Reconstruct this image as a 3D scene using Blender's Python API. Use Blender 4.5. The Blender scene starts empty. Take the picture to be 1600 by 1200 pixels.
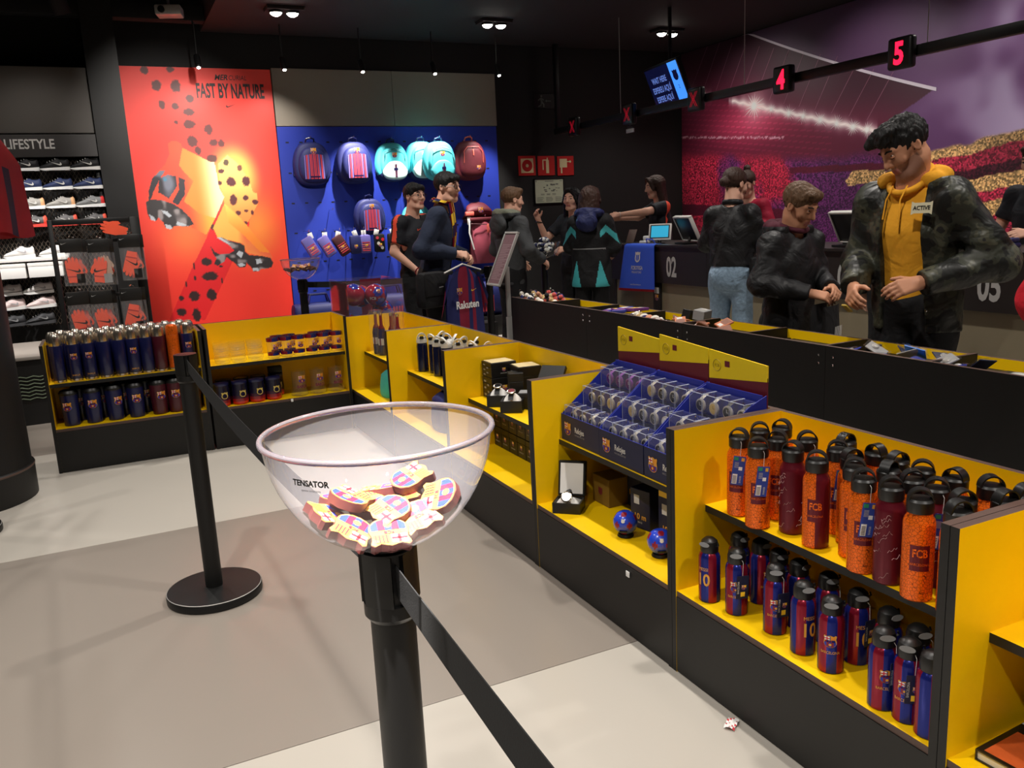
import bpy, bmesh, math, random
import numpy as np
from mathutils import Vector, Matrix, Euler
from mathutils.geometry import tessellate_polygon
random.seed(7)
PI = math.pi
SC = bpy.context.scene
COL = SC.collection

# ---------------------------------------------------------------- camera, world, lamps, exposure
cam_d = bpy.data.cameras.new('camera')
cam_d.sensor_width = 36.0
cam_d.lens = 1308.77 / 1600 * 36.0
cam_d.clip_start = 0.05
cam = bpy.data.objects.new('camera', cam_d)
COL.objects.link(cam)
YAW, PIT, ROL = 0.43936, 0.20101, -0.049369
_F = Vector((math.sin(YAW) * math.cos(PIT), math.cos(YAW) * math.cos(PIT), -math.sin(PIT)))
_r = Vector((math.cos(YAW), -math.sin(YAW), 0))
_u = _r.cross(_F)
_R = _r * math.cos(ROL) + _u * math.sin(ROL)
_U = _u * math.cos(ROL) - _r * math.sin(ROL)
_m = Matrix((_R, _U, -_F)).transposed().to_4x4()
_m.translation = Vector((0, 0, 1.42))
cam.matrix_world = _m
SC.camera = cam
SC.view_settings.view_transform = 'Standard'
SC.view_settings.look = 'None'
SC.view_settings.gamma = 1.0
SC.view_settings.use_curve_mapping = False
SC.view_settings.exposure = 0.0
SC.cycles.transparent_max_bounces = 40

wd = bpy.data.worlds.new('world')
SC.world = wd
wd.use_nodes = True
wd.node_tree.nodes['Background'].inputs[0].default_value = (1.0, 0.93, 0.86, 1)
wd.node_tree.nodes['Background'].inputs[1].default_value = 0.03

CEIL = 3.36
LIGHT_LIFT = 1.0
WARM = (1.0, 0.94, 0.87)
def spot(name, loc, aim, power, angle=110, blend=0.6, size=0.05, color=WARM):
    d = bpy.data.lights.new(name, 'SPOT')
    d.energy = power * LIGHT_LIFT; d.spot_size = math.radians(angle); d.spot_blend = blend
    d.shadow_soft_size = size; d.color = color
    o = bpy.data.objects.new(name, d); COL.objects.link(o)
    o.location = loc
    o.rotation_euler = (Vector(aim) - Vector(loc)).to_track_quat('-Z', 'Y').to_euler()
    return o
# ceiling grid of twin downlights: rows run on towards and past the camera as the three in view do
GRID_X = (-2.55, -0.40, 1.76, 3.91, 6.05)
GRID_Y = (8.24, 6.10, 3.95, 1.80, -0.35)
for gx in GRID_X:
    for gy in GRID_Y:
        pw = 150
        if gy > 8: pw = 25
        if gx < 0 and gy < 8: pw = 185 if gy < 3 else 95
        if gx > 3 and gy < 8: pw = 125
        if gx > 5: pw = 80
        spot('downlight_lamp', (gx, gy, CEIL - 0.09), (gx, gy, 0), pw, 120, 0.8, 0.05)
# narrow accent lamp over the topper bowl
spot('accent_lamp', (0.05, 0.75, CEIL - 0.1), (0.308, 1.10, 1.05), 2800, 11, 0.5, 0.03)
# wall washers above the feature wall (their heads are built below)
WASH = [(1.03, 8.85), (1.838, 8.85), (2.636, 8.85), (3.432, 8.85), (4.19, 8.85)]
for i, (wx, wy) in enumerate(WASH):
    spot('washer_lamp', (wx, wy - 0.01, 2.90), (wx - (.25 if i == 1 else 0), 9.47 if i < 2 else 9.42, 1.8 if i < 2 else .95), (28, 40, 400, 400, 190)[i], (135, 105, 54, 54, 50)[i], 1.0 if i < 2 else .75, 0.025)
spot('rack_lamp', (-.15, 4.35, CEIL - 0.1), (-.02, 6.2, 1.12), 170, 24, 0.6, 0.04)
for px_, pz_ in ((.75, 2.15), (1.40, 1.35)):
    spot('poster_fill', (1.05, 5.6, CEIL - .1), (px_, 9.45, pz_), 420, 34, 0.9, 0.05)  # added fill spots without fixtures, evening out the light across the poster
# shelf lighting of the shoe wall and the mural wash
for sx in (-0.9, -0.35):
    spot('shoe_wall_lamp', (sx, 7.1, 3.1), (sx, 8.15, 1.35), 190, 62, 0.6, 0.03, (1, .96, .92))
for my in (8.0, 6.3, 4.6, 2.9, 1.2):
    spot('mural_lamp', (5.9, my, 3.28), (7.14, my, 1.7), 55, 110, 0.8, 0.05, (1, .93, .88))

# ---------------------------------------------------------------- helpers
def srgb(r, g, b):
    def f(c):
        c = c / 255.0
        return c / 12.92 if c <= 0.04045 else ((c + 0.055) / 1.055) ** 2.4
    return (f(r), f(g), f(b), 1.0)
MATS = {}
def mat(name, col, rough=0.5, metal=0.0, noise=0.0, nscale=30.0, bump=0.0, coat=0.0, spec=0.5, sheen=0.0, emit=None, estr=0.0, alpha=None, trans=0.0, ior=1.45):
    """procedural principled material: base colour, faint noise variation in colour and relief"""
    if name in MATS: return MATS[name]
    m = bpy.data.materials.new(name); m.use_nodes = True
    nt = m.node_tree; p = nt.nodes['Principled BSDF']
    if len(col) == 3: col = srgb(*col)
    p.inputs['Base Color'].default_value = col
    p.inputs['Roughness'].default_value = rough
    p.inputs['Metallic'].default_value = metal
    p.inputs['Specular IOR Level'].default_value = spec
    p.inputs['IOR'].default_value = ior
    if coat: p.inputs['Coat Weight'].default_value = coat; p.inputs['Coat Roughness'].default_value = 0.08
    if sheen: p.inputs['Sheen Weight'].default_value = sheen
    if trans: p.inputs['Transmission Weight'].default_value = trans
    if emit is not None:
        p.inputs['Emission Color'].default_value = srgb(*emit); p.inputs['Emission Strength'].default_value = estr
    if noise or bump:
        tc = nt.nodes.new('ShaderNodeTexCoord')
        n = nt.nodes.new('ShaderNodeTexNoise'); n.inputs['Scale'].default_value = nscale; n.inputs['Detail'].default_value = 4
        nt.links.new(tc.outputs['Object'], n.inputs['Vector'])
        if noise:
            hs = nt.nodes.new('ShaderNodeMix'); hs.data_type = 'RGBA'
            hs.inputs[6].default_value = tuple(c * (1 - noise) for c in col[:3]) + (1,)
            hs.inputs[7].default_value = tuple(min(1, c * (1 + noise)) for c in col[:3]) + (1,)
            nt.links.new(n.outputs['Fac'], hs.inputs[0]); nt.links.new(hs.outputs[2], p.inputs['Base Color'])
        if bump:
            b = nt.nodes.new('ShaderNodeBump'); b.inputs['Strength'].default_value = bump; b.inputs['Distance'].default_value = 0.002
            nt.links.new(n.outputs['Fac'], b.inputs['Height']); nt.links.new(b.outputs['Normal'], p.inputs['Normal'])
    MATS[name] = m
    return m
def fabric(name, col, rough=.7, folds=.5, fscale=9.0, weave=.1, noise=.1):
    """cloth: soft creases from distorted noise, fine weave, slight colour variation"""
    if name in MATS: return MATS[name]
    m = mat(name, col, rough, noise=noise, nscale=50); nt = m.node_tree; p = nt.nodes['Principled BSDF']; p.inputs['Specular IOR Level'].default_value = .35
    tc = nt.nodes.new('ShaderNodeTexCoord'); n = nt.nodes.new('ShaderNodeTexNoise'); n.inputs['Scale'].default_value = fscale; n.inputs['Detail'].default_value = 3; n.inputs['Distortion'].default_value = .7; n.inputs['Roughness'].default_value = .45
    n2 = nt.nodes.new('ShaderNodeTexNoise'); n2.inputs['Scale'].default_value = 350
    b1 = nt.nodes.new('ShaderNodeBump'); b1.inputs['Strength'].default_value = folds; b1.inputs['Distance'].default_value = .035
    b2 = nt.nodes.new('ShaderNodeBump'); b2.inputs['Strength'].default_value = weave; b2.inputs['Distance'].default_value = .001
    nt.links.new(tc.outputs['Object'], n.inputs['Vector']); nt.links.new(tc.outputs['Object'], n2.inputs['Vector'])
    nt.links.new(n.outputs['Fac'], b1.inputs['Height']); nt.links.new(n2.outputs['Fac'], b2.inputs['Height'])
    nt.links.new(b1.outputs['Normal'], b2.inputs['Normal']); nt.links.new(b2.outputs['Normal'], p.inputs['Normal'])
    return m
def clear_mat(name, tint=(1, 1, 1), haze=0.03, rough=0.03, ior=1.45):
    """thin clear plastic: transparent body, fresnel gloss, a trace of haze"""
    if name in MATS: return MATS[name]
    m = bpy.data.materials.new(name); m.use_nodes = True
    nt = m.node_tree; nt.nodes.clear()
    out = nt.nodes.new('ShaderNodeOutputMaterial')
    tr = nt.nodes.new('ShaderNodeBsdfTransparent'); tr.inputs[0].default_value = (*tint, 1)
    gl = nt.nodes.new('ShaderNodeBsdfGlossy'); gl.inputs['Roughness'].default_value = rough
    df = nt.nodes.new('ShaderNodeBsdfDiffuse'); df.inputs[0].default_value = (.8, .78, .82, 1)
    lw = nt.nodes.new('ShaderNodeLayerWeight'); lw.inputs[0].default_value = .5
    pw = nt.nodes.new('ShaderNodeMath'); pw.operation = 'POWER'; pw.inputs[1].default_value = 4.0
    fr = nt.nodes.new('ShaderNodeMath'); fr.operation = 'MULTIPLY_ADD'; fr.inputs[1].default_value = .75; fr.inputs[2].default_value = .035
    nt.links.new(lw.outputs['Facing'], pw.inputs[0]); nt.links.new(pw.outputs[0], fr.inputs[0])
    m1 = nt.nodes.new('ShaderNodeMixShader'); m1.inputs[0].default_value = haze
    m2 = nt.nodes.new('ShaderNodeMixShader')
    nt.links.new(tr.outputs[0], m1.inputs[1]); nt.links.new(df.outputs[0], m1.inputs[2])
    nt.links.new(fr.outputs[0], m2.inputs[0]); nt.links.new(m1.outputs[0], m2.inputs[1]); nt.links.new(gl.outputs[0], m2.inputs[2])
    nt.links.new(m2.outputs[0], out.inputs[0])
    MATS[name] = m
    return m

def np_mesh(name, V, quads=None, tris=None, faces=None, mats=(), mi=None, smooth=None):
    me = bpy.data.meshes.new(name)
    if faces is None:
        if quads is not None:
            n = 4; F = np.asarray(quads, np.int32)
        else:
            n = 3; F = np.asarray(tris, np.int32)
        V = np.asarray(V, np.float32)
        me.vertices.add(len(V)); me.vertices.foreach_set('co', V.ravel())
        me.loops.add(F.size); me.loops.foreach_set('vertex_index', F.ravel())
        me.polygons.add(len(F)); me.polygons.foreach_set('loop_start', np.arange(0, F.size, n, dtype=np.int32))
        me.update(calc_edges=True)
    else:
        me.from_pydata(V, [], faces)
    for m in mats: me.materials.append(m)
    if mi is not None: me.polygons.foreach_set('material_index', np.asarray(mi, np.int32))
    if smooth is not None:
        me.polygons.foreach_set('use_smooth', np.ones(len(me.polygons), bool))
        if smooth < 3: me.set_sharp_from_angle(angle=smooth)
    me.update()
    return me
def link(name, me, parent=None, loc=None, rot=None):
    o = bpy.data.objects.new(name, me); COL.objects.link(o)
    if parent is not None: o.parent = parent
    if loc is not None: o.location = loc
    if rot is not None: o.rotation_euler = rot
    return o

class MB:
    """collects shapes and links them as one mesh object"""
    def __init__(s): s.v = []; s.f = []; s.m = []; s.mats = []
    def mi(s, m):
        if m not in s.mats: s.mats.append(m)
        return s.mats.index(m)
    def add(s, vs, fs, m, M=None):
        k = len(s.v); i = s.mi(m) if not isinstance(m, list) else None
        if M is not None: vs = [M @ Vector(v) for v in vs]
        s.v.extend([tuple(v) for v in vs])
        for j, f in enumerate(fs):
            s.f.append([a + k for a in f]); s.m.append(i if i is not None else s.mi(m[j]))
        return s
    def box(s, x0, x1, y0, y1, z0, z1, m, M=None):
        vs = [(x0, y0, z0), (x1, y0, z0), (x1, y1, z0), (x0, y1, z0), (x0, y0, z1), (x1, y0, z1), (x1, y1, z1), (x0, y1, z1)]
        fs = [(3, 2, 1, 0), (4, 5, 6, 7), (0, 1, 5, 4), (1, 2, 6, 5), (2, 3, 7, 6), (3, 0, 4, 7)]   # -z +z -y +x +y -x
        return s.add(vs, fs, m, M)
    def rbox(s, x0, x1, y0, y1, z0, z1, r, m, M=None, seg=2):
        bm = bmesh.new()
        bmesh.ops.create_cube(bm, size=1.0)
        for v in bm.verts: v.co = Vector(((x0 + x1) / 2 + v.co.x * (x1 - x0), (y0 + y1) / 2 + v.co.y * (y1 - y0), (z0 + z1) / 2 + v.co.z * (z1 - z0)))
        bmesh.ops.bevel(bm, geom=bm.edges[:], offset=r, segments=seg, profile=0.5, affect='EDGES', clamp_overlap=True)
        bm.verts.index_update()
        s.add([v.co.copy() for v in bm.verts], [[v.index for v in f.verts] for f in bm.faces], m, M); bm.free()
        return s
    def lathe(s, prof, n, m, M=None, cap0=True, cap1=True, segm=None, a0=0.0):
        """prof: (r, z) bottom to top; m one material or one per ring; segm(i_ring, i_seg) may override"""
        vs = []; fs = []; ms = []
        for r, z in prof:
            for k in range(n):
                a = a0 + 2 * PI * k / n
                vs.append((r * math.cos(a), r * math.sin(a), z))
        for i in range(len(prof) - 1):
            for k in range(n):
                fs.append((i * n + k, i * n + (k + 1) % n, (i + 1) * n + (k + 1) % n, (i + 1) * n + k))
                ms.append(segm(i, k) if segm else (m[i] if isinstance(m, (list, tuple)) else m))
        if cap0 and prof[0][0] > 1e-6: fs.append(tuple(range(n - 1, -1, -1))); ms.append(m[0] if isinstance(m, (list, tuple)) else m)
        if cap1 and prof[-1][0] > 1e-6: fs.append(tuple((len(prof) - 1) * n + k for k in range(n))); ms.append(m[-1] if isinstance(m, (list, tuple)) else m)
        return s.add(vs, fs, ms, M)
    def cyl(s, c, r, z0, z1, m, n=20, M=None):
        T = Matrix.Translation((c[0], c[1], 0))
        return s.lathe([(r, z0), (r, z1)], n, m, (M @ T) if M is not None else T)
    def tube(s, pts, r, m, n=8, M=None, closed=False, rr=None):
        pts = [Vector(p) for p in pts]; vs = []; fs = []
        N = len(pts); up = None
        for i, p in enumerate(pts):
            t = (pts[(i + 1) % N] - pts[i - 1]) if closed else (pts[min(i + 1, N - 1)] - pts[max(i - 1, 0)])
            t.normalize()
            if up is None:
                up = Vector((0, 0, 1)) if abs(t.z) < 0.9 else Vector((1, 0, 0))
            a = t.cross(up)
            if a.length < 1e-5: a = t.cross(Vector((1, 0.3, 0)))
            a.normalize(); b = a.cross(t); up = b
            R = rr[i] if rr else r
            for k in range(n):
                w = 2 * PI * k / n
                vs.append(p + a * (R * math.cos(w)) + b * (R * math.sin(w)))
        for i in range(N if closed else N - 1):
            for k in range(n):
                j = (i + 1) % N
                fs.append((i * n + k, j * n + k, j * n + (k + 1) % n, i * n + (k + 1) % n))
        if not closed:
            fs.append(tuple(range(n))); fs.append(tuple((N - 1) * n + k for k in range(n - 1, -1, -1)))
        return s.add(vs, fs, m, M)
    def prism(s, poly, z0, z1, m, M=None, side=None):
        """polygon in xy extruded z0..z1"""
        n = len(poly)
        vs = [(p[0], p[1], z0) for p in poly] + [(p[0], p[1], z1) for p in poly]
        fs = []
        for t in tessellate_polygon([[Vector((p[0], p[1], 0)) for p in poly]]):
            a, b, c = [Vector(poly[i][:2]) for i in t]
            if (b - a).cross(c - a) < 0: t = t[::-1]
            fs.append(tuple(i + n for i in t)); fs.append(tuple(reversed(t)))
        ms = [m] * len(fs)
        area = sum(poly[i][0] * poly[(i + 1) % n][1] - poly[(i + 1) % n][0] * poly[i][1] for i in range(n))
        for i in range(n):
            j = (i + 1) % n
            fs.append((i, j, j + n, i + n) if area > 0 else (i, i + n, j + n, j)); ms.append(side or m)
        return s.add(vs, fs, ms, M)
    def poly(s, pts, m, fn=None):
        """flat polygon in (u,v), placed by fn(u,v)->xyz"""
        fs = []
        for t in tessellate_polygon([[Vector((p[0], p[1], 0)) for p in pts]]):
            a, b, c = [Vector(pts[i][:2]) for i in t]
            if (b - a).cross(c - a) < 0: t = t[::-1]
            fs.append(tuple(t))
        return s.add([fn(*p[:2]) if fn else (p[0], p[1], 0) for p in pts], fs, m)
    def grid(s, fn, nu, nv, m, mf=None):
        vs = [fn(i / nu, j / nv) for j in range(nv + 1) for i in range(nu + 1)]
        fs = []; ms = []
        for j in range(nv):
            for i in range(nu):
                a = j * (nu + 1) + i
                fs.append((a, a + 1, a + nu + 2, a + nu + 1)); ms.append(mf(i, j) if mf else m)
        return s.add(vs, fs, ms)
    def text(s, txt, size, m, fn, bold=0.0, sx=1.0, align='CENTER'):
        V, F = text_geo(txt, bold)
        if not V: return s
        w = max(v[0] for v in V) * 1.0
        ox = -w / 2 if align == 'CENTER' else 0
        return s.add([fn((x + ox) * size * sx, y * size) for x, y in V], F, m)
    def build(s, name, parent=None, loc=None, rot=None, smooth=0.6, kind=None):
        me = np_mesh(name, s.v, faces=s.f, mats=s.mats, mi=s.m, smooth=smooth)
        o = link(name, me, parent, loc, rot)
        if kind: o['kind'] = kind
        return o
_TXT = {}
def text_geo(txt, bold=0.0):
    key = (txt, bold)
    if key not in _TXT:
        cu = bpy.data.curves.new('t', 'FONT'); cu.body = txt; cu.size = 1.0; cu.offset = bold; cu.resolution_u = 3
        o = bpy.data.objects.new('t', cu); COL.objects.link(o)
        dg = bpy.context.evaluated_depsgraph_get()
        me = o.evaluated_get(dg).to_mesh()
        V = [(v.co.x, v.co.y) for v in me.vertices]
        F = []
        for p in me.polygons:
            f = list(p.vertices)
            if p.normal.z < 0: f.reverse()
            F.append(f)
        o.evaluated_get(dg).to_mesh_clear()
        bpy.data.objects.remove(o); bpy.data.curves.remove(cu)
        _TXT[key] = (V, F)
    return _TXT[key]

def tag(o, label, cat, group=None, kind=None):
    o['label'] = label; o['category'] = cat
    if group: o['group'] = group
    if kind: o['kind'] = kind
    return o
def thing(name, label, cat, loc=(0, 0, 0), rz=0.0, group=None):
    o = bpy.data.objects.new(name, None); COL.objects.link(o)
    o.location = loc; o.rotation_euler = (0, 0, rz); o.empty_display_size = 0.05
    return tag(o, label, cat, group)
def struct(o): o['kind'] = 'structure'; return o
def dup(root, loc, rz=None, label=None, group=None, rot=None, scale=None):
    r = root.copy(); COL.objects.link(r); r.location = loc
    if rz is not None: r.rotation_euler = (0, 0, rz)
    if rot is not None: r.rotation_euler = rot
    if scale is not None: r.scale = (scale,) * 3
    if label: r['label'] = label
    if group: r['group'] = group
    for ch in list(root.children):
        c = ch.copy(); COL.objects.link(c); c.parent = r
        for g in ch.children:
            d = g.copy(); COL.objects.link(d); d.parent = c
    return r
def frame(origin, ex, ey):
    """(u,v) -> point on the plane through origin, u along ex, v along ey, with .n normal"""
    o = Vector(origin); a = Vector(ex).normalized(); b = Vector(ey).normalized(); n = a.cross(b)
    def fn(u, v, h=0.0): return o + a * u + b * v + n * h
    return fn
def lift(fn, h0, du=0.0, dv=0.0, s=1.0): return lambda u, v, h=0.0: fn(du + u * s, dv + v * s, h0 + h)

# ---------------------------------------------------------------- shared colours
YEL = mat('yellow_laminate', (250, 203, 0), 0.42, noise=0.04, nscale=6, bump=0.03)
BLK = mat('black_laminate', (20, 19, 18), 0.5, noise=0.15, nscale=12, bump=0.05)
EDG = mat('brown_board_edge', (86, 66, 58), 0.5, noise=0.12, nscale=60)
BLKP = mat('black_plastic', (18, 18, 18), 0.38, noise=0.1, nscale=80)
BLKM = mat('black_powder_coat', (15, 15, 15), 0.45, bump=0.08, nscale=300)
STEEL = mat('brushed_steel', (205, 200, 195), 0.22, 1.0, noise=0.08, nscale=60)
SILVER = mat('satin_aluminium', (178, 176, 172), 0.4, 0.25, noise=0.05, nscale=80)
WHITE = mat('white_plastic', (235, 235, 232), 0.4, noise=0.03)
OFFW = mat('grey_white_print', (205, 203, 198), 0.6, noise=0.03)
GOLD = mat('gold_print', (222, 160, 60), 0.5, noise=0.05)
RED = mat('red_print', (200, 30, 45), 0.5, noise=0.05)
MAROON = mat('maroon_print', (125, 22, 52), 0.5, noise=0.06)
BLUE = mat('blue_print', (35, 55, 160), 0.5, noise=0.06)
NAVY = mat('navy_print', (22, 28, 75), 0.5, noise=0.08)
DKNAVY = mat('dark_navy_card', (24, 29, 58), 0.5, noise=0.08)
YELP = mat('yellow_print', (250, 205, 50), 0.5, noise=0.04)
CLEAR = clear_mat('clear_plastic', haze=0.03)
CLEARG = clear_mat('clear_glass', tint=(.97, .98, .96), haze=0.02, ior=1.5)

def crest(mb, fn, w, h0=0.0006, mono=None, small=False):
    """club shield of width w (height 1.05 w) drawn on fn(u,v,h); origin at its centre"""
    def ylow(x):  # lower outline
        t = min(1.0, abs(x) / 0.5)
        return -0.12 - 0.40 * (1 - t ** 2.2) ** 0.6
    top = [(-0.50, 0.44), (-0.42, 0.52), (-0.25, 0.43), (-0.10, 0.50), (0, 0.52), (0.10, 0.50), (0.25, 0.43), (0.42, 0.52), (0.50, 0.44)]
    side_r = [(0.44, 0.20), (0.50, -0.05)]
    low = [(x, ylow(x)) for x in (0.49, 0.44, 0.34, 0.2, 0, -0.2, -0.34, -0.44, -0.49)]
    side_l = [(-0.50, -0.05), (-0.44, 0.20)]
    outline = top + side_r + low + side_l
    c = (lambda m: mono) if mono else (lambda m: m)
    P = lambda pts, m, h: mb.poly([(x * w, y * w) for x, y in pts][::-1], m, lambda u, v: fn(u, v, h))
    R = lambda x0, y0, x1, y1, m, h: P([(x0, y1), (x1, y1), (x1, y0), (x0, y0)], m, h)
    P(outline, mono or GOLD, h0)
    if mono:
        return
    h1 = h0 + 0.0006; h2 = h1 + 0.0006
    R(-0.42, 0.13, -0.03, 0.42, WHITE, h1); R(-0.42, 0.235, -0.03, 0.315, RED, h2); R(-0.265, 0.13, -0.185, 0.42, RED, h2)
    R(0.03, 0.13, 0.42, 0.42, YELP, h1)
    if not small:
        for k in range(4): R(0.07 + k * 0.09, 0.13, 0.11 + k * 0.09, 0.42, RED, h2)
    n = 5
    for k in range(n):
        xa = -0.44 + 0.88 * k / n; xb = -0.44 + 0.88 * (k + 1) / n
        xs = [xa + (xb - xa) * t / 3 for t in range(4)]
        P([(xa, -0.05), (xb, -0.05)] + [(x, ylow(x) + 0.05) for x in reversed(xs)], (BLUE, MAROON)[k % 2], h1)
    P([(0.11 * math.cos(a), -0.24 + 0.11 * math.sin(a)) for a in [PI * 2 * i / 8 for i in range(8)]][::-1], GOLD, h2)
    if not small: mb.text('FCB', 0.15 * w, MAROON, lambda u, v: fn(u, v - 0.01 * w, h2), bold=0.03)
SWOOSH = [(0, .36), (-.10, .26), (-.16, .12), (-.10, .02), (.02, -.01), (.20, .05), (1.0, .40), (.30, .19), (.10, .14), (.0, .17), (-.02, .25)]
def swoosh(mb, fn, w, m, flip=1, h=0.0008):
    mb.poly([((x - .4) * w * flip, (y - .15) * w) for x, y in (SWOOSH if flip > 0 else SWOOSH[::-1])], m, lambda u, v: fn(u, v, h))
POSTER_SHAPES = {
 'boot1': [(0.715,2.276),(0.75,2.303),(0.799,2.306),(0.843,2.275),(0.849,2.236),(0.951,2.179),(1.1,2.093),(1.143,2.086),(1.152,2.013),(1.161,1.853),(1.168,1.815),(1.203,1.728),(1.089,1.52),(0.98,1.352),(0.835,1.44),(0.872,1.472),(0.809,1.589),(0.722,1.678),(0.62,1.721),(0.484,1.737),(0.438,1.706),(0.479,1.818),(0.498,1.884),(0.576,2.003),(0.658,2.068),(0.712,2.166)],
 'boot1hi': [(0.849,2.236),(0.951,2.179),(1.1,2.093),(1.143,2.086),(1.152,2.013),(1.161,1.853),(1.168,1.815),(1.203,1.728),(1.089,1.52),(0.939,1.572),(0.801,1.703),(0.918,1.905),(0.841,1.986),(0.796,2.065)],
 'sole1': [(0.438,1.706),(0.484,1.735),(0.588,1.722),(0.691,1.685),(0.77,1.625),(0.837,1.543),(0.872,1.467),(0.814,1.447),(0.674,1.459),(0.66,1.432),(0.627,1.428),(0.587,1.452),(0.582,1.498),(0.535,1.551),(0.509,1.513),(0.459,1.537),(0.436,1.606)],
 'sole1hi': [(0.576,1.622),(0.628,1.609),(0.665,1.562),(0.642,1.546),(0.593,1.588)],
 'sole1hi2': [(0.712,1.503),(0.774,1.477),(0.815,1.452),(0.728,1.457),(0.698,1.475)],
 'sole1hi3': [(0.455,1.588),(0.498,1.552),(0.509,1.513),(0.464,1.532)],
 'sole1hi4': [(0.591,1.481),(0.643,1.467),(0.66,1.432),(0.627,1.428),(0.597,1.441)],
 'patch1': [(0.479,1.818),(0.526,1.938),(0.609,2.014),(0.657,2.013),(0.599,1.936),(0.527,1.817),(0.491,1.74),(0.466,1.708)],
 'patch2': [(0.589,1.937),(0.678,1.973),(0.756,1.955),(0.75,1.854),(0.66,1.734),(0.582,1.793),(0.565,1.79)],
 'patch3': [(0.777,1.948),(0.833,1.919),(0.821,1.773),(0.738,1.664),(0.688,1.699),(0.767,1.82)],
 'strip': [(1.162,1.666),(0.976,1.317),(0.783,0.992),(0.514,0.499),(0.867,0.465),(1.107,0.874),(1.25,1.125),(1.421,1.422),(1.489,1.84),(1.194,1.849),(1.203,1.728)],
 'body': [(1.18,2.069),(1.28,2.157),(1.372,2.076),(1.469,1.913),(1.5,1.773),(1.538,1.757),(1.539,1.652),(1.399,1.435),(1.196,1.665),(1.193,1.746),(1.171,1.85)],
 'boot2': [(1.196,1.665),(1.238,1.64),(1.399,1.435),(1.52,1.251),(1.613,1.125),(1.631,1.064),(1.527,1.095),(1.367,1.141),(1.343,1.237),(1.089,1.322),(1.055,1.417),(1.139,1.564)],
 'boot2hi': [(1.196,1.665),(1.399,1.435),(1.52,1.251),(1.613,1.125),(1.508,1.144),(1.384,1.294),(1.219,1.467)],
 'sole2': [(1.083,1.317),(1.123,1.32),(1.198,1.281),(1.309,1.245),(1.353,1.219),(1.351,1.154),(1.388,1.116),(1.527,1.095),(1.608,1.071),(1.635,1.015),(1.609,0.968),(1.536,0.956),(1.501,0.964),(1.475,0.936),(1.416,0.94),(1.397,0.984),(1.356,1.034),(1.34,0.994),(1.27,0.993),(1.229,1.043),(1.156,1.107),(1.128,1.062),(1.056,1.025),(1.024,1.045),(1.053,1.102),(1.025,1.151),(1.006,1.234),(1.044,1.173),(1.091,1.141),(1.183,1.141),(1.243,1.172),(1.193,1.234)],
 'sole2hi': [(1.262,1.029),(1.31,1.037),(1.342,1.011),(1.282,0.994)],
 'sole2hi2': [(1.408,0.977),(1.467,0.973),(1.475,0.939),(1.416,0.944)],
 'sole2hi3': [(1.289,1.17),(1.333,1.143),(1.303,1.086),(1.262,1.136)],
 'sole2hi4': [(1.453,1.064),(1.501,1.072),(1.519,1.023),(1.459,1.015)],
 'sole2hi5': [(1.083,1.317),(1.122,1.315),(1.216,1.239),(1.194,1.24)],
}
POSTER_SPOTS = [(0.582,2.984,0.039,0.042),(0.824,2.995,0.04,0.03),(0.677,2.84,0.048,0.055),(0.857,2.835,0.049,0.065),(0.976,2.718,0.045,0.039),(0.704,2.656,0.031,0.048),(0.831,2.641,0.035,0.037),(0.95,2.587,0.063,0.037),(0.941,2.467,0.063,0.046),(0.82,2.485,0.022,0.02),(1.122,2.417,0.042,0.055),(0.952,2.301,0.052,0.062),(0.997,2.206,0.035,0.043),(1.16,2.283,0.044,0.038),(1.232,2.276,0.033,0.041),(1.12,2.126,0.058,0.041),(1.26,2.084,0.028,0.034),(1.392,2.024,0.027,0.037),(1.2,1.995,0.033,0.024),(1.289,1.884,0.047,0.05),(1.441,1.885,0.041,0.055),(1.175,1.876,0.023,0.022),(1.291,1.702,0.038,0.06),(1.418,1.715,0.03,0.03),(1.512,1.67,0.034,0.028),(1.326,1.561,0.028,0.026),(1.409,1.581,0.021,0.016),(1.471,1.561,0.016,0.025),(1.384,1.453,0.027,0.021),(1.056,1.429,0.027,0.032),(0.948,1.074,0.054,0.044),(0.97,0.92,0.081,0.046),(0.818,0.914,0.015,0.025),(0.821,1.036,0.011,0.039),(0.722,0.857,0.011,0.03),(0.79,0.727,0.054,0.054),(0.962,0.725,0.05,0.063),(0.656,0.715,0.026,0.028),(0.644,0.569,0.048,0.042),(0.789,0.526,0.043,0.073),(1.083,0.864,0.009,0.033),(1.089,1.017,0.02,0.012)]
# ================================================================ setting: floor, walls, ceiling
def floor_mat(name, col, rough):
    m = mat(name, col, rough, noise=0.05, nscale=1.3, bump=0.0)
    return m
FL_A = floor_mat('floor_resin_pale', (190, 184, 174), 0.28)
FL_B = floor_mat('floor_resin_taupe', (146, 137, 128), 0.28)
FX0, FX1, FY0, FY1 = -4.0, 7.14, -3.0, 9.47
fb = MB(); fb.box(FX0, FX1, FY0, FY1, -0.06, -0.012, BLK)
floor = struct(fb.build('floor'))
seams = [0.15 + 2.016 * k for k in range(-2, 6)]
ys = [FY0] + [s for s in seams if FY0 < s < FY1] + [FY1]
for i in range(len(ys) - 1):
    k = round((ys[i] - 0.15) / 2.016) if i else -2
    b = MB(); b.rbox(FX0, FX1, ys[i] + 0.0015, ys[i + 1] - 0.0015, -0.014, 0.0, 0.001, FL_B if k % 2 == 1 else FL_A, seg=1)
    b.build('floor_panel', floor)
WALLM = mat('wall_black_paint', (21, 20, 20), 0.7, noise=0.1, nscale=4, bump=0.05)
CEILM = mat('ceiling_dark_paint', (40, 32, 34), 0.8, noise=0.05, nscale=3)
CEILK = mat('ceiling_black', (14, 14, 14), 0.85)
HT = 3.95
def wall(name, *a): b = MB(); b.box(*a, WALLM); return struct(b.build(name))
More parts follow.
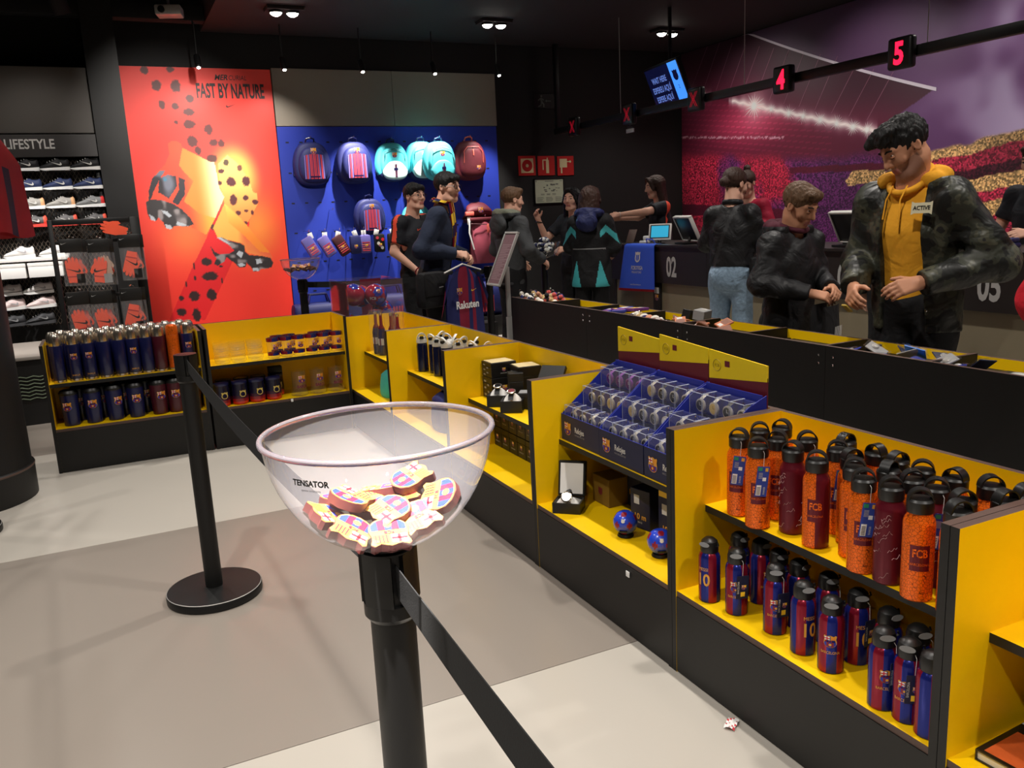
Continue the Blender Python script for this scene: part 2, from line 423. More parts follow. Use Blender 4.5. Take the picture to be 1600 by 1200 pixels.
wall('wall_back', FX0 - .1, FX1 + .1, FY1, FY1 + .1, -0.06, HT)
wall('wall_right', FX1, FX1 + .1, FY0, FY1, -0.06, HT)
wall('wall_left', FX0 - .1, FX0, FY0, FY1, -0.06, HT)
wall('wall_front', FX0 - .1, FX1 + .1, FY0 - .1, FY0, -0.06, HT)
b = MB(); b.box(1.15, FX1, FY0, FY1 - 0.06, CEIL, HT + .05, CEILM); struct(b.build('ceiling'))
b = MB(); b.box(FX0, 1.15, FY0, FY1, HT, HT + .05, CEILK)
struct(b.build('ceiling_upper'))
# square black pier between the shoe alcove and the big poster
b = MB(); b.box(0.065, 0.335, 8.86, 9.46, 0, HT, BLK)
struct(b.build('column_square'))
# round black column at the left with its base ring
b = MB(); b.lathe([(0.37, 0), (0.372, 0.17), (0.362, 0.18), (0.36, 0.185), (0.36, HT)], 48, BLK, Matrix.Translation((-0.885, 5.32, 0)))
cl = struct(b.build('column_round'))
b = MB(); b.lathe([(0.3725, 0.165), (0.3745, 0.168), (0.3745, 0.174), (0.3725, 0.177)], 48, EDG, Matrix.Translation((-0.885, 5.32, 0)), cap0=False, cap1=False); b.build('base_ring', cl)
# duct and beams in the open ceiling at the left
b = MB(); b.tube([(-0.12, 8.6, HT), (-0.10, 8.62, 3.45), (-0.06, 8.66, 3.30)], 0.07, CEILM, 20); 
tag(b.build('ceiling_duct'), 'dark round duct stub hanging from the open black ceiling', 'duct')
b = MB(); b.rbox(-3.9, 1.14, 8.9, 9.05, 3.35, 3.5, 0.01, CEILK); b.rbox(-3.9, 1.14, 7.5, 7.6, 3.6, 3.75, 0.01, CEILK)
struct(b.build('beam_ceiling'))

# ---------------------------------------------------------------- printed stadium mural on the right wall
def value_noise(a, bb, seed):
    rs = np.random.RandomState(seed); T = rs.rand(64, 64)
    ia = np.floor(a).astype(int); ib = np.floor(bb).astype(int); fa = a - ia; fb_ = bb - ib
    fa = fa * fa * (3 - 2 * fa); fb_ = fb_ * fb_ * (3 - 2 * fb_)
    g = lambda i, j: T[i % 64, j % 64]
    return (g(ia, ib) * (1 - fa) + g(ia + 1, ib) * fa) * (1 - fb_) + (g(ia, ib + 1) * (1 - fa) + g(ia + 1, ib + 1) * fa) * fb_
def mixc(c, c2, w): return c * (1 - w[..., None]) + np.array(c2, float) * w[..., None]
def step(x, e0, e1): t = np.clip((x - e0) / (e1 - e0), 0, 1); return t * t * (3 - 2 * t)
def color_board(name, V, quads, cols, rough=0.5, extra=None):
    me = np_mesh(name, V, quads=quads)
    at = me.color_attributes.new('print', 'FLOAT_COLOR', 'POINT')
    lin = np.where(cols <= 10.3, cols / 255 / 12.92, ((cols / 255 + .055) / 1.055) ** 2.4)
    a = np.ones((len(V), 4), np.float32); a[:, :3] = lin; at.data.foreach_set('color', a.ravel())
    m = bpy.data.materials.new(name + '_print'); m.use_nodes = True; nt = m.node_tree
    n = nt.nodes.new('ShaderNodeVertexColor'); n.layer_name = 'print'
    nt.links.new(extra(nt, n.outputs[0]) if extra else n.outputs[0], nt.nodes['Principled BSDF'].inputs['Base Color']); nt.nodes['Principled BSDF'].inputs['Roughness'].default_value = rough
    me.materials.append(m)
    return me
def board_grid(us, vs, put):
    U, Vv = np.meshgrid(us, vs); P = put(U.ravel(), Vv.ravel())
    nu, nv = len(us), len(vs); j, i = np.mgrid[0:nv - 1, 0:nu - 1]; a = (j * nu + i).ravel()
    return U, Vv, P, np.stack([a, a + 1, a + nu + 1, a + nu], 1)
us = np.concatenate([np.linspace(0.005, 4.95, 360), np.linspace(4.98, 12.3, 90)]); vs = np.linspace(0.5, CEIL - .012, 210)
S, Z, P, Q = board_grid(us, vs, lambda u, v: np.stack([np.full_like(u, 7.125), 9.46 - u, v], 1))
def mural_color(s, z):
    n1 = value_noise(s * 1.1 + 3, z * 1.1, 1); n2 = value_noise(s * 2.7, z * 2.7 + 9, 2); n3 = value_noise(s * 6, z * 6, 3)
    nz = (n1 + .5 * n2 + .25 * n3) / 1.75
    arc = 3.38 - 0.45 * (s - 1.21) + 0.022 * (s - 1.21) ** 2
    flare = 2.90 - 0.268 * s
    sky = mixc(np.full(s.shape + (3,), [96., 58., 104.]), (178, 160, 194), step(nz, .36, .62) * step(s, 3.4, 4.8))
    sky = mixc(sky, (58, 44, 52), step(arc * 0 + 3.0 - .32 * s, 1.2, 3.2) * 0.75 * (1 - step(s, 3.0, 4.6)))
    roof = mixc(np.full(s.shape + (3,), [58., 26., 40.]), (98, 28, 52), np.exp(-((z - flare) / .3) ** 2) * .8)
    roof_edge = np.where(s < 3.86, arc, 2.378)
    right = 3.19 + (z - 2.05) * 2.04
    c = np.where((((z < arc) & (s < np.minimum(right, 3.86))) | ((s < 1.2) & (z < 3.5)))[..., None], roof, sky)
    # body of the stand under the lamps
    crowd_top = 2.09 - .10 * s
    crowd_top = np.where(s > 2.2, 1.87 - .03 * (s - 2.2), crowd_top)
    crowd_top = np.where(s > 3.3, 1.83 + .11 * (s - 3.3), crowd_top)
    below = z < flare - .02
    stand = mixc(np.full(s.shape + (3,), [98., 24., 48.]), (176, 52, 84), np.exp(-((s - 1.3) ** 2) / .5 - ((z - 2.35) ** 2) / .06))
    stand = mixc(stand, (70, 24, 44), step(s, 2.0, 3.4) * .6)
    c = np.where((below & (s < 3.25))[..., None], stand, c)
    row = (np.abs((z + .14 * s) * 16 % 1 - .5) < .08) & (z > crowd_top)
    c = np.where((row & below & (s < 2.6))[..., None], c * 1.25, c)
    # blocks of the crowd; the single spectators are cells of the material
    wx = (value_noise(s * 5, z * 5, 14) - .5) * .22 + (value_noise(s * 17, z * 17, 15) - .5) * .10
    sw, zw = s + wx, z + wx * .5
    full = lambda r, g, b_: np.full(s.shape + (3,), [float(r), g, b_])
    red, pur, gol, drk = full(168, 42, 70), full(96, 40, 98), full(206, 168, 112), full(66, 18, 36)
    diag = sw - 1.25 - (2.0 - zw) * 0.75
    zone_red = (sw - (2.0 - zw) * .35 < .75) | ((np.abs(diag - .2) < .38) & (zw > 1.4)) | (zw < 1.15) & (sw < 1.2)
    w1 = 1 - step(sw - (2.0 - zw) * .35, .60, .95); w2 = (1 - step(np.abs(diag - .2), .26, .52)) * step(zw, 1.3, 1.5); w3 = (1 - step(zw, 1.08, 1.22)) * (1 - step(sw, 1.0, 1.4))
    cr = mixc(pur, (176, 40, 68), np.clip(np.maximum(np.maximum(w1, w2), w3), 0, 1))
    zone_gold = (sw > 2.92 - (1.72 - zw) * .5) & (sw < 3.32) & (zw > 1.52) & (zw < 1.70)
    cr = np.where(zone_gold[..., None], gol, cr)
    rt = sw > 3.78
    zz = z + wx * .18 - .10 * (s - 4.7)
    rc = np.where((zz > 1.80)[..., None], gol, np.where((zz > 1.665)[..., None], red, np.where((zz > 1.57)[..., None], drk, np.where((zz > 1.45)[..., None], gol, np.where((zz > 1.36)[..., None], red, np.where((zz > 1.22)[..., None], gol, np.where((zz > .9)[..., None], red, pur)))))))
    cr = np.where(rt[..., None], rc, cr)
    gap = (np.abs(z - (1.36 - .06 * s)) < .07) & (s < 2.3) | (np.abs(z - (1.80 - .03 * s)) < .035) & (s > 2.0) & (s < 3.45)
    cr = np.where(gap[..., None], full(84, 18, 40), cr)
    dim = value_noise(s * 2.2, z * 2.2, 17) * .4 + .8
    inc = z + wx * .15 < crowd_top
    wi = 1 - step(z + wx * .2 - crowd_top, -.10, np.where(s > 3.5, -.07, .06)); c = c * (1 - wi[..., None]) + cr * dim[..., None] * wi[..., None]
    rs = np.random.RandomState(5); spk = rs.rand(*s.shape)
    global CROWD
    CROWD = np.where(gap, .25, wi)
    # white lamps of the stadium as printed glow
    d = np.abs(z - flare + .006 * np.sin(s * 40)); on = (s > .95) & (s < 3.2) | (s < .62)
    g = np.exp(-(d / (.035 + .02 * value_noise(s * 9, s * 0, 8))) ** 1.3) * on
    c = mixc(c, (255, 245, 240), np.clip(g, 0, 1) * (.55 + .45 * (s > 1)))
    c = mixc(c, (255, 215, 215), np.clip(np.exp(-np.hypot(s - 1.41, (z - 2.525)) / .10) * 1.3, 0, 1))
    c = mixc(c, (165, 150, 152), np.clip(np.exp(-np.hypot((s - .12) * .9, z - 2.84) / .13) * 1.1, 0, 1) * .8)
    c = np.where(((np.abs(z - (2.30 - .10 * s)) < .012) & (s < 1.9) & (spk > .45))[..., None], np.full(s.shape + (3,), [205., 150., 165.]), c)
    return np.clip(c, 0, 255)
C = mural_color(S, Z)
def speckle(nt, col):
    """printed crowd: each spectator a small cell, lighter or darker than its block of seats"""
    tc = nt.nodes.new('ShaderNodeTexCoord'); v = nt.nodes.new('ShaderNodeTexVoronoi'); v.inputs['Scale'].default_value = 64
    nt.links.new(tc.outputs['Object'], v.inputs['Vector'])
    sp = nt.nodes.new('ShaderNodeSeparateColor'); nt.links.new(v.outputs['Color'], sp.inputs[0])
    r = nt.nodes.new('ShaderNodeValToRGB'); e = r.color_ramp.elements; e[0].position = .25; e[0].color = (.30, .30, .30, 1); e[1].position = .95; e[1].color = (1.6, 1.5, 1.45, 1)
    nt.links.new(sp.outputs[0], r.inputs[0])
    at = nt.nodes.new('ShaderNodeVertexColor'); at.layer_name = 'crowd'
    m1 = nt.nodes.new('ShaderNodeMix'); m1.data_type = 'RGBA'; m1.blend_type = 'MULTIPLY'
    nt.links.new(at.outputs[0], m1.inputs[0]); nt.links.new(col, m1.inputs[6]); nt.links.new(r.outputs[0], m1.inputs[7])
    return m1.outputs[2]
me = color_board('stadium_mural', P, Q, C.reshape(-1, 3), 0.55, extra=speckle)
ca = me.color_attributes.new('crowd', 'FLOAT_COLOR', 'POINT'); a4 = np.ones((len(P), 4), np.float32); a4[:, :3] = CROWD.reshape(-1, 1); ca.data.foreach_set('color', a4.ravel())
mur = link('stadium_mural', me); tag(mur, 'wall-high printed mural of a floodlit stadium and its crowd', 'mural')
b = MB(); fm = lambda s, z: (7.122, 9.47 - s, min(z, CEIL - .014))
LINE = mat('pale_line_print', (205, 195, 205), 0.55)
arcp = [(1.18 + 2.68 * t, 3.385 - 0.45 * 2.68 * t + 0.022 * (2.68 * t) ** 2 + .02) for t in [i / 24 for i in range(25)]]
b.poly([(x, z - .012 - .008 * (i / 24)) for i, (x, z) in enumerate(arcp)] + [(x, z + .012) for x, z in arcp[::-1]], LINE, fm)
def star(cx, cz, r, n, seed):
    rs = random.Random(seed); pts = []
    for i in range(2 * n):
        a = PI * i / n; rr = r * (rs.uniform(.5, 1.15) if i % 2 == 0 else .18)
        pts.append((cx + rr * math.cos(a), cz + rr * math.sin(a)))
    return pts
for i, (s_, r_) in enumerate([(1.41, .16), (1.7, .07), (1.98, .09), (2.2, .08), (2.45, .10), (2.68, .08), (2.9, .09), (3.08, .09), (.28, .07), (.5, .07)]):
    b.poly(star(s_, 2.90 - .268 * s_, r_ * 1.15, 17, i), WHITE if s_ > 1 else OFFW, lambda u, v, h=.0002 * i: (7.121 - h, 9.47 - u, v))
THIN = mat('thin_cable_print', (150, 100, 118), 0.55)
for i in range(13):
    s0 = .25 + i * .235; z0 = 2.93 - .268 * s0 + .06; L = .5 if i < 10 else .42
    b.poly([(s0, z0), (s0 + .006, z0), (s0 + .30 + .006, z0 + L), (s0 + .30, z0 + L)], THIN, fm)
pr = b.build('floodlight_print', mur)

# ---------------------------------------------------------------- boot poster board
PX0, PX1, PZ0, PZ1 = 0.345, 1.805, 0.43, 3.017
us = np.linspace(PX0, PX1, 196); vs = np.linspace(PZ0, PZ1, 340)
U, Vv, P, Q = board_grid(us, vs, lambda u, v: np.stack([u, np.full_like(u, 9.43), v], 1))
def inside(poly, x, y):
    r = np.zeros(x.shape, bool); n = len(poly)
    for i in range(n):
        x0, y0 = poly[i]; x1, y1 = poly[(i + 1) % n]
        if y0 == y1: continue
        r ^= ((y0 > y) != (y1 > y)) & (x < (x1 - x0) * (y - y0) / (y1 - y0) + x0)
    return r
def poster_color(x, z):
    c = np.full(x.shape + (3,), [255., 58., 44.])
    c = mixc(c, (255, 214, 96), np.clip((1 - step(np.hypot((x - 1.33) / .27, (z - 1.93) / .36), .40, 1.15)) * .95, 0, 1))
    c = mixc(c, (255, 150, 56), np.clip(np.exp(-((x - 1.50) / .26) ** 2 - ((z - 1.40) / .34) ** 2) * .9, 0, 1))
    c = mixc(c, (255, 140, 60), np.clip(np.exp(-((x - .80) / .28) ** 2 - ((z - 1.35) / .30) ** 2) * .7, 0, 1))
    sh = lambda k: inside(POSTER_SHAPES[k], x, z)
    b1 = sh('strip'); strip = mixc(np.full(x.shape + (3,), [235., 30., 36.]), (255, 214, 110), step(z, 1.45, 1.95)); c = np.where(b1[..., None], strip, c)
    b1 = sh('body'); body = mixc(np.full(x.shape + (3,), [250., 150., 70.]), (255, 225, 120), step(z, 1.45, 2.05)); c = np.where(b1[..., None], body, c)
    j = value_noise(x * 60, z * 60, 4) * .5 + value_noise(x * 130, z * 130, 6) * .35
    for sx, sz, a, bb in POSTER_SPOTS:
        d = np.hypot((x - sx) / a, (z - sz) / bb) + (j - .42) * .55
        w = 1 - step(d, .82, 1.06)
        top = 1.0 if sz < 2.0 else .8
        c = mixc(c, (52, 30, 30) if sz > 2.05 or sz < 1.4 else (92, 34, 40), w * top)
    b1 = sh('boot1'); boot = mixc(np.full(x.shape + (3,), [255., 74., 40.]), (255, 190, 70), step(x, .78, 1.10)); boot = mixc(boot, (255, 84, 44), step(z, 2.0, 2.25) * (1 - step(x, .9, 1.05))); c = np.where(b1[..., None], boot, c)
    b1 = sh('boot1hi'); hi = mixc(np.full(x.shape + (3,), [255., 140., 50.]), (255, 250, 190), step(x, .92, 1.17)); c = np.where(b1[..., None], hi, c)
    b1 = sh('boot2'); bo = mixc(np.full(x.shape + (3,), [235., 60., 50.]), (255, 180, 80), step(value_noise(x * 5, z * 5, 11), .3, .7)); c = np.where(b1[..., None], bo, c)
    b1 = sh('boot2hi'); c = np.where(b1[..., None], mixc(np.full(x.shape + (3,), [255., 140., 46.]), (255, 216, 100), step(z, 1.25, 1.75)), c)
    irid = value_noise(x * 9, z * 9, 21)
    dk = mixc(np.full(x.shape + (3,), [40., 34., 42.]), (120, 124, 140), step(irid, .5, .9))
    for k in ('patch1', 'patch2', 'patch3'): c = np.where(sh(k)[..., None], mixc(dk, (60, 150, 190), step(value_noise(x * 14, z * 14, 5), .72, .95)) if k == 'patch2' else dk, c)
    ch = mixc(np.full(x.shape + (3,), [46., 40., 42.]), (150, 140, 140), step(value_noise(x * 18, z * 18, 9), .55, .85))
    for k in ('sole1', 'sole2'): c = np.where(sh(k)[..., None], ch, c)
    for k in ('sole1hi', 'sole1hi2', 'sole1hi3', 'sole1hi4', 'sole2hi', 'sole2hi2', 'sole2hi3', 'sole2hi4', 'sole2hi5'): c = np.where(sh(k)[..., None], np.full(x.shape + (3,), [190., 196., 204.]), c)
    return c
me = color_board('boot_poster', P, Q, poster_color(U, Vv).reshape(-1, 3), 0.5)
po = thing('boot_poster', 'tall red poster of orange football boots and leopard spots', 'poster')
link('printed_sheet', me, po)
b = MB(); b.box(PX0, PX1, 9.432, 9.462, PZ0 - .25, PZ1 + .002, BLK); b.build('backing_board', po)
TXD = mat('poster_black_ink', (44, 22, 24), 0.5)
fp = frame((0, 9.4285, 0), (1, 0, 0), (0, 0, 1))
b = MB()
b.text('FAST BY NATURE', .196, TXD, lambda u, v: fp(1.384 + u, 2.730 + v), bold=.03, sx=.445)
b.text('MER', .072, TXD, lambda u, v: fp(1.302 + u + v * .25, 2.905 + v), bold=.03, sx=.95)
b.text('CURIAL', .066, TXD, lambda u, v: fp(1.465 + u + v * .1, 2.905 + v), sx=.80)
swoosh(b, lift(fp, 0, 1.368, 2.645), .085, TXD)
b.build('poster_lettering', po)

# ---------------------------------------------------------------- grey cladding and blue peg panels
GREY = mat('grey_beige_cladding', (138, 129, 116), 0.55, noise=0.06, nscale=2.5)
for i, (x0, x1) in enumerate(((1.815, 3.126), (3.130, 4.40))):
    b = MB(); b.rbox(x0, x1, 9.425, 9.465, 2.446, 3.035, 0.003, GREY, seg=1)
    tag(b.build('cladding_panel'), ('grey cladding panel above the blue wall, next to the red poster', 'grey cladding panel above the blue wall, beside the dark corner')[i], 'panel', 'grey cladding panels')
BLUEP = mat('blue_peg_laminate', (34, 54, 158), 0.5, noise=0.04, nscale=3)
for i, (x0, x1) in enumerate(((1.812, 3.127), (3.129, 4.385))):
    t = thing('peg_panel', ('blue slotted wall panel beside the red poster', 'blue slotted wall panel under the maroon bags')[i], 'panel', group='blue slotted panels')
    b = MB(); b.box(x0, x1, 9.42, 9.465, 0.24, 2.44, BLUEP); b.build('board', t)
    b = MB()
    zz = 2.27
    while zz > .4:
        x = x0 + .08
        while x < x1 - .04:
            b.box(x, x + .035, 9.4185, 9.422, zz, zz + .014, BLK); x += .146
        zz -= .32
    b.build('peg_slots', t)['kind'] = 'stuff'
b = MB(); b.rbox(1.81, 4.39, 9.05, 9.464, 0.0, 0.235, 0.004, BLK)
tag(b.build('wall_plinth'), 'low black plinth running under the blue wall panels', 'plinth')

# ---------------------------------------------------------------- lamps one can see
LAMP = mat('lamp_face', (255, 250, 240), 0.3, emit=(255, 246, 232), estr=28)
def downlight(x, y, label):
    t = thing('ceiling_downlight', label, 'light', (x, y, CEIL), 0.0, 'twin ceiling downlights')
    b = MB(); b.box(-.17, .17, -.10, .10, -.012, -.001, CEILK); b.box(-.165, .165, -.095, .095, -.03, -.012, CEILM); b.build('housing', t)
    for sx in (-.075, .075):
        b = MB(); b.lathe([(.058, -.052), (.062, -.048), (.062, -.03)], 24, [CEILK, CEILK], Matrix.Translation((sx, 0, 0)), cap0=False); c = b.build('lamp_ring', t)
        b = MB(); b.lathe([(.001, -.078), (.022, -.075), (.042, -.064), (.054, -.045)], 24, LAMP, Matrix.Translation((sx, 0, 0)), cap0=False, cap1=False); b.build('lamp', c)
downlight(1.76, 8.25, 'lit twin downlight in the ceiling slab above the red poster')
downlight(3.89, 8.28, 'lit twin downlight in the ceiling above the blue bag wall')
downlight(6.02, 8.245, 'lit twin downlight in the ceiling near the mural corner')
for i, (wx, wy) in enumerate(WASH):
    t = thing('wall_washer', ('small black spotlight above the slogan of the red poster', 'small black spotlight above the poster edge beside the grey cladding', 'small black spotlight above the left half of the grey cladding', 'small black spotlight above the right half of the grey cladding', 'small black spotlight at the dark end of the grey cladding')[i], 'spotlight', (wx, wy, 2.92), 0, 'wall washers')
    b = MB(); b.lathe([(.022, 0), (.03, .01), (.03, .13), (.02, .145)], 16, BLKM, Matrix.Rotation(-.5, 4, 'X')); b.build('lamp_head', t)
    b = MB(); b.lathe([(.001, -.001), (.018, -.001)], 16, LAMP, Matrix.Rotation(-.5, 4, 'X'), cap0=False, cap1=False); b.build('lamp', t)
    b = MB(); b.tube([(0, .06, .12), (0, .06, (CEIL if wx > 1.15 else HT) - 2.92)], .008, BLKM, 8); b.build('stem', t)
# projector under the open ceiling
t = thing('ceiling_projector', 'small grey projector hanging under the black ceiling', 'projector', (.80, 8.55, 3.30))
b = MB(); b.rbox(-.11, .11, -.09, .09, 0, .085, .012, SILVER, Matrix.Rotation(-.25, 4, 'Z')); b.build('body', t)
b = MB(); b.lathe([(.028, 0), (.03, .03)], 16, BLKP, Matrix.Rotation(-.25, 4, 'Z') @ Matrix.Translation((-.05, -.085, .04)) @ Matrix.Rotation(PI / 2, 4, 'X')); b.build('lens', t)
b = MB(); b.tube([(0, 0, .085), (0, 0, HT - 3.30)], .012, SILVER, 8); b.build('mount_pole', t)

# ---------------------------------------------------------------- signs on the dark wall
FRED = mat('fire_sign_red', (190, 34, 30), 0.45); CREAM = mat('fire_sign_cream', (222, 206, 160), 0.5)
def wallplate(name, label, cat, x, z, w, h, m, group=None, y=9.462):
    t = thing(name, label, cat, (x, y, z), 0, group)
    b = MB(); b.rbox(-w / 2, w / 2, -.004, .006, -h / 2, h / 2, .002, m, seg=1); b.build('plate', t)
    return t, frame((0, -.0045, 0), (1, 0, 0), (0, 0, 1))
t, f = wallplate('fire_sign', 'red fire sign with a round alarm button symbol', 'sign', 4.796, 1.98, .235, .235, FRED, 'red fire signs')
b = MB(); R_ = lambda x0, y0, x1, y1, m, h=.001: b.poly([(x0, y0), (x1, y0), (x1, y1), (x0, y1)], m, lambda u, v: f(u, v, h))
C_ = lambda cx, cy, r, m, h, n=20: b.poly([(cx + r * math.cos(2 * PI * i / n), cy + r * math.sin(2 * PI * i / n)) for i in range(n)], m, lambda u, v: f(u, v, h))
R_(-.085, -.085, .085, .085, CREAM); C_(0, 0, .072, FRED, .002); C_(0, 0, .02, CREAM, .003); b.build('symbol', t)
t, f = wallplate('fire_sign', 'red fire sign with a pale extinguisher symbol', 'sign', 5.063, 1.975, .235, .235, FRED, 'red fire signs')
b = MB(); R_(-.005, -.09, .035, .055, CREAM); C_(.015, .055, .02, CREAM, .002); R_(.008, .07, .022, .095, CREAM); R_(-.05, .06, .01, .075, CREAM); R_(-.055, -.05, -.04, .07, CREAM, .002); b.build('symbol', t)
t, f = wallplate('fire_sign', 'red fire sign with a hose reel symbol, last of the row', 'sign', 5.336, 1.969, .235, .235, FRED, 'red fire signs')
b = MB(); R_(-.085, -.02, .02, .085, CREAM); R_(-.07, -.09, -.05, -.02, CREAM); R_(.02, .045, .06, .055, CREAM); C_(.065, .05, .014, CREAM, .002); b.build('symbol', t)
PLAN = mat('plan_cream_paper', (196, 202, 176), 0.5, noise=.03)
t, f = wallplate('evacuation_plan', 'framed pale evacuation plan on the black wall', 'plan', 5.092, 1.666, .40, .285, PLAN)
b = MB(); INK = mat('plan_grey_ink', (110, 114, 104), .6); rs = random.Random(3)
R_(-.06, .118, .06, .126, INK); R_(-.19, .115, -.175, .13, INK); R_(.15, .118, .185, .124, INK)
for k in range(16):
    x, y = rs.uniform(-.15, .13), rs.uniform(-.01, .08); R_(x, y, x + rs.uniform(.01, .04), y + rs.uniform(.004, .02), INK)
for cx in (-.13, 0, .13):
    for k in range(5): R_(cx - .05, -.075 - k * .012, cx + .05 - rs.uniform(0, .02), -.071 - k * .012, INK)
for cx in (-.1, -.02, .06):
    for k in range(2): R_(cx - .02, -.035 - k * .012, cx + .03, -.030 - k * .012, INK)
b.build('plan_print', t)
b = MB()
for a in ((-.212, .212, .1425, .154), (-.212, .212, -.154, -.1425), (-.212, -.2, -.154, .154), (.2, .212, -.154, .154)): b.box(a[0], a[1], -.01, .006, a[2], a[3], BLKP)
b.build('plan_frame', t)
EXIT = mat('exit_pictogram', (92, 98, 92), .5)
t, f = wallplate('exit_sign', 'dim running figure exit sign high on the black wall', 'sign', 5.10, 2.742, .34, .17, BLK)
b = MB(); C_(-.07, .055, .014, EXIT, .002, 10); 
for pts in ([(-.09, .035), (-.065, .04), (-.055, -.01), (-.08, -.015)], [(-.08, -.01), (-.06, -.015), (-.075, -.06), (-.12, -.075), (-.118, -.06), (-.085, -.045)], [(-.075, -.01), (-.055, -.01), (-.03, -.04), (-.035, -.075), (-.048, -.072), (-.048, -.045)], [(-.09, .03), (-.12, .01), (-.112, .0), (-.08, .02)], [(-.065, .035), (-.035, .015), (-.04, .005), (-.07, .02)]):
    b.poly(pts[::-1], EXIT, lambda u, v: f(u, v, .001))
R_(.10, -.07, .14, .07, EXIT); R_(.0, -.004, .06, .006, EXIT); b.poly([(.0, -.015), (-.02, .001), (.0, .017)][::-1], EXIT, lambda u, v: f(u, v, .001)); b.build('symbol', t)
# ================================================================ yellow and black display cabinets
# local frame: x along the front (width w), y into the cabinet (depth d), z up; the open front faces -y
T_ = 0.020
HC = 0.775
SH, BOT = 0.525, 0.270          # top faces of the shelf and of the floor board
def cabinet(name, label, loc, rz, w, d=0.42, shelf_y=0.115, h=HC, shelf=SH, bot=BOT, back=True):
    t = thing(name, label, 'cabinet', loc, rz, 'yellow and black display cabinets')
    for x0, inner in ((0, 5 - 2), (w - T_, 5)):
        b = MB()
        m = [BLK, EDG, BLK, YEL, BLK, BLK] if x0 == 0 else [BLK, EDG, BLK, BLK, BLK, YEL]
        b.box(x0, x0 + T_, 0, d, 0, h, m); b.build('side_panel', t)
    b = MB(); b.box(T_ + .0005, w - T_ - .0005, d - .018, d, 0, h - .0005, [BLK, EDG, YEL, BLK, BLK, BLK]); b.build('back_panel', t)
    b = MB(); b.box(T_, w - T_, 0.004, d - .018, bot - .018, bot, [BLK, YEL, EDG, BLK, BLK, BLK]); b.build('floor_board', t)
    b = MB(); b.box(T_, w - T_, shelf_y, d - .018, shelf - .022, shelf, [BLK, YEL, BLK, BLK, BLK, BLK]); b.build('shelf', t)
    b = MB(); b.box(T_, w - T_, 0.001, .019, 0.004, bot - .0185, BLK); b.build('kick_panel', t)
    return t
# two cabinets facing the camera (front along x)
cabinet('display_cabinet', 'yellow and black cabinet of steel flasks, farthest left', (-0.425, 5.63, 0), 0, 0.905, 0.36, 0.03, .785, .545, .272)
cabinet('display_cabinet', 'yellow and black cabinet of glasses and mugs below the red poster', (0.495, 5.63, 0), 0, 0.925, 0.36, 0.03, .79, .545, .270)
# the row running towards the camera, fronts facing -x: local x axis runs towards -y
ROW_Y = [5.70, 4.765, 3.825, 2.885, 1.965, 1.045, 0.125]
ROW_L = ['yellow and black corner cabinet holding tall clear bottle tubes', 'yellow and black cabinet of white capped sports bottles', 'yellow and black cabinet of black watch boxes', 'yellow and black cabinet under the watch trays', 'yellow and black cabinet full of orange and striped bottles', 'yellow and black cabinet with books, at the lower right corner']
XF = 1.43
for i in range(6):
    cabinet('display_cabinet', ROW_L[i], (XF, ROW_Y[i] - .0008, 0), -PI / 2, ROW_Y[i] - ROW_Y[i + 1] - .0016, 0.425, 0.112)
def rowpt(i, x, y, z):  # cabinet-local -> world
    return (XF + y, ROW_Y[i] - .0008 - x, z)

# ================================================================ long black bin counter
BX0, BX1, BY0, BY1, BZ = 2.72, 3.035, 1.62, 5.73, 0.80
t = thing('bin_counter', 'long black counter of open yellow bins along the queue', 'counter', (0, 0, 0))
cuts = [BY0, 2.62, 3.62, 4.62, BY1]
for i in range(4):
    b = MB(); b.box(BX0, BX0 + .018, cuts[i] + .001, cuts[i + 1] - .001, 0, BZ, [BLK, EDG, BLK, YEL, BLK, BLK]); b.build('front_panel', t)
    b = MB(); b.box(BX1 - .018, BX1, cuts[i] + .001, cuts[i + 1] - .001, 0, BZ - .012, [BLK, EDG, BLK, BLK, BLK, YEL]); b.build('back_panel', t)
    for k in range(2):
        y0 = cuts[i] + (cuts[i + 1] - cuts[i]) * k / 2; y1 = cuts[i] + (cuts[i + 1] - cuts[i]) * (k + 1) / 2
        b = MB(); b.box(BX0 + .019, BX1 - .019, y0 + .01, y1 - .01, .732, .745, BLK); b.build('bin_floor', t)
for i in range(9):
    y = cuts[0] + .008 + i * (BY1 - BY0 - .016) / 8
    b = MB(); b.box(BX0 + .0185, BX1 - .0185, y - .008, y + .008, 0, BZ - .004, [BLK, EDG, BLK, BLK, BLK, BLK]); b.build('divider', t)
b = MB()
for y in cuts[1:-1]:
    for dy in (-.04, .04):
        for z in (.755, .72):
            b.lathe([(.006, 0), (.004, .003)], 8, STEEL, Matrix.Translation((BX0, y + dy, z)) @ Matrix.Rotation(-PI / 2, 4, 'Y'))
b.build('screw', t)['kind'] = 'stuff'

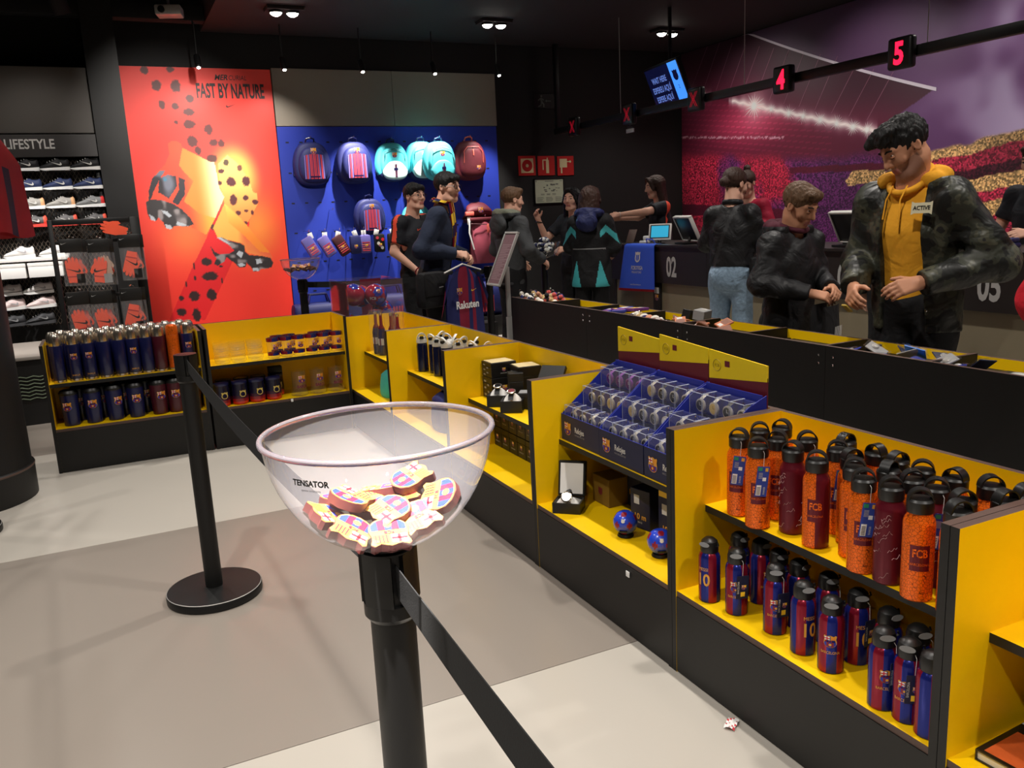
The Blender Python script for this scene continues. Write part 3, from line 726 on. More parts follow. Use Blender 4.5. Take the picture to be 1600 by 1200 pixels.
# ================================================================ cash desk
CX, CY0, CY1, CZ = 4.92, 1.2, 7.78, 1.045
t = thing('cash_desk', 'long dark cash desk with large grey till numbers', 'desk', (0, 0, 0))
DKB = mat('desk_dark_panel', (38, 33, 32), 0.4, noise=.06, nscale=5)
BEIGE = mat('desk_beige_base', (128, 118, 96), 0.5, noise=.06, nscale=3)
NUM = mat('till_number_grey', (172, 170, 168), 0.5, noise=.04)
tills = [(7.78, None), (7.25, '02'), (6.175, '03'), (5.10, '04'), (4.025, '05'), (2.95, '06'), (1.875, None)]
edges = [7.78, 7.25, 6.175, 5.10, 4.025, 2.95, 1.875, 1.2]
for i in range(7):
    y1, y0 = edges[i], edges[i + 1]
    b = MB(); b.box(CX, CX + .03, y0 + .002, y1 - .002, .67, CZ - .022, DKB); p = b.build('front_panel', t)
    b = MB(); b.box(CX + .04, CX + .07, y0 + .002, y1 - .002, 0.01, .669, BEIGE); b.build('lower_panel', t)
    txt = tills[i][1]
    if txt:
        f = frame((CX - .0015, 0, 0), (0, -1, 0), (0, 0, 1))
        yc = (6.71, 5.64, 4.56, 3.43, 2.41)[i - 1]
        b = MB(); b.text(txt, .262, NUM, lambda u, v: f(u - yc, .745 + v), bold=.03, sx=.62); b.build('till_number', p)
b = MB(); b.box(CX - .02, CX + .72, CY0, CY1, CZ - .021, CZ, DKB); b.build('worktop', t)
b = MB(); b.box(CX + .66, CX + .69, CY0 + .01, CY1 - .01, 0.01, CZ - .022, DKB); b.build('staff_side_panel', t)
b = MB(); b.box(CX + .03, CX + .655, CY1 - .03, CY1 - .002, 0.01, CZ - .022, DKB); b.build('end_panel', t)

# ================================================================ overhead till lamps on a beam
t = thing('sign_beam', 'black beam hanging on wires over the cash desk', 'beam', (5.13, 0, 2.365))
b = MB(); b.rbox(-.03, .03, 1.4, 9.30, -.035, .035, .004, BLKM); b.build('rail', t)
b = MB(); b.rbox(-.025, .025, 9.22, 9.28, .035, CEIL - 2.365 - .001, .004, BLKM); b.build('drop_post', t)
for y in (7.863, 5.928, 4.127, 2.3):
    b = MB(); b.tube([(0, y, .035), (0, y, CEIL - 2.365 - .001)], .0035, SILVER, 6); b.build('wire', t)
LED = mat('led_red', (255, 20, 50), .4, emit=(255, 16, 48), estr=3.5); LEDX = mat('led_red_outline', (150, 14, 40), .4, emit=(220, 12, 46), estr=.55)
def till_sign(y, txt, label):
    t = thing('till_sign', label, 'sign', (5.095, y, 2.36), 0, 'till signs on the beam')
    b = MB(); b.rbox(-.065, .0, -.10, .10, -.105, .105, .022, BLKP, seg=3); b.build('housing', t)
    f = frame((-.0665, 0, 0), (0, -1, 0), (0, 0, 1)); b = MB()
    if txt == 'X':
        for s in (1, -1):
            for dx in (-.011, .011):
                pts = [(-.045 + dx - .0025, .065), (-.045 + dx + .0025, .065), (.045 + dx + .0025, -.065), (.045 + dx - .0025, -.065)]
                b.poly([(u * s, v) for u, v in pts][::(-1 if s > 0 else 1)], LEDX, lambda u, v: f(u, v))
    else:
        b.text(txt, .20, LED, lambda u, v: f(u, v - .07), bold=.035, sx=.85)
    b.build('led_digit', t)
till_sign(8.735, 'X', 'black till sign with a dim red cross, farthest down the beam')
till_sign(7.60, 'X', 'black till sign with a red cross above a small grey plate')
till_sign(6.50, 'X', 'black till sign with a red cross beside the tilted screen')
till_sign(5.384, '4', 'black till sign showing a red number four')
till_sign(4.27, '5', 'black till sign showing a red number five')
b = MB(); b.rbox(-.012, .0, -.07, .07, -.02, .02, .003, SILVER); b.rbox(-.012, .0, -.055, .055, .026, .05, .003, BLKP); b.tube([(-.006, 0, .05), (-.006, 0, .085)], .004, SILVER, 6)
o = b.build('info_plate', None, (5.09, 7.62, 2.20)); tag(o, 'small grey plate hanging beneath a red cross till sign', 'plate')

# ================================================================ queue screen
t = thing('queue_screen', 'tilted dark blue screen with a bright blue side strip', 'screen', (5.24, 7.20, 2.585))
SCRB = mat('screen_dark_blue', (10, 14, 40), .2, emit=(14, 18, 56), estr=.6); SCRL = mat('screen_light_blue', (60, 140, 255), .2, emit=(70, 150, 255), estr=1.0); SCRT = mat('screen_text', (120, 150, 230), .2, emit=(110, 140, 225), estr=.7)
M = Matrix.Rotation(math.radians(-100), 4, 'Z') @ Matrix.Rotation(math.radians(22), 4, 'X') @ Matrix.Rotation(math.radians(0), 4, 'Y')
b = MB(); b.rbox(-.37, .37, .0, .05, -.22, .22, .008, BLKP, M); b.build('bezel', t)
ff = frame((0, -.001, 0), (1, 0, 0), (0, 0, 1)); f = lambda u, v, h=0: M @ ff(u, v, h)
b = MB(); b.poly([(-.35, -.20), (.16, -.20), (.16, .20), (-.35, .20)], SCRB, f); b.poly([(.16, -.20), (.35, -.20), (.35, .20), (.16, .20)], SCRL, f)
for i, s in enumerate(('WAIT HERE', 'ESPEREU AQUÍ', 'ESPERE AQUÍ')): b.text(s, .082, SCRT, lambda u, v: f(u - .10, .05 - i * .095 + v, .001), bold=.02, sx=.75)
b.text('2', .05, SCRB, lambda u, v: f(u + .255, -.06 + v, .001)); crest(b, lambda u, v, h: f(u + .255, v + .07, h), .10, mono=SCRB)
b.build('picture', t)
b = MB(); b.tube([M @ Vector((.0, .05, 0)), M @ Vector((0, .22, 0)), (5.35 - 5.24 + .05, .15, .2), (.16, .15, CEIL - 2.585 - .001)], .02, BLKM, 10); b.build('mount_arm', t)
# ================================================================ goods on the cabinets
ORD = ['first', 'second', 'third', 'fourth', 'fifth', 'sixth', 'seventh', 'eighth', 'ninth', 'tenth', 'eleventh', 'twelfth', 'thirteenth', 'fourteenth', 'fifteenth']
def cylfn(r, z0=0.0, a0=0.0):
    """print on a cylinder of radius r whose front faces -y"""
    def fn(u, v, h=0.0):
        a = u / r + a0
        return Vector(((r + h) * math.sin(a), -(r + h) * math.cos(a), z0 + v))
    return fn
def arch(mb, ro, ri, w, zc, m, ztop=1.0):
    n = 12
    out = [(ro * math.cos(PI * i / n), ro * math.sin(PI * i / n) * ztop) for i in range(n + 1)]
    inn = [(ri * math.cos(PI * i / n), ri * math.sin(PI * i / n) * ztop) for i in range(n, -1, -1)]
    mb.prism(out + inn, -w / 2, w / 2, m, Matrix.Translation((0, 0, zc)) @ Matrix.Rotation(PI / 2, 4, 'X'))
def crackle(name, base, line, scale):
    m = mat(name, base, 0.28, 0.35, noise=.01, nscale=3)
    nt = m.node_tree; p = nt.nodes['Principled BSDF']
    tc = nt.nodes.new('ShaderNodeTexCoord'); v = nt.nodes.new('ShaderNodeTexVoronoi'); v.feature = 'DISTANCE_TO_EDGE'; v.inputs['Scale'].default_value = scale
    r = nt.nodes.new('ShaderNodeValToRGB'); r.color_ramp.elements[0].position = .012; r.color_ramp.elements[0].color = srgb(*line); r.color_ramp.elements[1].position = .055; r.color_ramp.elements[1].color = srgb(*base)
    nt.links.new(tc.outputs['Object'], v.inputs['Vector']); nt.links.new(v.outputs['Distance'], r.inputs[0]); nt.links.new(r.outputs[0], p.inputs['Base Color'])
    return m
ORC = crackle('orange_crackle_foil', (244, 110, 24), (96, 30, 14), 130)
MARF = mat('maroon_foil', (98, 22, 36), 0.28, 0.35, noise=.12, nscale=40)
TAGB = mat('tag_blue', (44, 66, 150), .5, noise=.05); TAGG = mat('tag_green', (40, 140, 100), .5)
SIGW = mat('signature_silver', (190, 150, 150), .4)
def sport_cap(t, z, r, loop=True):
    b = MB(); b.lathe([(r, z), (r + .001, z + .004), (r + .001, z + .026), (r - .003, z + .031), (.004, z + .033)], 20, BLKP, cap1=True); c = b.build('cap', t)
    if loop:
        b = MB(); arch(b, r - .001, r - .0045, .026, z + .026, BLKP, 1.05); b.build('carry_loop', c)
    return c
def hang_tag(t, r, z, a, w=.034, h=.085, dark=False, tilt=.12):
    """swing tag hanging in front of the bottle at angle a"""
    M = Matrix.Rotation(a, 4, 'Z') @ Matrix.Translation((0, -r - .006, z)) @ Matrix.Rotation(tilt, 4, 'Y')
    ff = frame((0, -.0008, 0), (1, 0, 0), (0, 0, 1)); f = lambda u, v, h=0: M @ ff(u, v, h)
    b = MB(); b.box(-w / 2, w / 2, -.0005, .0005, -h, 0, DKNAVY if dark else TAGB, M); g = b.build('swing_tag', t)
    b = MB(); R = lambda x0, y0, x1, y1, m, hh=.0003: b.poly([(x0, y0), (x1, y0), (x1, y1), (x0, y1)], m, lambda u, v: f(u, v, hh))
    if dark:
        crest(b, lambda u, v, hh: f(u + .004, v - h * .5, hh), w * .4, small=True)
        R(-.005, -h * .9, .008, -h * .7, YELP)
        b.text('BARCELONA', .0085, OFFW, lambda u, v: f(-v - w * .28, u - h * .5, .0004), sx=.75)
    else:
        R(-w * .42, -h * .96, -w * .02, -h * .62, WHITE)
        for k in range(6): R(-w * .38, -h * (.93 - k * .045), -w * .08, -h * (.91 - k * .045), BLK, .0006)
        R(-w * .45, -h * .14, -w * .1, -h * .03, TAGG); R(w * .15, -h * .16, w * .4, -h * .04, GOLD)
        R(0, -h * .48, w * .3, -h * .36, WHITE)
        for k in range(6): R(-w * .36, -h * (.22 + k * .035), -w * .02, -h * (.21 + k * .035), OFFW, .0006)
        b.text('SHAKER', .0075, OFFW, lambda u, v: f(w * .3 - v, u - h * .8, .0005), sx=.8)
    b.build('tag_print', g)
    b = MB(); b.tube([Matrix.Rotation(a, 4, 'Z') @ Vector((0, -r - .004, z - .004)), Matrix.Rotation(a, 4, 'Z') @ Vector((0.004, -r * .98, z + .035)), Matrix.Rotation(a, 4, 'Z') @ Vector((0, -r * .6, z + .05))], .0006, OFFW, 4); b.build('tag_string', t)
def orange_bottle(kind, tagged):
    t = thing('sports_bottle', 'x', 'bottle', group='orange and maroon bottles')
    R = .034; prof = [(R - .004, 0), (R, .004), (R, .178), (R - .002, .188), (R - .007, .196), (R - .008, .204)]
    def seg(i, k):
        if kind == 'maroon': return MARF
        if kind == 'half': return MARF if 0 <= k < 12 else ORC
        return ORC
    b = MB(); b.lathe(prof, 24, ORC, segm=seg, a0=-PI / 2); b.build('body', t)
    f = cylfn(R + .0004); b = MB()
    if kind == 'maroon':
        rs = random.Random(4)
        for k in range(16):
            u0, v0 = rs.uniform(-.05, .05), .02 + .0095 * k; pts = []
            for q in range(7): pts.append(f(u0 + q * .0035, v0 + rs.uniform(-.006, .006) + q * .0015, .0004))
            b.tube(pts, .0006, SIGW, 3)
        b.build('signature_print', t)['kind'] = 'stuff'
    else:
        us = [(-.021 + .042 * i / 6) for i in range(7)]
        for i in range(6): b.poly([(us[i], .075), (us[i + 1], .075), (us[i + 1], .135), (us[i], .135)], MARF, lambda u, v: f(u, v, .0003))
        b.text('FCB', .026, ORC, lambda u, v: f(u, v + .108, .001), bold=.03, sx=.7); b.text('BARCELONA', .0085, ORC, lambda u, v: f(u, v + .088, .001), sx=.8)
        b.build('label_print', t)
    sport_cap(t, .204, .028)
    if tagged: hang_tag(t, R, .185, .35)
    return t
PROTO = {}
def ob(kind, tagged):
    k = (kind, tagged)
    first = k not in PROTO
    if first: PROTO[k] = orange_bottle(kind, tagged)
    return PROTO[k], first
def place(k, loc, rz, label, group=None, fn=ob, sc=1.0):
    p, first = fn(*k)
    if first:
        p.scale = (sc, sc, sc)
        p.location = loc; p.rotation_euler = (0, 0, rz); p['label'] = label
        if group: p['group'] = group
        return p
    return dup(p, loc, rz, label, group)
A0 = -PI / 4
OB = [  # x, y, kind, tagged, turn
 ('front', [(1.575, 1.832, 'orange', 1, .2), (1.553, 1.728, 'orange', 1, .5), (1.602, 1.648, 'maroon', 0, 0), (1.585, 1.545, 'half', 0, .35), (1.612, 1.447, 'orange', 1, .3), (1.563, 1.375, 'orange', 1, .4), (1.567, 1.300, 'maroon', 0, .5), (1.552, 1.210, 'orange', 0, .4), (1.553, 1.118, 'half', 1, .9)]),
 ('middle', [(1.668, 1.850, 'orange', 0, .5), (1.645, 1.752, 'orange', 0, .2), (1.705, 1.700, 'orange', 1, .6), (1.700, 1.585, 'orange', 1, .4), (1.672, 1.512, 'orange', 0, .9), (1.662, 1.388, 'orange', 0, 1.4), (1.648, 1.308, 'orange', 0, .6), (1.640, 1.238, 'maroon', 1, .3), (1.618, 1.156, 'orange', 0, .8)]),
 ('back', [(1.742, 1.838, 'orange', 0, .1), (1.772, 1.625, 'orange', 0, 1.2), (1.752, 1.505, 'orange', 0, -.4), (1.740, 1.428, 'orange', 1, 1.0), (1.728, 1.345, 'orange', 0, .3), (1.735, 1.262, 'orange', 0, -.3), (1.752, 1.185, 'orange', 0, .6), (1.690, 1.108, 'orange', 0, 1.0), (1.758, 1.106, 'orange', 0, .9)])]
for row, L in OB:
    for i, (x, y, kind, tg, turn) in enumerate(L):
        kd = {'orange': 'orange crackle bottle', 'maroon': 'maroon signature bottle', 'half': 'half orange half maroon bottle'}[kind]
        place((kind, tg), (x, y, SH + .0005), A0 + turn - .4, '%s%s, %s from left in %s row' % (kd, ' with blue tag' if tg else '', ORD[i], row))

# striped bottles on the floor board below
STB = mat('bottle_blue_foil', (30, 40, 124), .22, .45, noise=.06); STM = mat('bottle_claret_foil', (138, 24, 46), .22, .45, noise=.06)
GREYSLOT = mat('grey_slot', (120, 120, 120), .5)
def sb(kind, tagged):
    k = ('s', kind, tagged)
    if k in PROTO: return PROTO[k], False
    t = thing('sports_bottle', 'x', 'bottle', group='blue and claret striped bottles'); PROTO[k] = t
    R = .0315
    seg = lambda i, k: (STB, STM)[((k + 1) // 3) % 2]
    b = MB(); b.lathe([(R - .003, 0), (R, .003), (R, .136), (R - .003, .146), (R - .008, .152)], 24, STB, segm=seg, a0=-PI / 2); b.build('body', t)
    f = cylfn(R + .0004); b = MB()
    if kind == 'name':
        b.text('MESSI', .014, GOLD, lambda u, v: f(u, v + .100, .0006), sx=.9); b.text('10', .052, GOLD, lambda u, v: f(u, v + .055, .0006), bold=.02, sx=.8)
    else:
        crest(b, lambda u, v, h: f(u, v + .088, h), .031); b.text('BARCELONA', .010, GOLD, lambda u, v: f(u, v + .055, .0006), sx=.8)
    b.build('body_print', t)
    b = MB(); b.lathe([(.025, .152), (.026, .155), (.026, .172), (.023, .185), (.014, .193), (.002, .195)], 20, BLKP); c = b.build('cap', t)
    b = MB(); b.prism([(.017 * math.cos(a), .007 * math.sin(a)) for a in [2 * PI * i / 14 for i in range(14)]], 0, .002, GREYSLOT, Matrix.Translation((0, -.0245, .178)) @ Matrix.Rotation(PI / 2 - .35, 4, 'X')); b.build('drinking_slot', c)
    b = MB(); b.tube([(.024, .0, .172), (.031, 0, .176), (.028, .0, .184)], .0025, BLKP, 6); b.build('hinge', c)
    if tagged: hang_tag(t, R, .125, .55, .036, .068, True, .05)
    return t, True
SB = [('front', [(1.482, 1.850, 'name', 0, -.5), (1.497, 1.748, 'crest', 1, 0), (1.512, 1.610, 'crest', 1, .1), (1.498, 1.494, 'name', 0, .5), (1.494, 1.396, 'crest', 0, -.1), (1.476, 1.226, 'crest', 1, .2), (1.482, 1.163, 'crest', 1, -.3), (1.476, 1.101, 'crest', 0, .9)]),
      ('back', [(1.580, 1.835, 'crest', 0, .8), (1.600, 1.765, 'crest', 1, .8), (1.590, 1.682, 'crest', 0, .5), (1.585, 1.600, 'crest', 0, .9), (1.590, 1.500, 'crest', 1, .4), (1.578, 1.392, 'name', 1, .3), (1.560, 1.285, 'crest', 0, .7), (1.548, 1.195, 'crest', 1, .5), (1.545, 1.110, 'crest', 1, 1.1)])]
for row, L in SB:
    for i, (x, y, kind, tg, turn) in enumerate(L):
        place((kind, tg), (x, y, BOT + .0005), A0 + turn, 'striped bottle %s, %s from left in %s row of the lower shelf' % ('with a printed 10' if kind == 'name' else 'with crest', ORD[i], row), fn=sb)

# ---------------------------------------------------------------- steel flasks and travel mugs (left cabinet)
STEELC = mat('flask_steel', (215, 205, 190), .22, .95, noise=.05); FLN = mat('flask_navy', (20, 24, 70), .3, coat=.3); FLM = mat('flask_maroon', (70, 16, 30), .3, coat=.3)
def fl(kind):
    k = ('flask', kind)
    if k in PROTO: return PROTO[k], False
    t = thing('vacuum_flask', 'x', 'flask', group='steel capped flasks'); PROTO[k] = t
    m = {'navy': FLN, 'crest': FLN, 'maroon': FLM, 'orange': ORC}[kind]
    R = .0335
    b = MB(); b.lathe([(R - .002, .014), (R, .018), (R, .196), (R - .002, .200)], 20, m, a0=-PI / 2); b.build('body', t)
    b = MB(); b.lathe([(R - .002, 0), (R, .002), (R, .013)], 20, STEELC); b.build('base_ring', t)
    if kind == 'orange':
        b = MB(); b.lathe([(R - .001, .2005), (R - .0015, .245), (R - .008, .256), (.002, .259)], 20, ORC); b.build('cap', t)
    else:
        b = MB(); b.lathe([(R - .003, .2005), (R - .003, .238), (R - .007, .254), (R - .016, .266), (.002, .270)], 20, STEELC); b.build('cap', t)
    if kind == 'crest':
        b = MB(); crest(b, lambda u, v, h: cylfn(R)(u, v + .135, h), .034); b.text('BARÇA', .012, GOLD, lambda u, v: cylfn(R)(u, v + .03, .0006)); b.build('crest_print', t)
    return t, True
FL1 = [(-.345, 'navy'), (-.255, 'crest'), (-.172, 'crest'), (-.085, 'navy'), (.002, 'navy'), (.078, 'crest'), (.155, 'navy'), (.232, 'maroon'), (.315, 'orange'), (.402, 'crest')]
for i, (x, k) in enumerate(FL1): place((k,), (x, 5.715, .5455), .05, '%s flask, %s from the left in the front row of the flask shelf' % ({'navy': 'plain navy capped', 'crest': 'navy crest', 'maroon': 'plain maroon', 'orange': 'orange crackle'}[k], ORD[i]), fn=fl, sc=1.12)
for i in range(10): place(('navy' if i < 6 else 'maroon',), (-.362 + .087 * i, 5.80, .5455), .05, '%s steel capped flask, %s from the left in the second row of the flask shelf' % ('navy' if i < 6 else 'maroon', ORD[i]), fn=fl, sc=1.12)
for i in range(9): place(('navy' if i < 5 else 'maroon',), (-.320 + .087 * i, 5.885, .5455), .05, '%s steel capped flask, %s from the left in the rear row of the flask shelf' % ('navy' if i < 5 else 'maroon', ORD[i]), fn=fl, sc=1.12)
def tm(kind):
    k = ('mug', kind)
    if k in PROTO: return PROTO[k], False
    t = thing('travel_mug', 'x', 'mug', group='dark travel mugs'); PROTO[k] = t
    m = FLN if kind == 'navy' else FLM; R = .037
    b = MB(); b.lathe([(R - .008, 0), (R - .005, .003), (R, .130), (R, .136)], 20, m); b.build('body', t)
    b = MB(); b.lathe([(R + .001, .1365), (R + .002, .146), (R - .004, .156), (R - .01, .158), (.002, .154)], 20, BLKP); b.build('lid', t)
    b = MB(); b.tube([(.006, R - .002, .115), (.008, R + .018, .11), (.008, R + .02, .06), (.006, R - .006, .045)], .005, BLKP, 8); b.build('handle', t)
    b = MB(); crest(b, lambda u, v, h: cylfn(R - .001)(u, v + .088, h + .0012), .036); b.build('crest_print', t)
    return t, True
for i, (x, k) in enumerate([(-.315, 'navy'), (-.190, 'navy'), (-.068, 'navy'), (.055, 'navy'), (.190, 'maroon'), (.290, 'maroon'), (.395, 'maroon')]):
    place((k,), (x, 5.72, .2725), (-.3, 0, .5, .1, .3, 0, .2)[i], '%s travel mug with crest, %s from the left in the front row below the flasks' % (k, ORD[i]), fn=tm, sc=1.4)
for i, (x, k) in enumerate([(-.26, 'navy'), (-.13, 'navy'), (-.005, 'navy'), (.12, 'navy'), (.245, 'maroon'), (.35, 'maroon')]):
    place((k,), (x, 5.85, .2725), .3, '%s travel mug in shade, %s from the left in the rear row below the flasks' % (k, ORD[i]), fn=tm)

# ---------------------------------------------------------------- glasses and mugs (second cabinet)
def glass(kind):
    k = ('glass', kind)
    if k in PROTO: return PROTO[k], False
    if kind == 'bowl':
        t = thing('glass_bowl', 'x', 'glass', group='stacked glass bowls'); b = MB()
        b.lathe([(.028, 0), (.040, .004), (.046, .020), (.046, .042)], 24, CLEARG, cap1=False); b.build('bowl', t)
    elif kind == 'tumbler':
        t = thing('tumbler', 'x', 'glass', group='crested tumblers'); b = MB()
        b.lathe([(.030, 0), (.033, .002), (.036, .125)], 24, CLEARG, cap1=False); b.build('glass', t)
        b = MB(); f = cylfn(.0358)
        for z0, z1, rr in ((.098, .118, .0360), (.018, .034, .0341)):
            b.lathe([(rr, z0), (rr + .0005, z1)], 24, STB, cap0=False, cap1=False, segm=lambda i, k: (STB, STM)[((k + 2) // 4) % 2], a0=-PI / 2)
        b.build('colour_band', t)
        b = MB(); crest(b, lambda u, v, h: f(u, v + .068, h), .034); b.build('crest_print', t)
    else:
        t = thing('beer_mug', 'x', 'mug', group='clear beer mugs'); b = MB()
        b.lathe([(.040, 0), (.046, .004), (.046, .018), (.038, .028), (.038, .135)], 24, CLEARG, cap1=False); b.build('glass', t)
        b = MB(); b.tube([(.7 * r_, .7 * r_, z_) for r_, z_ in ((.037, .115), (.060, .112), (.070, .095), (.068, .05), (.055, .035), (.038, .035))], .007, CLEARG, 10); b.build('handle', t)
        b = MB(); f = cylfn(.0385); crest(b, lambda u, v, h: f(u, v + .092, h), .040); b.text('BARÇA', .022, MAROON, lambda u, v: f(u, v + .045, .0006), bold=.02, sx=.8); b.build('crest_print', t)
    PROTO[k] = t
    return t, True
for i, x in enumerate((.600, .702, .812)):
    for r_, y in enumerate((5.70, 5.80)):
        for lv in range(3): place(('bowl',), (x + .01 * r_, y + .015 * r_, .5455 + .034 * lv + (.0 if lv == 0 else .013)), 0, 'clear glass bowl, %s of the %s stack from the left, %s' % (('bottom', 'middle', 'top')[lv], ORD[i], ('at the shelf front', 'behind the front stacks')[r_]), fn=glass, sc=1.1)
for r_, (xs, y) in enumerate((((.930, 1.015, 1.100, 1.185, 1.270, 1.355), 5.705), ((.972, 1.057, 1.227, 1.312), 5.80))):
    for i, x in enumerate(xs): place(('tumbler',), (x, y, .5455), (0, .2, -.1, .15, 0, .1)[i] + .25, 'clear tumbler with crest and colour bands, %s from the left in the %s row' % (ORD[i], ('front', 'second', 'rear')[r_]), fn=glass, sc=1.16)
for i, x in enumerate((1.078, 1.203, 1.330)): place(('beer',), (x, 5.71, .2705), .25, 'clear glass beer mug with crest, %s of the mugs' % ('left', 'middle', 'right')[i], fn=glass, sc=1.26)
def jar(kind):
    k = ('jar', kind)
    if k in PROTO: return PROTO[k], False
    t = thing('gradient_mug', 'x', 'mug', group='navy to red mugs'); PROTO[k] = t
    cols = [mat('mug_red_%d' % i, c, .25, coat=.4) for i, c in enumerate(((215, 50, 20), (190, 36, 24), (130, 24, 30), (60, 18, 40), (24, 18, 44), (18, 16, 40)))]
    b = MB(); b.lathe([(.034, 0), (.042, .004), (.044, .018), (.044, .034), (.044, .05), (.043, .07), (.041, .115)], 24, cols, cap1=False); b.build('body', t)
    b = MB(); b.lathe([(.041, .1152), (.042, .117), (.042, .128), (.002, .131)], 24, FLN); b.build('lid', t)
    b = MB(); crest(b, lambda u, v, h: cylfn(.044)(u, v + .062, h + .0004), .036, mono=mat('mug_gold_crest', (205, 180, 90), .4)); b.text('FCB', .009, FLN, lambda u, v: cylfn(.0445)(u, v + .058, .0014), bold=.02); b.build('crest_print', t)
    b = MB(); b.tube([(.010, .042, .10), (.015, .060, .095), (.016, .064, .06), (.010, .044, .03)], .006, FLN, 8); b.build('handle', t)
    return t, True
for i, (x, y) in enumerate(((.570, 5.70), (.685, 5.70), (.795, 5.705), (.905, 5.71))): place(('j',), (x, y, .2705), .25, 'navy to red mug with gold crest, %s from the left in the front row' % ORD[i], fn=jar, sc=1.18)
for i, (x, y) in enumerate(((.60, 5.83), (.715, 5.83), (.83, 5.83), (.945, 5.83))): place(('j',), (x, y, .2705), .25, 'navy to red mug with gold crest, %s from the left in the second row' % ORD[i], fn=jar, sc=1.18)
b = MB(); b.rbox(-.045, .045, -.03, .03, 0, .045, .003, BLK); tag(b.build('gift_box', None, (.945, 5.83, .4260)), 'small black box lying on a navy to red mug lid', 'box')

# ---------------------------------------------------------------- corner cabinet: clear tubes with dark bottles
def tubep(kind):
    k = ('tube', kind)
    if k in PROTO: return PROTO[k], False
    t = thing('bottle_tube', 'x', 'bottle', group='clear bottle tubes'); PROTO[k] = t
    b = MB(); b.rbox(-.034, .034, -.034, .034, 0, .30, .004, CLEAR, seg=1); b.build('clear_sleeve', t)
    b = MB(); b.lathe([(.026, .002), (.028, .006), (.028, .15), (.022, .18), (.011, .205), (.010, .27), (.012, .272), (.012, .284)], 18, [FLN, FLN, FLN, STM, STM, STM, STM]); b.build('bottle', t)
    b = MB(); b.lathe([(.0125, .27), (.0125, .285), (.002, .287)], 14, STEELC); b.build('stopper', t)
    b = MB(); f = cylfn(.0283); [b.poly([(-.03 + .01 * i, .07), (-.02 + .01 * i, .07), (-.02 + .01 * i, .115), (-.03 + .01 * i, .115)], OFFW if i % 3 else STM, f) for i in range(6)]; b.build('bottle_label', t)
    return t, True
for i, (x, y) in enumerate(((1.590, 5.505), (1.600, 5.415), (1.645, 5.335), (1.660, 5.245), (1.705, 5.46))): place(('t',), (x, y, SH + .0005), A0 + .1 * i - .3, ('clear sleeved dark bottle at the end of the corner cabinet shelf', 'second clear sleeved dark bottle from the end of the corner cabinet', 'third clear sleeved dark bottle from the end of the corner cabinet', 'clear sleeved dark bottle with the brightest cap, nearest the divider', 'clear sleeved dark bottle at the back of the corner cabinet')[i], fn=tubep)
TEAL = mat('teal_nylon', (70, 190, 180), .6, noise=.08, nscale=20); NYB = mat('navy_nylon', (26, 34, 96), .6, noise=.1, nscale=40, bump=.2)
def soft_bag(name, label, cat, loc, rz, w, d, h, m, group=None, taper=.75, extra=None):
    """rounded soft bag body: superellipse cross sections that shrink and lean towards the top"""
    t = thing(name, label, cat, loc, rz, group); b = MB(); n = 28; rings = 12; vs = []; fs = []
    for j in range(rings + 1):
        v = j / rings; s = (1 - (1 - taper) * v ** 1.6) * (1 - .45 * max(0, v - .86) / .14) * (.93 + .07 * min(1, v / .1)); z = h * v
        for k in range(n):
            a = 2 * PI * k / n; ca, sa = math.cos(a), math.sin(a)
            q = (abs(ca) ** 3.2 + abs(sa) ** 3.2) ** (-1 / 3.2)
            wob = 1 + .02 * math.sin(3 * a + 5 * v)
            vs.append((w / 2 * q * ca * s * wob, d / 2 * q * sa * s * wob, z))
    for j in range(rings):
        for k in range(n): fs.append((j * n + k, j * n + (k + 1) % n, (j + 1) * n + (k + 1) % n, (j + 1) * n + k))
    fs.append(tuple(range(n - 1, -1, -1))); fs.append(tuple(rings * n + k for k in range(n)))
    b.add(vs, fs, m); b.build('body', t, smooth=1.2)
    return t
t = soft_bag('gym_bag', 'small teal bag in the corner cabinet below the bottle tubes', 'bag', (1.60, 5.28, BOT + .0005), -PI / 2, .2, .14, .17, TEAL)
b = MB(); b.tube([(-.04, 0, .165), (-.03, 0, .2), (.03, 0, .2), (.04, 0, .165)], .006, FLN, 8); b.build('handle', t)
t = soft_bag('lunch_bag', 'blue lunch bag on the floor board below the sports bottles', 'bag', (1.60, 4.22, BOT + .0005), -PI / 2, .24, .19, .205, NYB, taper=.85)
b = MB(); b.tube([(-.055, -.02, .195), (-.045, -.02, .220), (.045, -.02, .220), (.055, -.02, .195)], .007, FLN, 8); b.build('handle', t)
b = MB(); b.tube([(-.105, -.088, .15), (0, -.094, .165), (.105, -.088, .15)], .003, BLKP, 6); b.build('zip', t)
# ---------------------------------------------------------------- white capped sports bottles
def spb(kind):
    k = ('sport', kind)
    if k in PROTO: return PROTO[k], False
    t = thing('sports_bottle', 'x', 'bottle', group='navy bottles with white caps'); PROTO[k] = t
    NVB = mat('bottle_navy_gloss', (16, 20, 48), .15, coat=.5)
    b = MB(); b.lathe([(.030, 0), (.033, .004), (.033, .155), (.031, .165), (.028, .172)], 20, NVB); b.build('body', t)
    b = MB(); b.lathe([(.031, .172), (.032, .176), (.030, .195), (.020, .205), (.002, .207)], 20, OFFW); c = b.build('cap', t)
    b = MB(); arch(b, .030, .022, .012, .190, WHITE, 1.5); 
    for i in range(len(b.v)):
        x, y, z = b.v[i]; b.v[i] = (x, y - (z - .19) * .7, z)
    b.build('carry_loop', c)
    b = MB(); b.rbox(-.012, .012, -.034, -.010, .196, .212, .004, BLKP); b.build('spout', c)
    return t, True
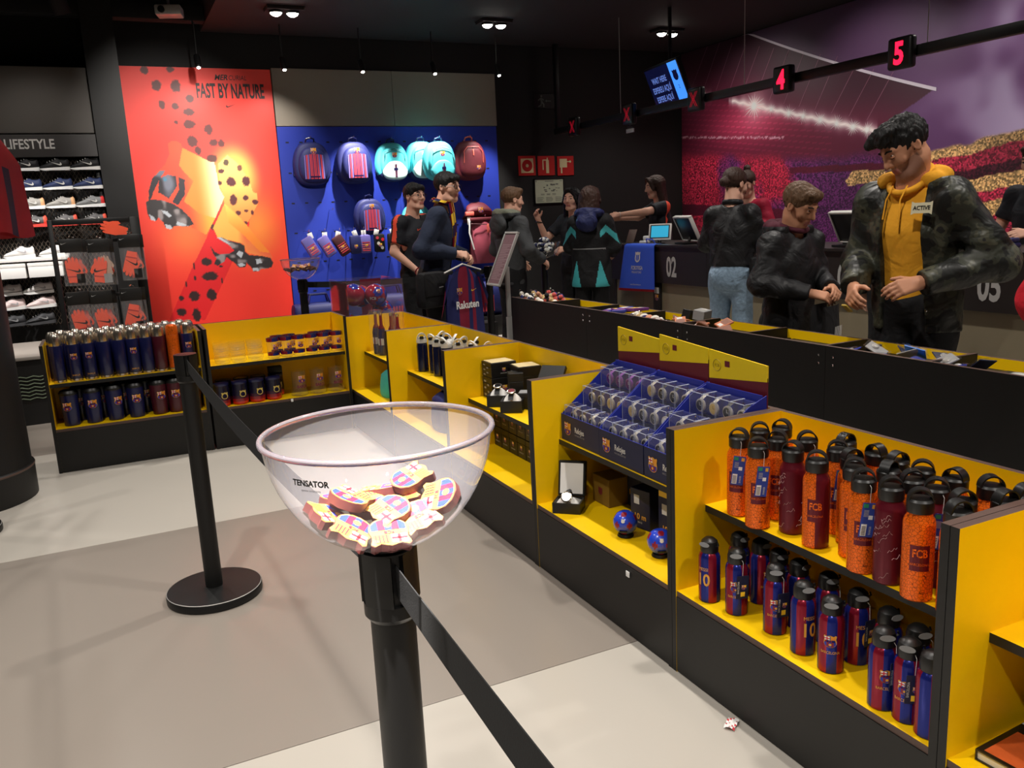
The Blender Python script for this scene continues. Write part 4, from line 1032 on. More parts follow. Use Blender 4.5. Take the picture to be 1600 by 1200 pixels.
for i, (x, y, tn) in enumerate(((1.615, 4.66, .5), (1.655, 4.565, -.3), (1.640, 4.46, .2), (1.72, 4.64, 1.2), (1.735, 4.54, .0), (1.715, 4.44, 2.0), (1.66, 4.375, -.6), (1.745, 4.345, .9), (1.69, 4.27, .4), (1.77, 4.25, 1.7), (1.73, 4.15, -.2), (1.775, 4.06, .6))):
    place(('w',), (x, y, SH + .0005), A0 + tn, 'navy bottle with white flip cap, %s from the far divider' % ORD[i], fn=spb)

# ---------------------------------------------------------------- black watch boxes
CARD = mat('black_gift_card', (24, 23, 22), .4, noise=.1, nscale=40); CARDT = mat('box_lid_cream', (214, 196, 150), .5, noise=.05); PILLOW = mat('white_pillow', (232, 230, 226), .7, noise=.03); GREYC = mat('grey_card', (150, 150, 150), .5)
def face_print(b, x, y, z, s, a=-PI / 2):
    pass
def gift_box(name, label, loc, rz, w, d, h, top=None, mark=True, group='black gift boxes'):
    t = thing(name, label, 'box', loc, rz, group)
    b = MB(); b.rbox(-w / 2, w / 2, -d / 2, d / 2, 0, h * .72, .002, CARD, seg=1); b.build('tray', t)
    b = MB(); b.rbox(-w / 2 - .001, w / 2 + .001, -d / 2 - .001, d / 2 + .001, h * .722, h, .002, CARD, seg=1); l = b.build('lid', t)
    if top:
        b = MB(); b.rbox(-w * .45, w * .45, -d * .45, d * .45, h + .0002, h + .002, .0008, top, seg=1); b.build('lid_label', l)
    if mark:
        f = frame((0, -d / 2 - .0016, 0), (1, 0, 0), (0, 0, 1)); b = MB()
        crest(b, lambda u, v, hh: f(u, v + h * .52, hh), min(w, h) * .26, small=True); b.text('BARCELONA', min(w, h) * .09, OFFW, lambda u, v: f(u, h * .26 + v, .0004)); b.build('front_print', t)
        f2 = frame((-w / 2 - .0016, 0, 0), (0, -1, 0), (0, 0, 1)); b = MB()
        for k in range(5): b.poly([(d * (-.3 + (k % 2) * .32), h * (.12 + .16 * k)), (d * (-.1 + (k % 2) * .3), h * (.12 + .16 * k)), (d * (-.1 + (k % 2) * .3), h * (.21 + .16 * k)), (d * (-.3 + (k % 2) * .32), h * (.21 + .16 * k))], GREYC, lambda u, v: f2(u, v))
        b.build('side_print', t)
    return t
g = gift_box('gift_box', 'large black gift box with cream lid label, on the upper stack at the divider', (1.688, 3.735, SH + .0005), 0, .135, .115, .105)
gift_box('gift_box', 'black gift box with pale lid standing on the box at the divider', (1.688, 3.735, SH + .107), 0, .135, .115, .075, CARDT)
gift_box('gift_box', 'black gift box with pale lid at the back, right of the tallest stack', (1.768, 3.60, SH + .0005), -.1, .12, .12, .17, CARDT)
gift_box('gift_box', 'narrow black box standing in front of the pale lidded boxes', (1.690, 3.555, SH + .0005), -.35, .07, .07, .15, mark=False)
# open lidded case
t = thing('gift_case', 'black case with its striped lid open at the back of the watch shelf', 'box', (1.742, 3.30, SH + .0005), -.9, 'black gift boxes')
b = MB(); b.rbox(-.06, .06, -.05, .05, 0, .135, .003, CARD, seg=1); b.build('tray', t)
b = MB(); b.rbox(-.06, .06, -.05, .05, 0, .02, .002, CARD, M=Matrix.Translation((0, .03, .155)) @ Matrix.Rotation(.75, 4, 'X'), seg=1); l = b.build('lid', t)
b = MB(); b.rbox(-.058, .058, -.056, -.05, .002, .018, .001, GREYC, M=Matrix.Translation((0, .03, .155)) @ Matrix.Rotation(.75, 4, 'X'), seg=1); b.build('lid_stripe', l)
WDIAL = mat('watch_dial_black', (18, 18, 20), .2, coat=.5); WDIALR = mat('watch_dial_claret', (120, 40, 50), .3)
def pillow_watch(label, loc, rz, dialm):
    t = thing('watch_box', label, 'watch', loc, rz, 'watches on white pillows')
    b = MB(); b.box(-.05, .05, -.05, .05, 0, .006, CARD)
    for a in ((-.05, .05, -.05, -.045), (-.05, .05, .045, .05), (-.05, -.045, -.045, .045), (.045, .05, -.045, .045)): b.box(*a, .006, .055, CARD)
    b.build('open_tray', t)
    b = MB(); vs = []; n = 8
    b.grid(lambda u, v: ((u - .5) * .088, (v - .5) * .088, .03 + .055 * (max(0, math.sin(PI * u)) ** .5) * (max(0, math.sin(PI * v)) ** .5)), 12, 12, PILLOW); b.build('pillow', t, smooth=3.2)
    b = MB(); pts = [(0, -.048 + .096 * i / 10, .036 + .058 * math.sin(PI * (.06 + .88 * i / 10)) ** .5) for i in range(11)]
    for i in range(10): 
        p, q = pts[i], pts[i + 1]; b.add([(-.012, p[1], p[2]), (.012, p[1], p[2]), (.012, q[1], q[2]), (-.012, q[1], q[2])], [(0, 1, 2, 3)], BLKP)
    b.build('strap', t)
    b = MB(); M = Matrix.Translation((0, -.018, .092)) @ Matrix.Rotation(.35, 4, 'X'); b.lathe([(.019, 0), (.02, .002), (.02, .007), (.016, .008)], 20, STEELC, M); w = b.build('watch_case', t)
    b = MB(); b.lathe([(.0155, .0075), (.0155, .0085)], 18, dialm, M, cap0=False); b.build('dial', w)
    return t
pillow_watch('black watch on a white pillow in an open tray, nearer the tall boxes', (1.603, 3.565, SH + .0005), -.6, WDIAL)
pillow_watch('claret watch on a white pillow in an open tray at the shelf edge', (1.603, 3.415, SH + .0005), -.6, WDIALR)
gift_box('gift_box', 'low black box behind the claret watch tray', (1.690, 3.43, SH + .0005), -.6, .085, .075, .075, GREYC, mark=False)
# rows of black boxes on the floor board
n = 0
for i, y in enumerate((3.735, 3.645, 3.555, 3.465, 3.375, 3.285)):
    for lv in range(2):
        gift_box('gift_box', 'black watch box, %s layer, %s from the far divider on the floor board' % (('lower', 'upper')[lv], ORD[i]), (1.725, y, BOT + .0005 + .1035 * lv), -PI / 2, .085, .125, .102)
# ---------------------------------------------------------------- watch trays with header cards
EDGE_GLINT = mat('case_edge_glint', (176, 182, 205), .2, alpha=None); WSTEEL = mat('watch_steel', (205, 200, 192), .3, .5); TRB = mat('tray_blue_card', (30, 44, 150), .5, noise=.05); TRN = mat('tray_navy_card', (26, 31, 62), .5, noise=.05); HCY = mat('header_yellow', (235, 205, 20), .5, noise=.03); HCM = mat('header_maroon', (104, 24, 40), .5, noise=.05)
wrs = random.Random(11)
DIALS = [(mat('dial_%d' % i, c, .25, coat=.4), c2) for i, (c, c2) in enumerate((((25, 25, 28), 'black'), ((210, 180, 110), 'gold'), ((225, 225, 225), 'white'), ((60, 60, 66), 'grey'), ((90, 30, 120), 'violet')))]
STRAPS = {'black': BLKP, 'gold': WSTEEL, 'white': BLKP, 'grey': WSTEEL, 'violet': mat('strap_violet', (120, 60, 150), .5)}
def boxed_watch(kind):
    k = ('bw', kind)
    if k in PROTO: return PROTO[k], False
    t = thing('boxed_watch', 'x', 'watch', group='boxed watches in the trays'); PROTO[k] = t
    dm, nm = DIALS[kind]
    w, d, h = .066, .064, .096
    b = MB(); b.rbox(-w / 2, w / 2, -d / 2, d / 2, 0, h, .004, CLEAR, seg=1); b.build('clear_case', t)
    b = MB(); e_ = w / 2 - .001
    for sx in (-1, 1): b.tube([(sx * e_, -d / 2 + .001, .004), (sx * e_, -d / 2 + .001, h - .003), (sx * e_, d / 2 - .002, h - .001)], .0011, EDGE_GLINT, 4)
    b.tube([(-e_, -d / 2 + .001, h - .002), (e_, -d / 2 + .001, h - .002)], .0013, EDGE_GLINT, 4); b.build('edge_glints', t)  # opaque pale strips that paint the highlights along the clear case edges
    b = MB(); b.box(-w / 2 + .002, w / 2 - .002, d / 2 - .006, d / 2 - .003, .004, h - .004, TRB); b.box(-w / 2 + .002, w / 2 - .002, -d / 2 + .003, d / 2 - .004, .002, .006, TRN)
    b.poly([(-.026, -.026), (.0, -.026), (.0, -.018), (-.026, -.018)], YELP, lambda u, v: (u, v, .0065)); b.build('insert_card', t)
    b = MB()
    for s in (1, -1):
        pts = [(0, -.012 + .0 * i, .047 + s * (.014 + .026 * i / 5) if i < 5 else .047 + s * .040) for i in range(6)]
        for i in range(5):
            y0 = -.010 + .030 * (i / 5) ** 2; y1 = -.010 + .030 * ((i + 1) / 5) ** 2; z0 = .047 + s * (.013 + .022 * i / 5); z1 = .047 + s * (.013 + .022 * (i + 1) / 5)
            q = [(-.009, y0, z0), (.009, y0, z0), (.009, y1, z1), (-.009, y1, z1)]
            b.add(q if s > 0 else q[::-1], [(0, 1, 2, 3)], STRAPS[nm])
    b.build('strap', t)
    M = Matrix.Translation((0, -.004, .047)) @ Matrix.Rotation(PI / 2, 4, 'X')
    b = MB(); b.lathe([(.0215, 0), (.0225, .003), (.0225, .008), (.018, .0095)], 20, WSTEEL if nm != 'violet' else STRAPS['violet'], M); c = b.build('watch_case', t)
    b = MB(); b.lathe([(.0178, .0090), (.0175, .0099)], 18, dm, M, cap0=False); 
    b.box(-.0006, .0006, 0, .010, .0100, .0104, OFFW if nm in ('black', 'grey', 'violet') else BLKP, M); b.box(0, .008, -.0006, .0006, .0100, .0104, OFFW if nm in ('black', 'grey', 'violet') else BLKP, M)
    b.build('dial', c)
    return t, True
TRAYS = [(2.716, 0.0, 4, 'left'), (2.426, 0, 4, 'middle'), (2.136, 0, 4, 'right')]
for ti, (yc, dx, nw, nm) in enumerate(TRAYS):
    x0 = 1.550 + (.003 if ti == 0 else 0.0)
    t = thing('watch_tray', 'navy cardboard watch tray with header card, %s of three' % nm, 'display', (x0, yc, SH + .0005), -PI / 2, 'cardboard watch trays')
    W, D = .284, .275
    b = MB(); b.box(-W / 2, W / 2, 0, .004, 0, .105, [TRN, TRB, TRN, TRN, TRB, TRN]); fpn = b.build('front_panel', t)
    f = frame((0, -.001, 0), (1, 0, 0), (0, 0, 1)); b = MB(); crest(b, lambda u, v, h: f(u - .09, v + .052, h), .05); b.text('Relojes', .030, OFFW, lambda u, v: f(u + .0, v + .048, .0006), bold=.02, sx=.8); b.text('WATCHES RELLOTGES', .009, GREYC, lambda u, v: f(u + .0, v + .034, .0006), sx=.8); b.build('front_print', fpn)
    for s in (-1, 1):
        b = MB(); x = s * (W / 2 - .002)
        prof = [(.004, 0), (D, 0), (D, .29), (.20, .26), (.004, .105)]
        b.add([(x - .0015, p[0], p[1]) for p in prof] + [(x + .0015, p[0], p[1]) for p in prof], [(0, 1, 2, 3, 4)[::-1], (5, 6, 7, 8, 9)] + [(i, (i + 1) % 5, (i + 1) % 5 + 5, i + 5) for i in range(5)], TRB); b.build('side_panel', t)
    for k in range(3):
        ya = .006 + .086 * k; b = MB(); b.box(-W / 2 + .004, W / 2 - .004, ya, ya + .084, .040 + .066 * k, .044 + .066 * k, TRB)
        b.box(-W / 2 + .004, W / 2 - .004, ya + .080, ya + .084, .044 + .066 * k, .044 + .066 * (k + 1) - .0005 + (.05 if k == 2 else 0), TRB); b.build('tier', t)
    hb = MB(); ht = .425 if ti != 2 else .405
    hb.box(-W / 2, W / 2, D + .001, D + .005, 0, ht - .06, [HCM] * 6)
    s0, s1 = (.235, .26) if ti == 0 else (.245, .27)
    hb.add([(-W / 2, D, ht - .100), (W / 2, D, ht - .072), (W / 2, D, ht - .02), (-W / 2, D, ht), (-W / 2, D + .006, ht - .100), (W / 2, D + .006, ht - .072), (W / 2, D + .006, ht - .02), (-W / 2, D + .006, ht)], [(0, 1, 2, 3), (7, 6, 5, 4), (3, 2, 6, 7), (0, 4, 5, 1), (0, 3, 7, 4), (1, 5, 6, 2)], HCY); h_ = hb.build('header_card', t)
    f = frame((0, D - .001, 0), (1, 0, 0), (0, 0, 1)); b = MB(); HI = mat('header_ink', (150, 125, 20), .5)
    b.tube([f(-.10 + .02 * math.cos(2 * PI * i / 16), ht - .05 + .02 * math.sin(2 * PI * i / 16), 0) for i in range(16)], .0012, HI, 4, closed=True); b.text('FCB', .014, HI, lambda u, v: f(u - .10, ht - .055 + v, .0004)); b.poly([(-.06, ht - .05), (-.035, ht - .05), (-.035, ht - .03), (-.06, ht - .03)], HCM, f); b.build('header_print', h_)
    for k in range(3):
        for c in range(nw):
            kind = wrs.choice([0, 1, 2, 3, 0, 3]) if not (k == 2 and ti == 0) else 4
            lx = -W / 2 + .0375 + c * .0695; ly = .006 + .086 * k + .040; z = .0445 + .066 * k
            place((kind,), (x0 + ly, yc - lx, SH + .0008 + z), -PI / 2, '%s dial boxed watch, %s from the left in the %s tier of the %s tray' % (DIALS[kind][1], ORD[c], ('front', 'middle', 'top')[k], nm), fn=boxed_watch)

# ---------------------------------------------------------------- below the trays: open watch case, boxes, ball clocks
t = thing('watch_case', 'open black case with a steel watch on a white pillow, below the trays', 'watch', (1.505, 2.735, BOT + .0005), -.75)
b = MB(); b.box(-.055, .055, -.045, .045, 0, .008, CARD)
for a in ((-.055, .055, -.045, -.039), (-.055, .055, .039, .045), (-.055, -.049, -.039, .039), (.049, .055, -.039, .039)): b.box(*a, .008, .042, CARD)
b.build('tray', t)
b = MB(); b.rbox(-.055, .055, 0, .028, .0, .14, .003, CARD, M=Matrix.Translation((0, .046, .042)) @ Matrix.Rotation(-.25, 4, 'X'), seg=1); l = b.build('lid', t)
b = MB(); b.box(-.046, .046, -.0015, -.0005, .01, .13, PILLOW, M=Matrix.Translation((0, .046, .042)) @ Matrix.Rotation(-.25, 4, 'X')); b.build('lid_lining', l)
b = MB(); b.grid(lambda u, v: ((u - .5) * .096, (v - .5) * .076, .03 + .022 * math.sin(PI * u) ** .5 * max(0, math.sin(PI * v)) ** .5), 10, 10, PILLOW); b.build('pillow', t, smooth=3.2)
M = Matrix.Translation((0, -.03, .062)) @ Matrix.Rotation(.9, 4, 'X'); b = MB(); b.lathe([(.02, 0), (.022, .002), (.022, .008), (.018, .010)], 24, STEELC, M); w = b.build('watch_head', t)
b = MB(); b.lathe([(.0175, .0095), (.017, .0102)], 18, DIALS[2][0], M, cap0=False); b.build('dial', w)
b = MB(); b.tube([(0, -.03, .055), (0, -.005, .075), (0, .02, .07), (0, .03, .055)], .010, BLKP, 8); b.build('strap', t)
BROWN = mat('brown_card', (120, 92, 30), .6, noise=.08)
t = thing('card_box', 'brown cardboard box with a small crest below the watch trays', 'box', (1.690, 2.725, BOT + .0005), -PI / 2)
b = MB(); b.rbox(-.06, .06, -.045, .045, 0, .115, .002, BROWN, seg=1); b.build('body', t)
f = frame((0, -.0455, 0), (1, 0, 0), (0, 0, 1)); b = MB(); crest(b, lambda u, v, h: f(u, v + .055, h), .03, mono=HCM); b.build('crest_print', t)
def navy_box(label, loc, rz, w, d, h, col=None):
    t = thing('clock_box', label, 'box', loc, rz, 'navy clock boxes')
    b = MB(); b.rbox(-w / 2, w / 2, -d / 2, d / 2, 0, h, .002, DKNAVY, seg=1); b.build('body', t)
    f = frame((0, -d / 2 - .0006, 0), (1, 0, 0), (0, 0, 1)); b = MB()
    b.poly([(-w * .3, h * .62), (-w * .02, h * .62), (-w * .02, h * .85), (-w * .3, h * .85)], OFFW, f); b.text('10 m', .030, GOLD, lambda u, v: f(u, h * .25 + v, .0005), bold=.02); b.text('RELOJ', .008, OFFW, lambda u, v: f(u, h * .15 + v, .0005)); b.build('front_print', t)
    if col: 
        b = MB(); b.box(-w * .45, 0, -d / 2 - .001, -d / 2 + .03, h + .0002, h + .02, YELP); b.box(0, w * .45, -d / 2 - .001, -d / 2 + .03, h + .0002, h + .02, RED); b.build('top_flash', t)
    return t
for i, y in enumerate((2.62, 2.53, 2.44, 2.35, 2.26, 2.17, 2.08)):
    navy_box('navy clock box in the back row below the trays, %s from the left' % ORD[i], (1.775, y, BOT + .0005), -PI / 2, .085, .09, .20)
navy_box('navy clock box standing alone behind the left ball clock', (1.665, 2.43, BOT + .0005), -PI / 2 + .2, .095, .08, .15)
navy_box('navy clock box with a yellow and red flash behind the right ball clock', (1.665, 2.255, BOT + .0005), -PI / 2 + .1, .10, .08, .165, True)
BALLB = mat('ball_blue', (40, 70, 205), .25, coat=.5, noise=.04); BALLM = mat('ball_claret', (140, 24, 44), .3)
PHI = (1 + 5 ** .5) / 2
ICO = [Vector(p).normalized() for p in [(s * 1, t_ * PHI, 0) for s in (-1, 1) for t_ in (-1, 1)] + [(0, s * 1, t_ * PHI) for s in (-1, 1) for t_ in (-1, 1)] + [(s * PHI, 0, t_ * 1) for s in (-1, 1) for t_ in (-1, 1)]]
def ball(name, r, base, patch, parent, seg=32, lines=None, spots=ICO, sr=.40):
    """sphere whose faces near the pentagon centres carry a second colour"""
    b = MB(); n = seg; rings = seg // 2
    vs = [(0, 0, -r)]; 
    for j in range(1, rings):
        th = -PI / 2 + PI * j / rings
        for k in range(n): vs.append((r * math.cos(th) * math.cos(2 * PI * k / n), r * math.cos(th) * math.sin(2 * PI * k / n), r * math.sin(th)))
    vs.append((0, 0, r)); fs = []; top = len(vs) - 1
    for k in range(n): fs.append((0, 1 + (k + 1) % n, 1 + k))
    for j in range(rings - 2):
        for k in range(n): fs.append((1 + j * n + k, 1 + j * n + (k + 1) % n, 1 + (j + 1) * n + (k + 1) % n, 1 + (j + 1) * n + k))
    for k in range(n): fs.append((1 + (rings - 2) * n + k, 1 + (rings - 2) * n + (k + 1) % n, top))
    def pick(f):
        c = sum((Vector(vs[i]) for i in f), Vector()).normalized()
        return patch if any(c.angle(s) < sr for s in spots) else base
    b.add(vs, fs, [pick(f) for f in fs])
    return b.build(name, parent, smooth=3.2)
for i, (x, y, lb) in enumerate(((1.545, 2.395, 'blue football shaped clock half in shade below the middle tray'), (1.545, 2.185, 'blue football shaped clock with slot at the cabinet front, beside the divider'))):
    t = thing('ball_clock', lb, 'clock', (x, y, BOT + .0005), A0 + .3 * i, 'football clocks')
    b = MB(); b.lathe([(.028, 0), (.03, .003), (.026, .012)], 20, BLKP); b.build('foot', t)
    o = ball('ball', .044, BALLB, BALLM, t, 40, sr=.27); o.location = (0, 0, .052)
    b = MB(); f = lambda u, v, h=0: Vector((.0445 * math.sin(u / .044) * math.cos(v / .044), -.0445 * math.cos(u / .044) * math.cos(v / .044), .052 + .0445 * math.sin(v / .044))) * 1.0 
    crest(b, lambda u, v, h: f(u, v + .018) * (1 + h * .4), .014, mono=OFFW); b.build('crest_print', t)
    b = MB(); b.rbox(-.014, .014, -.0435, -.038, .028, .034, .001, BLKP); b.build('slot', t)
# ---------------------------------------------------------------- books in the nearest cabinet
BOOKC = mat('book_black_cover', (20, 18, 18), .3, coat=.3); PAGES = mat('book_pages', (225, 218, 200), .7, noise=.05); ORF = mat('book_orange', (200, 90, 40), .5, noise=.3, nscale=40)
t = thing('photo_book', 'black cover photo book lying face up at the lower right', 'book', (1.590, .868, BOT + .0005), -PI / 2 + .05, 'club books')
for lv in range(1):
    b = MB(); b.box(-.13, .13, -.10, .10, .003, .022, PAGES); b.build('pages', t)
    b = MB(); b.box(-.133, .133, -.104, .104, 0, .003, BOOKC); b.box(-.133, .133, -.104, .104, .022, .025, BOOKC); b.box(-.133, -.13, -.104, .104, .003, .022, BOOKC); c = b.build('cover', t)
    f = frame((0, 0, .0255), (1, 0, 0), (0, 1, 0)); b = MB(); b.text('FC BARCELONA', .046, OFFW, lambda u, v: f(u, v + .055), bold=.02, sx=.8); b.text('2017 2018', .02, GOLD, lambda u, v: f(u, v + .03)); b.poly([(-.12, -.095), (.12, -.095), (.12, .02), (-.12, .02)], ORF, lambda u, v: f(u, v, -.0002)); b.build('cover_print', c)
t = thing('boxed_book', 'black box set standing behind the photo book', 'book', (1.765, .905, BOT + .0005), -PI / 2, 'club books')
b = MB(); b.rbox(-.09, .09, -.03, .03, 0, .20, .002, BOOKC, seg=1); b.build('case', t)
f = frame((0, -.031, 0), (1, 0, 0), (0, 0, 1)); b = MB(); b.text('FC', .06, OFFW, lambda u, v: f(u - .04, v + .13), bold=.02); b.text('BARCELONA', .02, GREYC, lambda u, v: f(u - .02, v + .10)); b.build('front_print', t)
# small white price clips on the shelf edges and one on the floor
for i, p in enumerate(((1.005, 5.628, .258),)):
    b = MB(); b.rbox(-.008, .008, -.004, 0, -.010, .010, .002, WHITE); tag(b.build('price_clip', None, p), 'tiny white sticker on the kick panel below the beer mugs', 'sticker')
b = MB(); b.rbox(-.003, 0, -.010, .010, -.010, .010, .001, WHITE); tag(b.build('price_clip', None, (1.4285, 2.205, .225)), 'tiny white sticker on the black panel below the ball clocks', 'sticker')
b = MB(); rs = random.Random(2); b.grid(lambda u, v: ((u - .5) * .05, (v - .5) * .03, .003 + .008 * abs(math.sin(7 * u + 3 * v))), 8, 5, WHITE, lambda i, j: RED if (i + j) % 3 == 0 else WHITE); tag(b.build('sweet_wrapper', None, (1.392, 1.644, .0), (0, 0, .6)), 'crumpled red and white sweet wrapper on the pale floor', 'wrapper')
# ================================================================ stanchions, belts and topper bowls
def stanchion(label, x, y, rz=0.0):
    t = thing('queue_post', label, 'post', (x, y, 0), rz, 'black queue posts')
    b = MB(); b.lathe([(.176, 0), (.180, .004), (.180, .028), (.176, .034), (.030, .040)], 48, BLKM, segm=None); b.build('base', t)
    b = MB(); b.lathe([(.1775, .0315), (.1785, .0335), (.1765, .0350)], 48, SILVER, cap0=False, cap1=False); b.build('base_edge', t)
    b = MB(); b.lathe([(.0325, .038), (.0325, .90)], 28, BLKM, cap0=False); b.build('pole', t)
    b = MB()
    prof = []
    for k in range(4):
        a = PI / 2 * k
        for da, r in ((-.62, .040), (-.22, .042), (-.16, .034), (.16, .034), (.22, .042), (.62, .040)): prof.append((r * math.cos(a + da), r * math.sin(a + da)))
    b.prism(prof, .885, .962, BLKP); b.lathe([(.034, .858), (.040, .866), (.040, .8848)], 28, BLKP); h = b.build('belt_head', t, smooth=.4)
    b = MB(); b.lathe([(.041, .9622), (.041, .9645), (.002, .966)], 28, BLKP); b.build('top_cap', h)
    return t
stanchion('black queue post with round base standing alone on the taupe floor', .219, 3.32)
stanchion('black queue post carrying the large clear bowl in front', .308, 1.10)
stanchion('black queue post whose round base peeks out by the round column', -.815, 4.69)
stanchion('black queue post carrying the small filled bowl behind the glass cabinet', 1.43, 7.0)
stanchion('black queue post hidden behind the man in the dark blazer', 3.08, 6.93)
BELT = mat('belt_black_webbing', (17, 18, 19), .8, noise=.2, nscale=400, bump=.2)
def belt(label, p, q, sag=.03, z=.924):
    b = MB(); P = Vector((p[0], p[1], 0)); Q = Vector((q[0], q[1], 0)); d = (Q - P); L = d.length; d.normalize(); nn = Vector((-d.y, d.x, 0)) * .0008
    p0 = P + d * .0345; L -= .069; n = 16; vs = []
    for i in range(n + 1):
        t = i / n; c = p0 + d * (L * t); zz = z - sag * 4 * t * (1 - t); tw = .004 * math.sin(PI * t)
        for hz in (-.024, .024):
            for s in (-1, 1): vs.append(c + nn * s + Vector((-d.y, d.x, 0)) * (tw * hz / .024) + Vector((0, 0, zz + hz)))
    fs = []
    for i in range(n):
        a = 4 * i; e = a + 4
        fs += [(a, a + 2, e + 2, e), (a + 1, e + 1, e + 3, a + 3), (a, e, e + 1, a + 1), (a + 2, a + 3, e + 3, e + 2)]
    fs += [(0, 1, 3, 2), (4 * n, 4 * n + 2, 4 * n + 3, 4 * n + 1)]
    b.add(vs, fs, BELT); tag(b.build('queue_belt', smooth=None), label, 'belt', 'black queue belts')
belt('black belt from the bowl post towards the lower right', (.308, 1.10), (.285, -.95))
belt('black belt running from the lone queue post to the bowl post', (.219, 3.32), (.308, 1.10))
belt('black belt stretched behind the case of balls', (1.43, 7.0), (3.08, 6.93))
stanchion('black queue post behind the viewer holding the end of the front belt', .285, -.95)
def bowl(label, x, y, z, R=.157, H=.168, group='clear bowls'):
    t = thing('topper_bowl', label, 'bowl', (x, y, z), 0, group)
    prof_o = [(.030, 0)] + [(max(.03, R * math.sin(PI / 2 * k / 14) ** .92), H * (1 - math.cos(PI / 2 * k / 14) ** 1.12)) for k in range(3, 15)]
    b = MB(); b.lathe(prof_o, 64, BOWLM, cap0=True, cap1=False); b.build('shell', t, smooth=1.5)
    b = MB(); b.tube([((R + .0015) * math.cos(2 * PI * k / 64), (R + .0015) * math.sin(2 * PI * k / 64), H) for k in range(64)], .0042, RIMM, 10, closed=True); b.build('rim', t, smooth=3.2)
    b = MB(); b.lathe([(.036, -.0), (.036, .003), (.002, .004)], 28, BLKP); b.build('foot_disc', t)
    return t, prof_o
BOWLM = clear_mat('bowl_acrylic', tint=(.93, .92, .94), haze=.085, rough=.02, ior=1.49)
RIMM = mat('bowl_rim_acrylic', (205, 196, 205), .10, trans=.92, ior=1.3)
bt, prof = bowl('large clear plastic bowl of crest shaped rubbers on the front post', .308, 1.10, .9668)
f = lambda u, v, h=0: Vector((.1572 * math.sin(u / .156 - .86), -.1572 * math.cos(u / .156 - .86), v))
b = MB(); b.text('TENSATOR', .0105, BLKP, lambda u, v: f(u, v + .137, 0), bold=.04); b.text('queue solutions', .0045, BLKP, lambda u, v: f(u, v + .130, 0)); b.build('bowl_print', bt)
def rubber_crest(label, loc, rot, first=[None]):
    if first[0] is None:
        t = thing('crest_rubber', label, 'rubber', loc, 0, 'crest rubbers in the bowl'); first[0] = t
        top = [(-0.50, 0.44), (-0.42, 0.52), (-0.25, 0.43), (0, 0.52), (0.25, 0.43), (0.42, 0.52), (0.50, 0.44), (0.44, 0.20), (0.50, -0.05), (.46, -.28), (.3, -.45), (0, -.54), (-.3, -.45), (-.46, -.28), (-.5, -.05), (-.44, .2)]
        w = .057; b = MB(); b.prism([(x * w, y * w) for x, y in top[::-1]], -.007, .006, mat('rubber_brown_side', (86, 38, 36), .6), None); b.build('body', t)
        b = MB(); crest(b, lambda u, v, h: Vector((u, v, .0062 + h * .6)), w * .97); b.build('crest_print', t)
    else: t = dup(first[0], loc, label=label)
    t.rotation_euler = (Matrix.Rotation(rot[0], 3, 'X') @ Matrix.Rotation(rot[1], 3, 'Y') @ Matrix.Rotation(rot[2], 3, 'Z')).to_euler()
    return t
CR = [(-.005, -.030, .992, .36, 0, 3.0, 'crest rubber lying upside down at the bowl bottom nearest the viewer'), (.048, -.010, 1.000, .40, -.30, 3.2, 'crest rubber right of the bowl centre, turned upside down'), (-.052, -.016, 1.002, .40, .35, 2.5, 'brightest crest rubber, left of the front one in the bowl'), (-.072, .030, 1.012, .20, .50, 1.8, 'crest rubber at the left side of the bowl'), (-.045, .075, 1.016, -.10, .25, 4.7, 'tilted crest rubber at the back left of the bowl'), (-.012, .050, 1.014, .30, .05, .3, 'pale crest rubber standing out behind the bowl centre'), (.012, .012, 1.010, .32, -.15, 1.9, 'crest rubber at the middle of the bowl'), (.045, .055, 1.012, .05, -.30, 4.4, 'crest rubber lying behind the right one'), (.084, -.002, 1.022, .30, -.60, 1.0, 'crest rubber leaning on the right wall of the bowl'), (.062, .062, 1.036, .20, -.30, 4.9, 'topmost crest rubber of the pile on the right'), (-.038, .040, 1.030, .15, .35, 5.5, 'crest rubber tipped up at the bowl centre left'), (.020, .085, 1.018, -.20, 0, 1.2, 'crest rubber at the very back of the bowl')]
for x, y, z, rx, ry, rz, lb in CR: rubber_crest(lb, (.308 + x, 1.10 + y, z), (rx, ry, rz))
bt, _ = bowl('small clear bowl full of crest rubbers behind the glass cabinet', 1.43, 7.0, .9668)
rs = random.Random(8)
for i in range(16):
    a = 2 * PI * i / 8 + (.4 if i > 7 else 0); r = (.105, .05)[i // 8]; z = 1.055 + .022 * (i // 8)
    rubber_crest('crest rubber %s of the far bowl, %s' % (('in the outer ring', 'in the heap top')[i // 8], ('facing the blue wall', 'facing the desk', 'towards the poster', 'towards the shoes', 'on the side of the queue', 'nearest the ball case', 'over the post', 'beside the belt')[i % 8]), (1.43 + r * math.cos(a), 7.0 + r * math.sin(a), z), (rs.uniform(-.5, .5), rs.uniform(-.5, .5), rs.uniform(0, 6)))['group'] = 'crest rubbers in the far bowl'

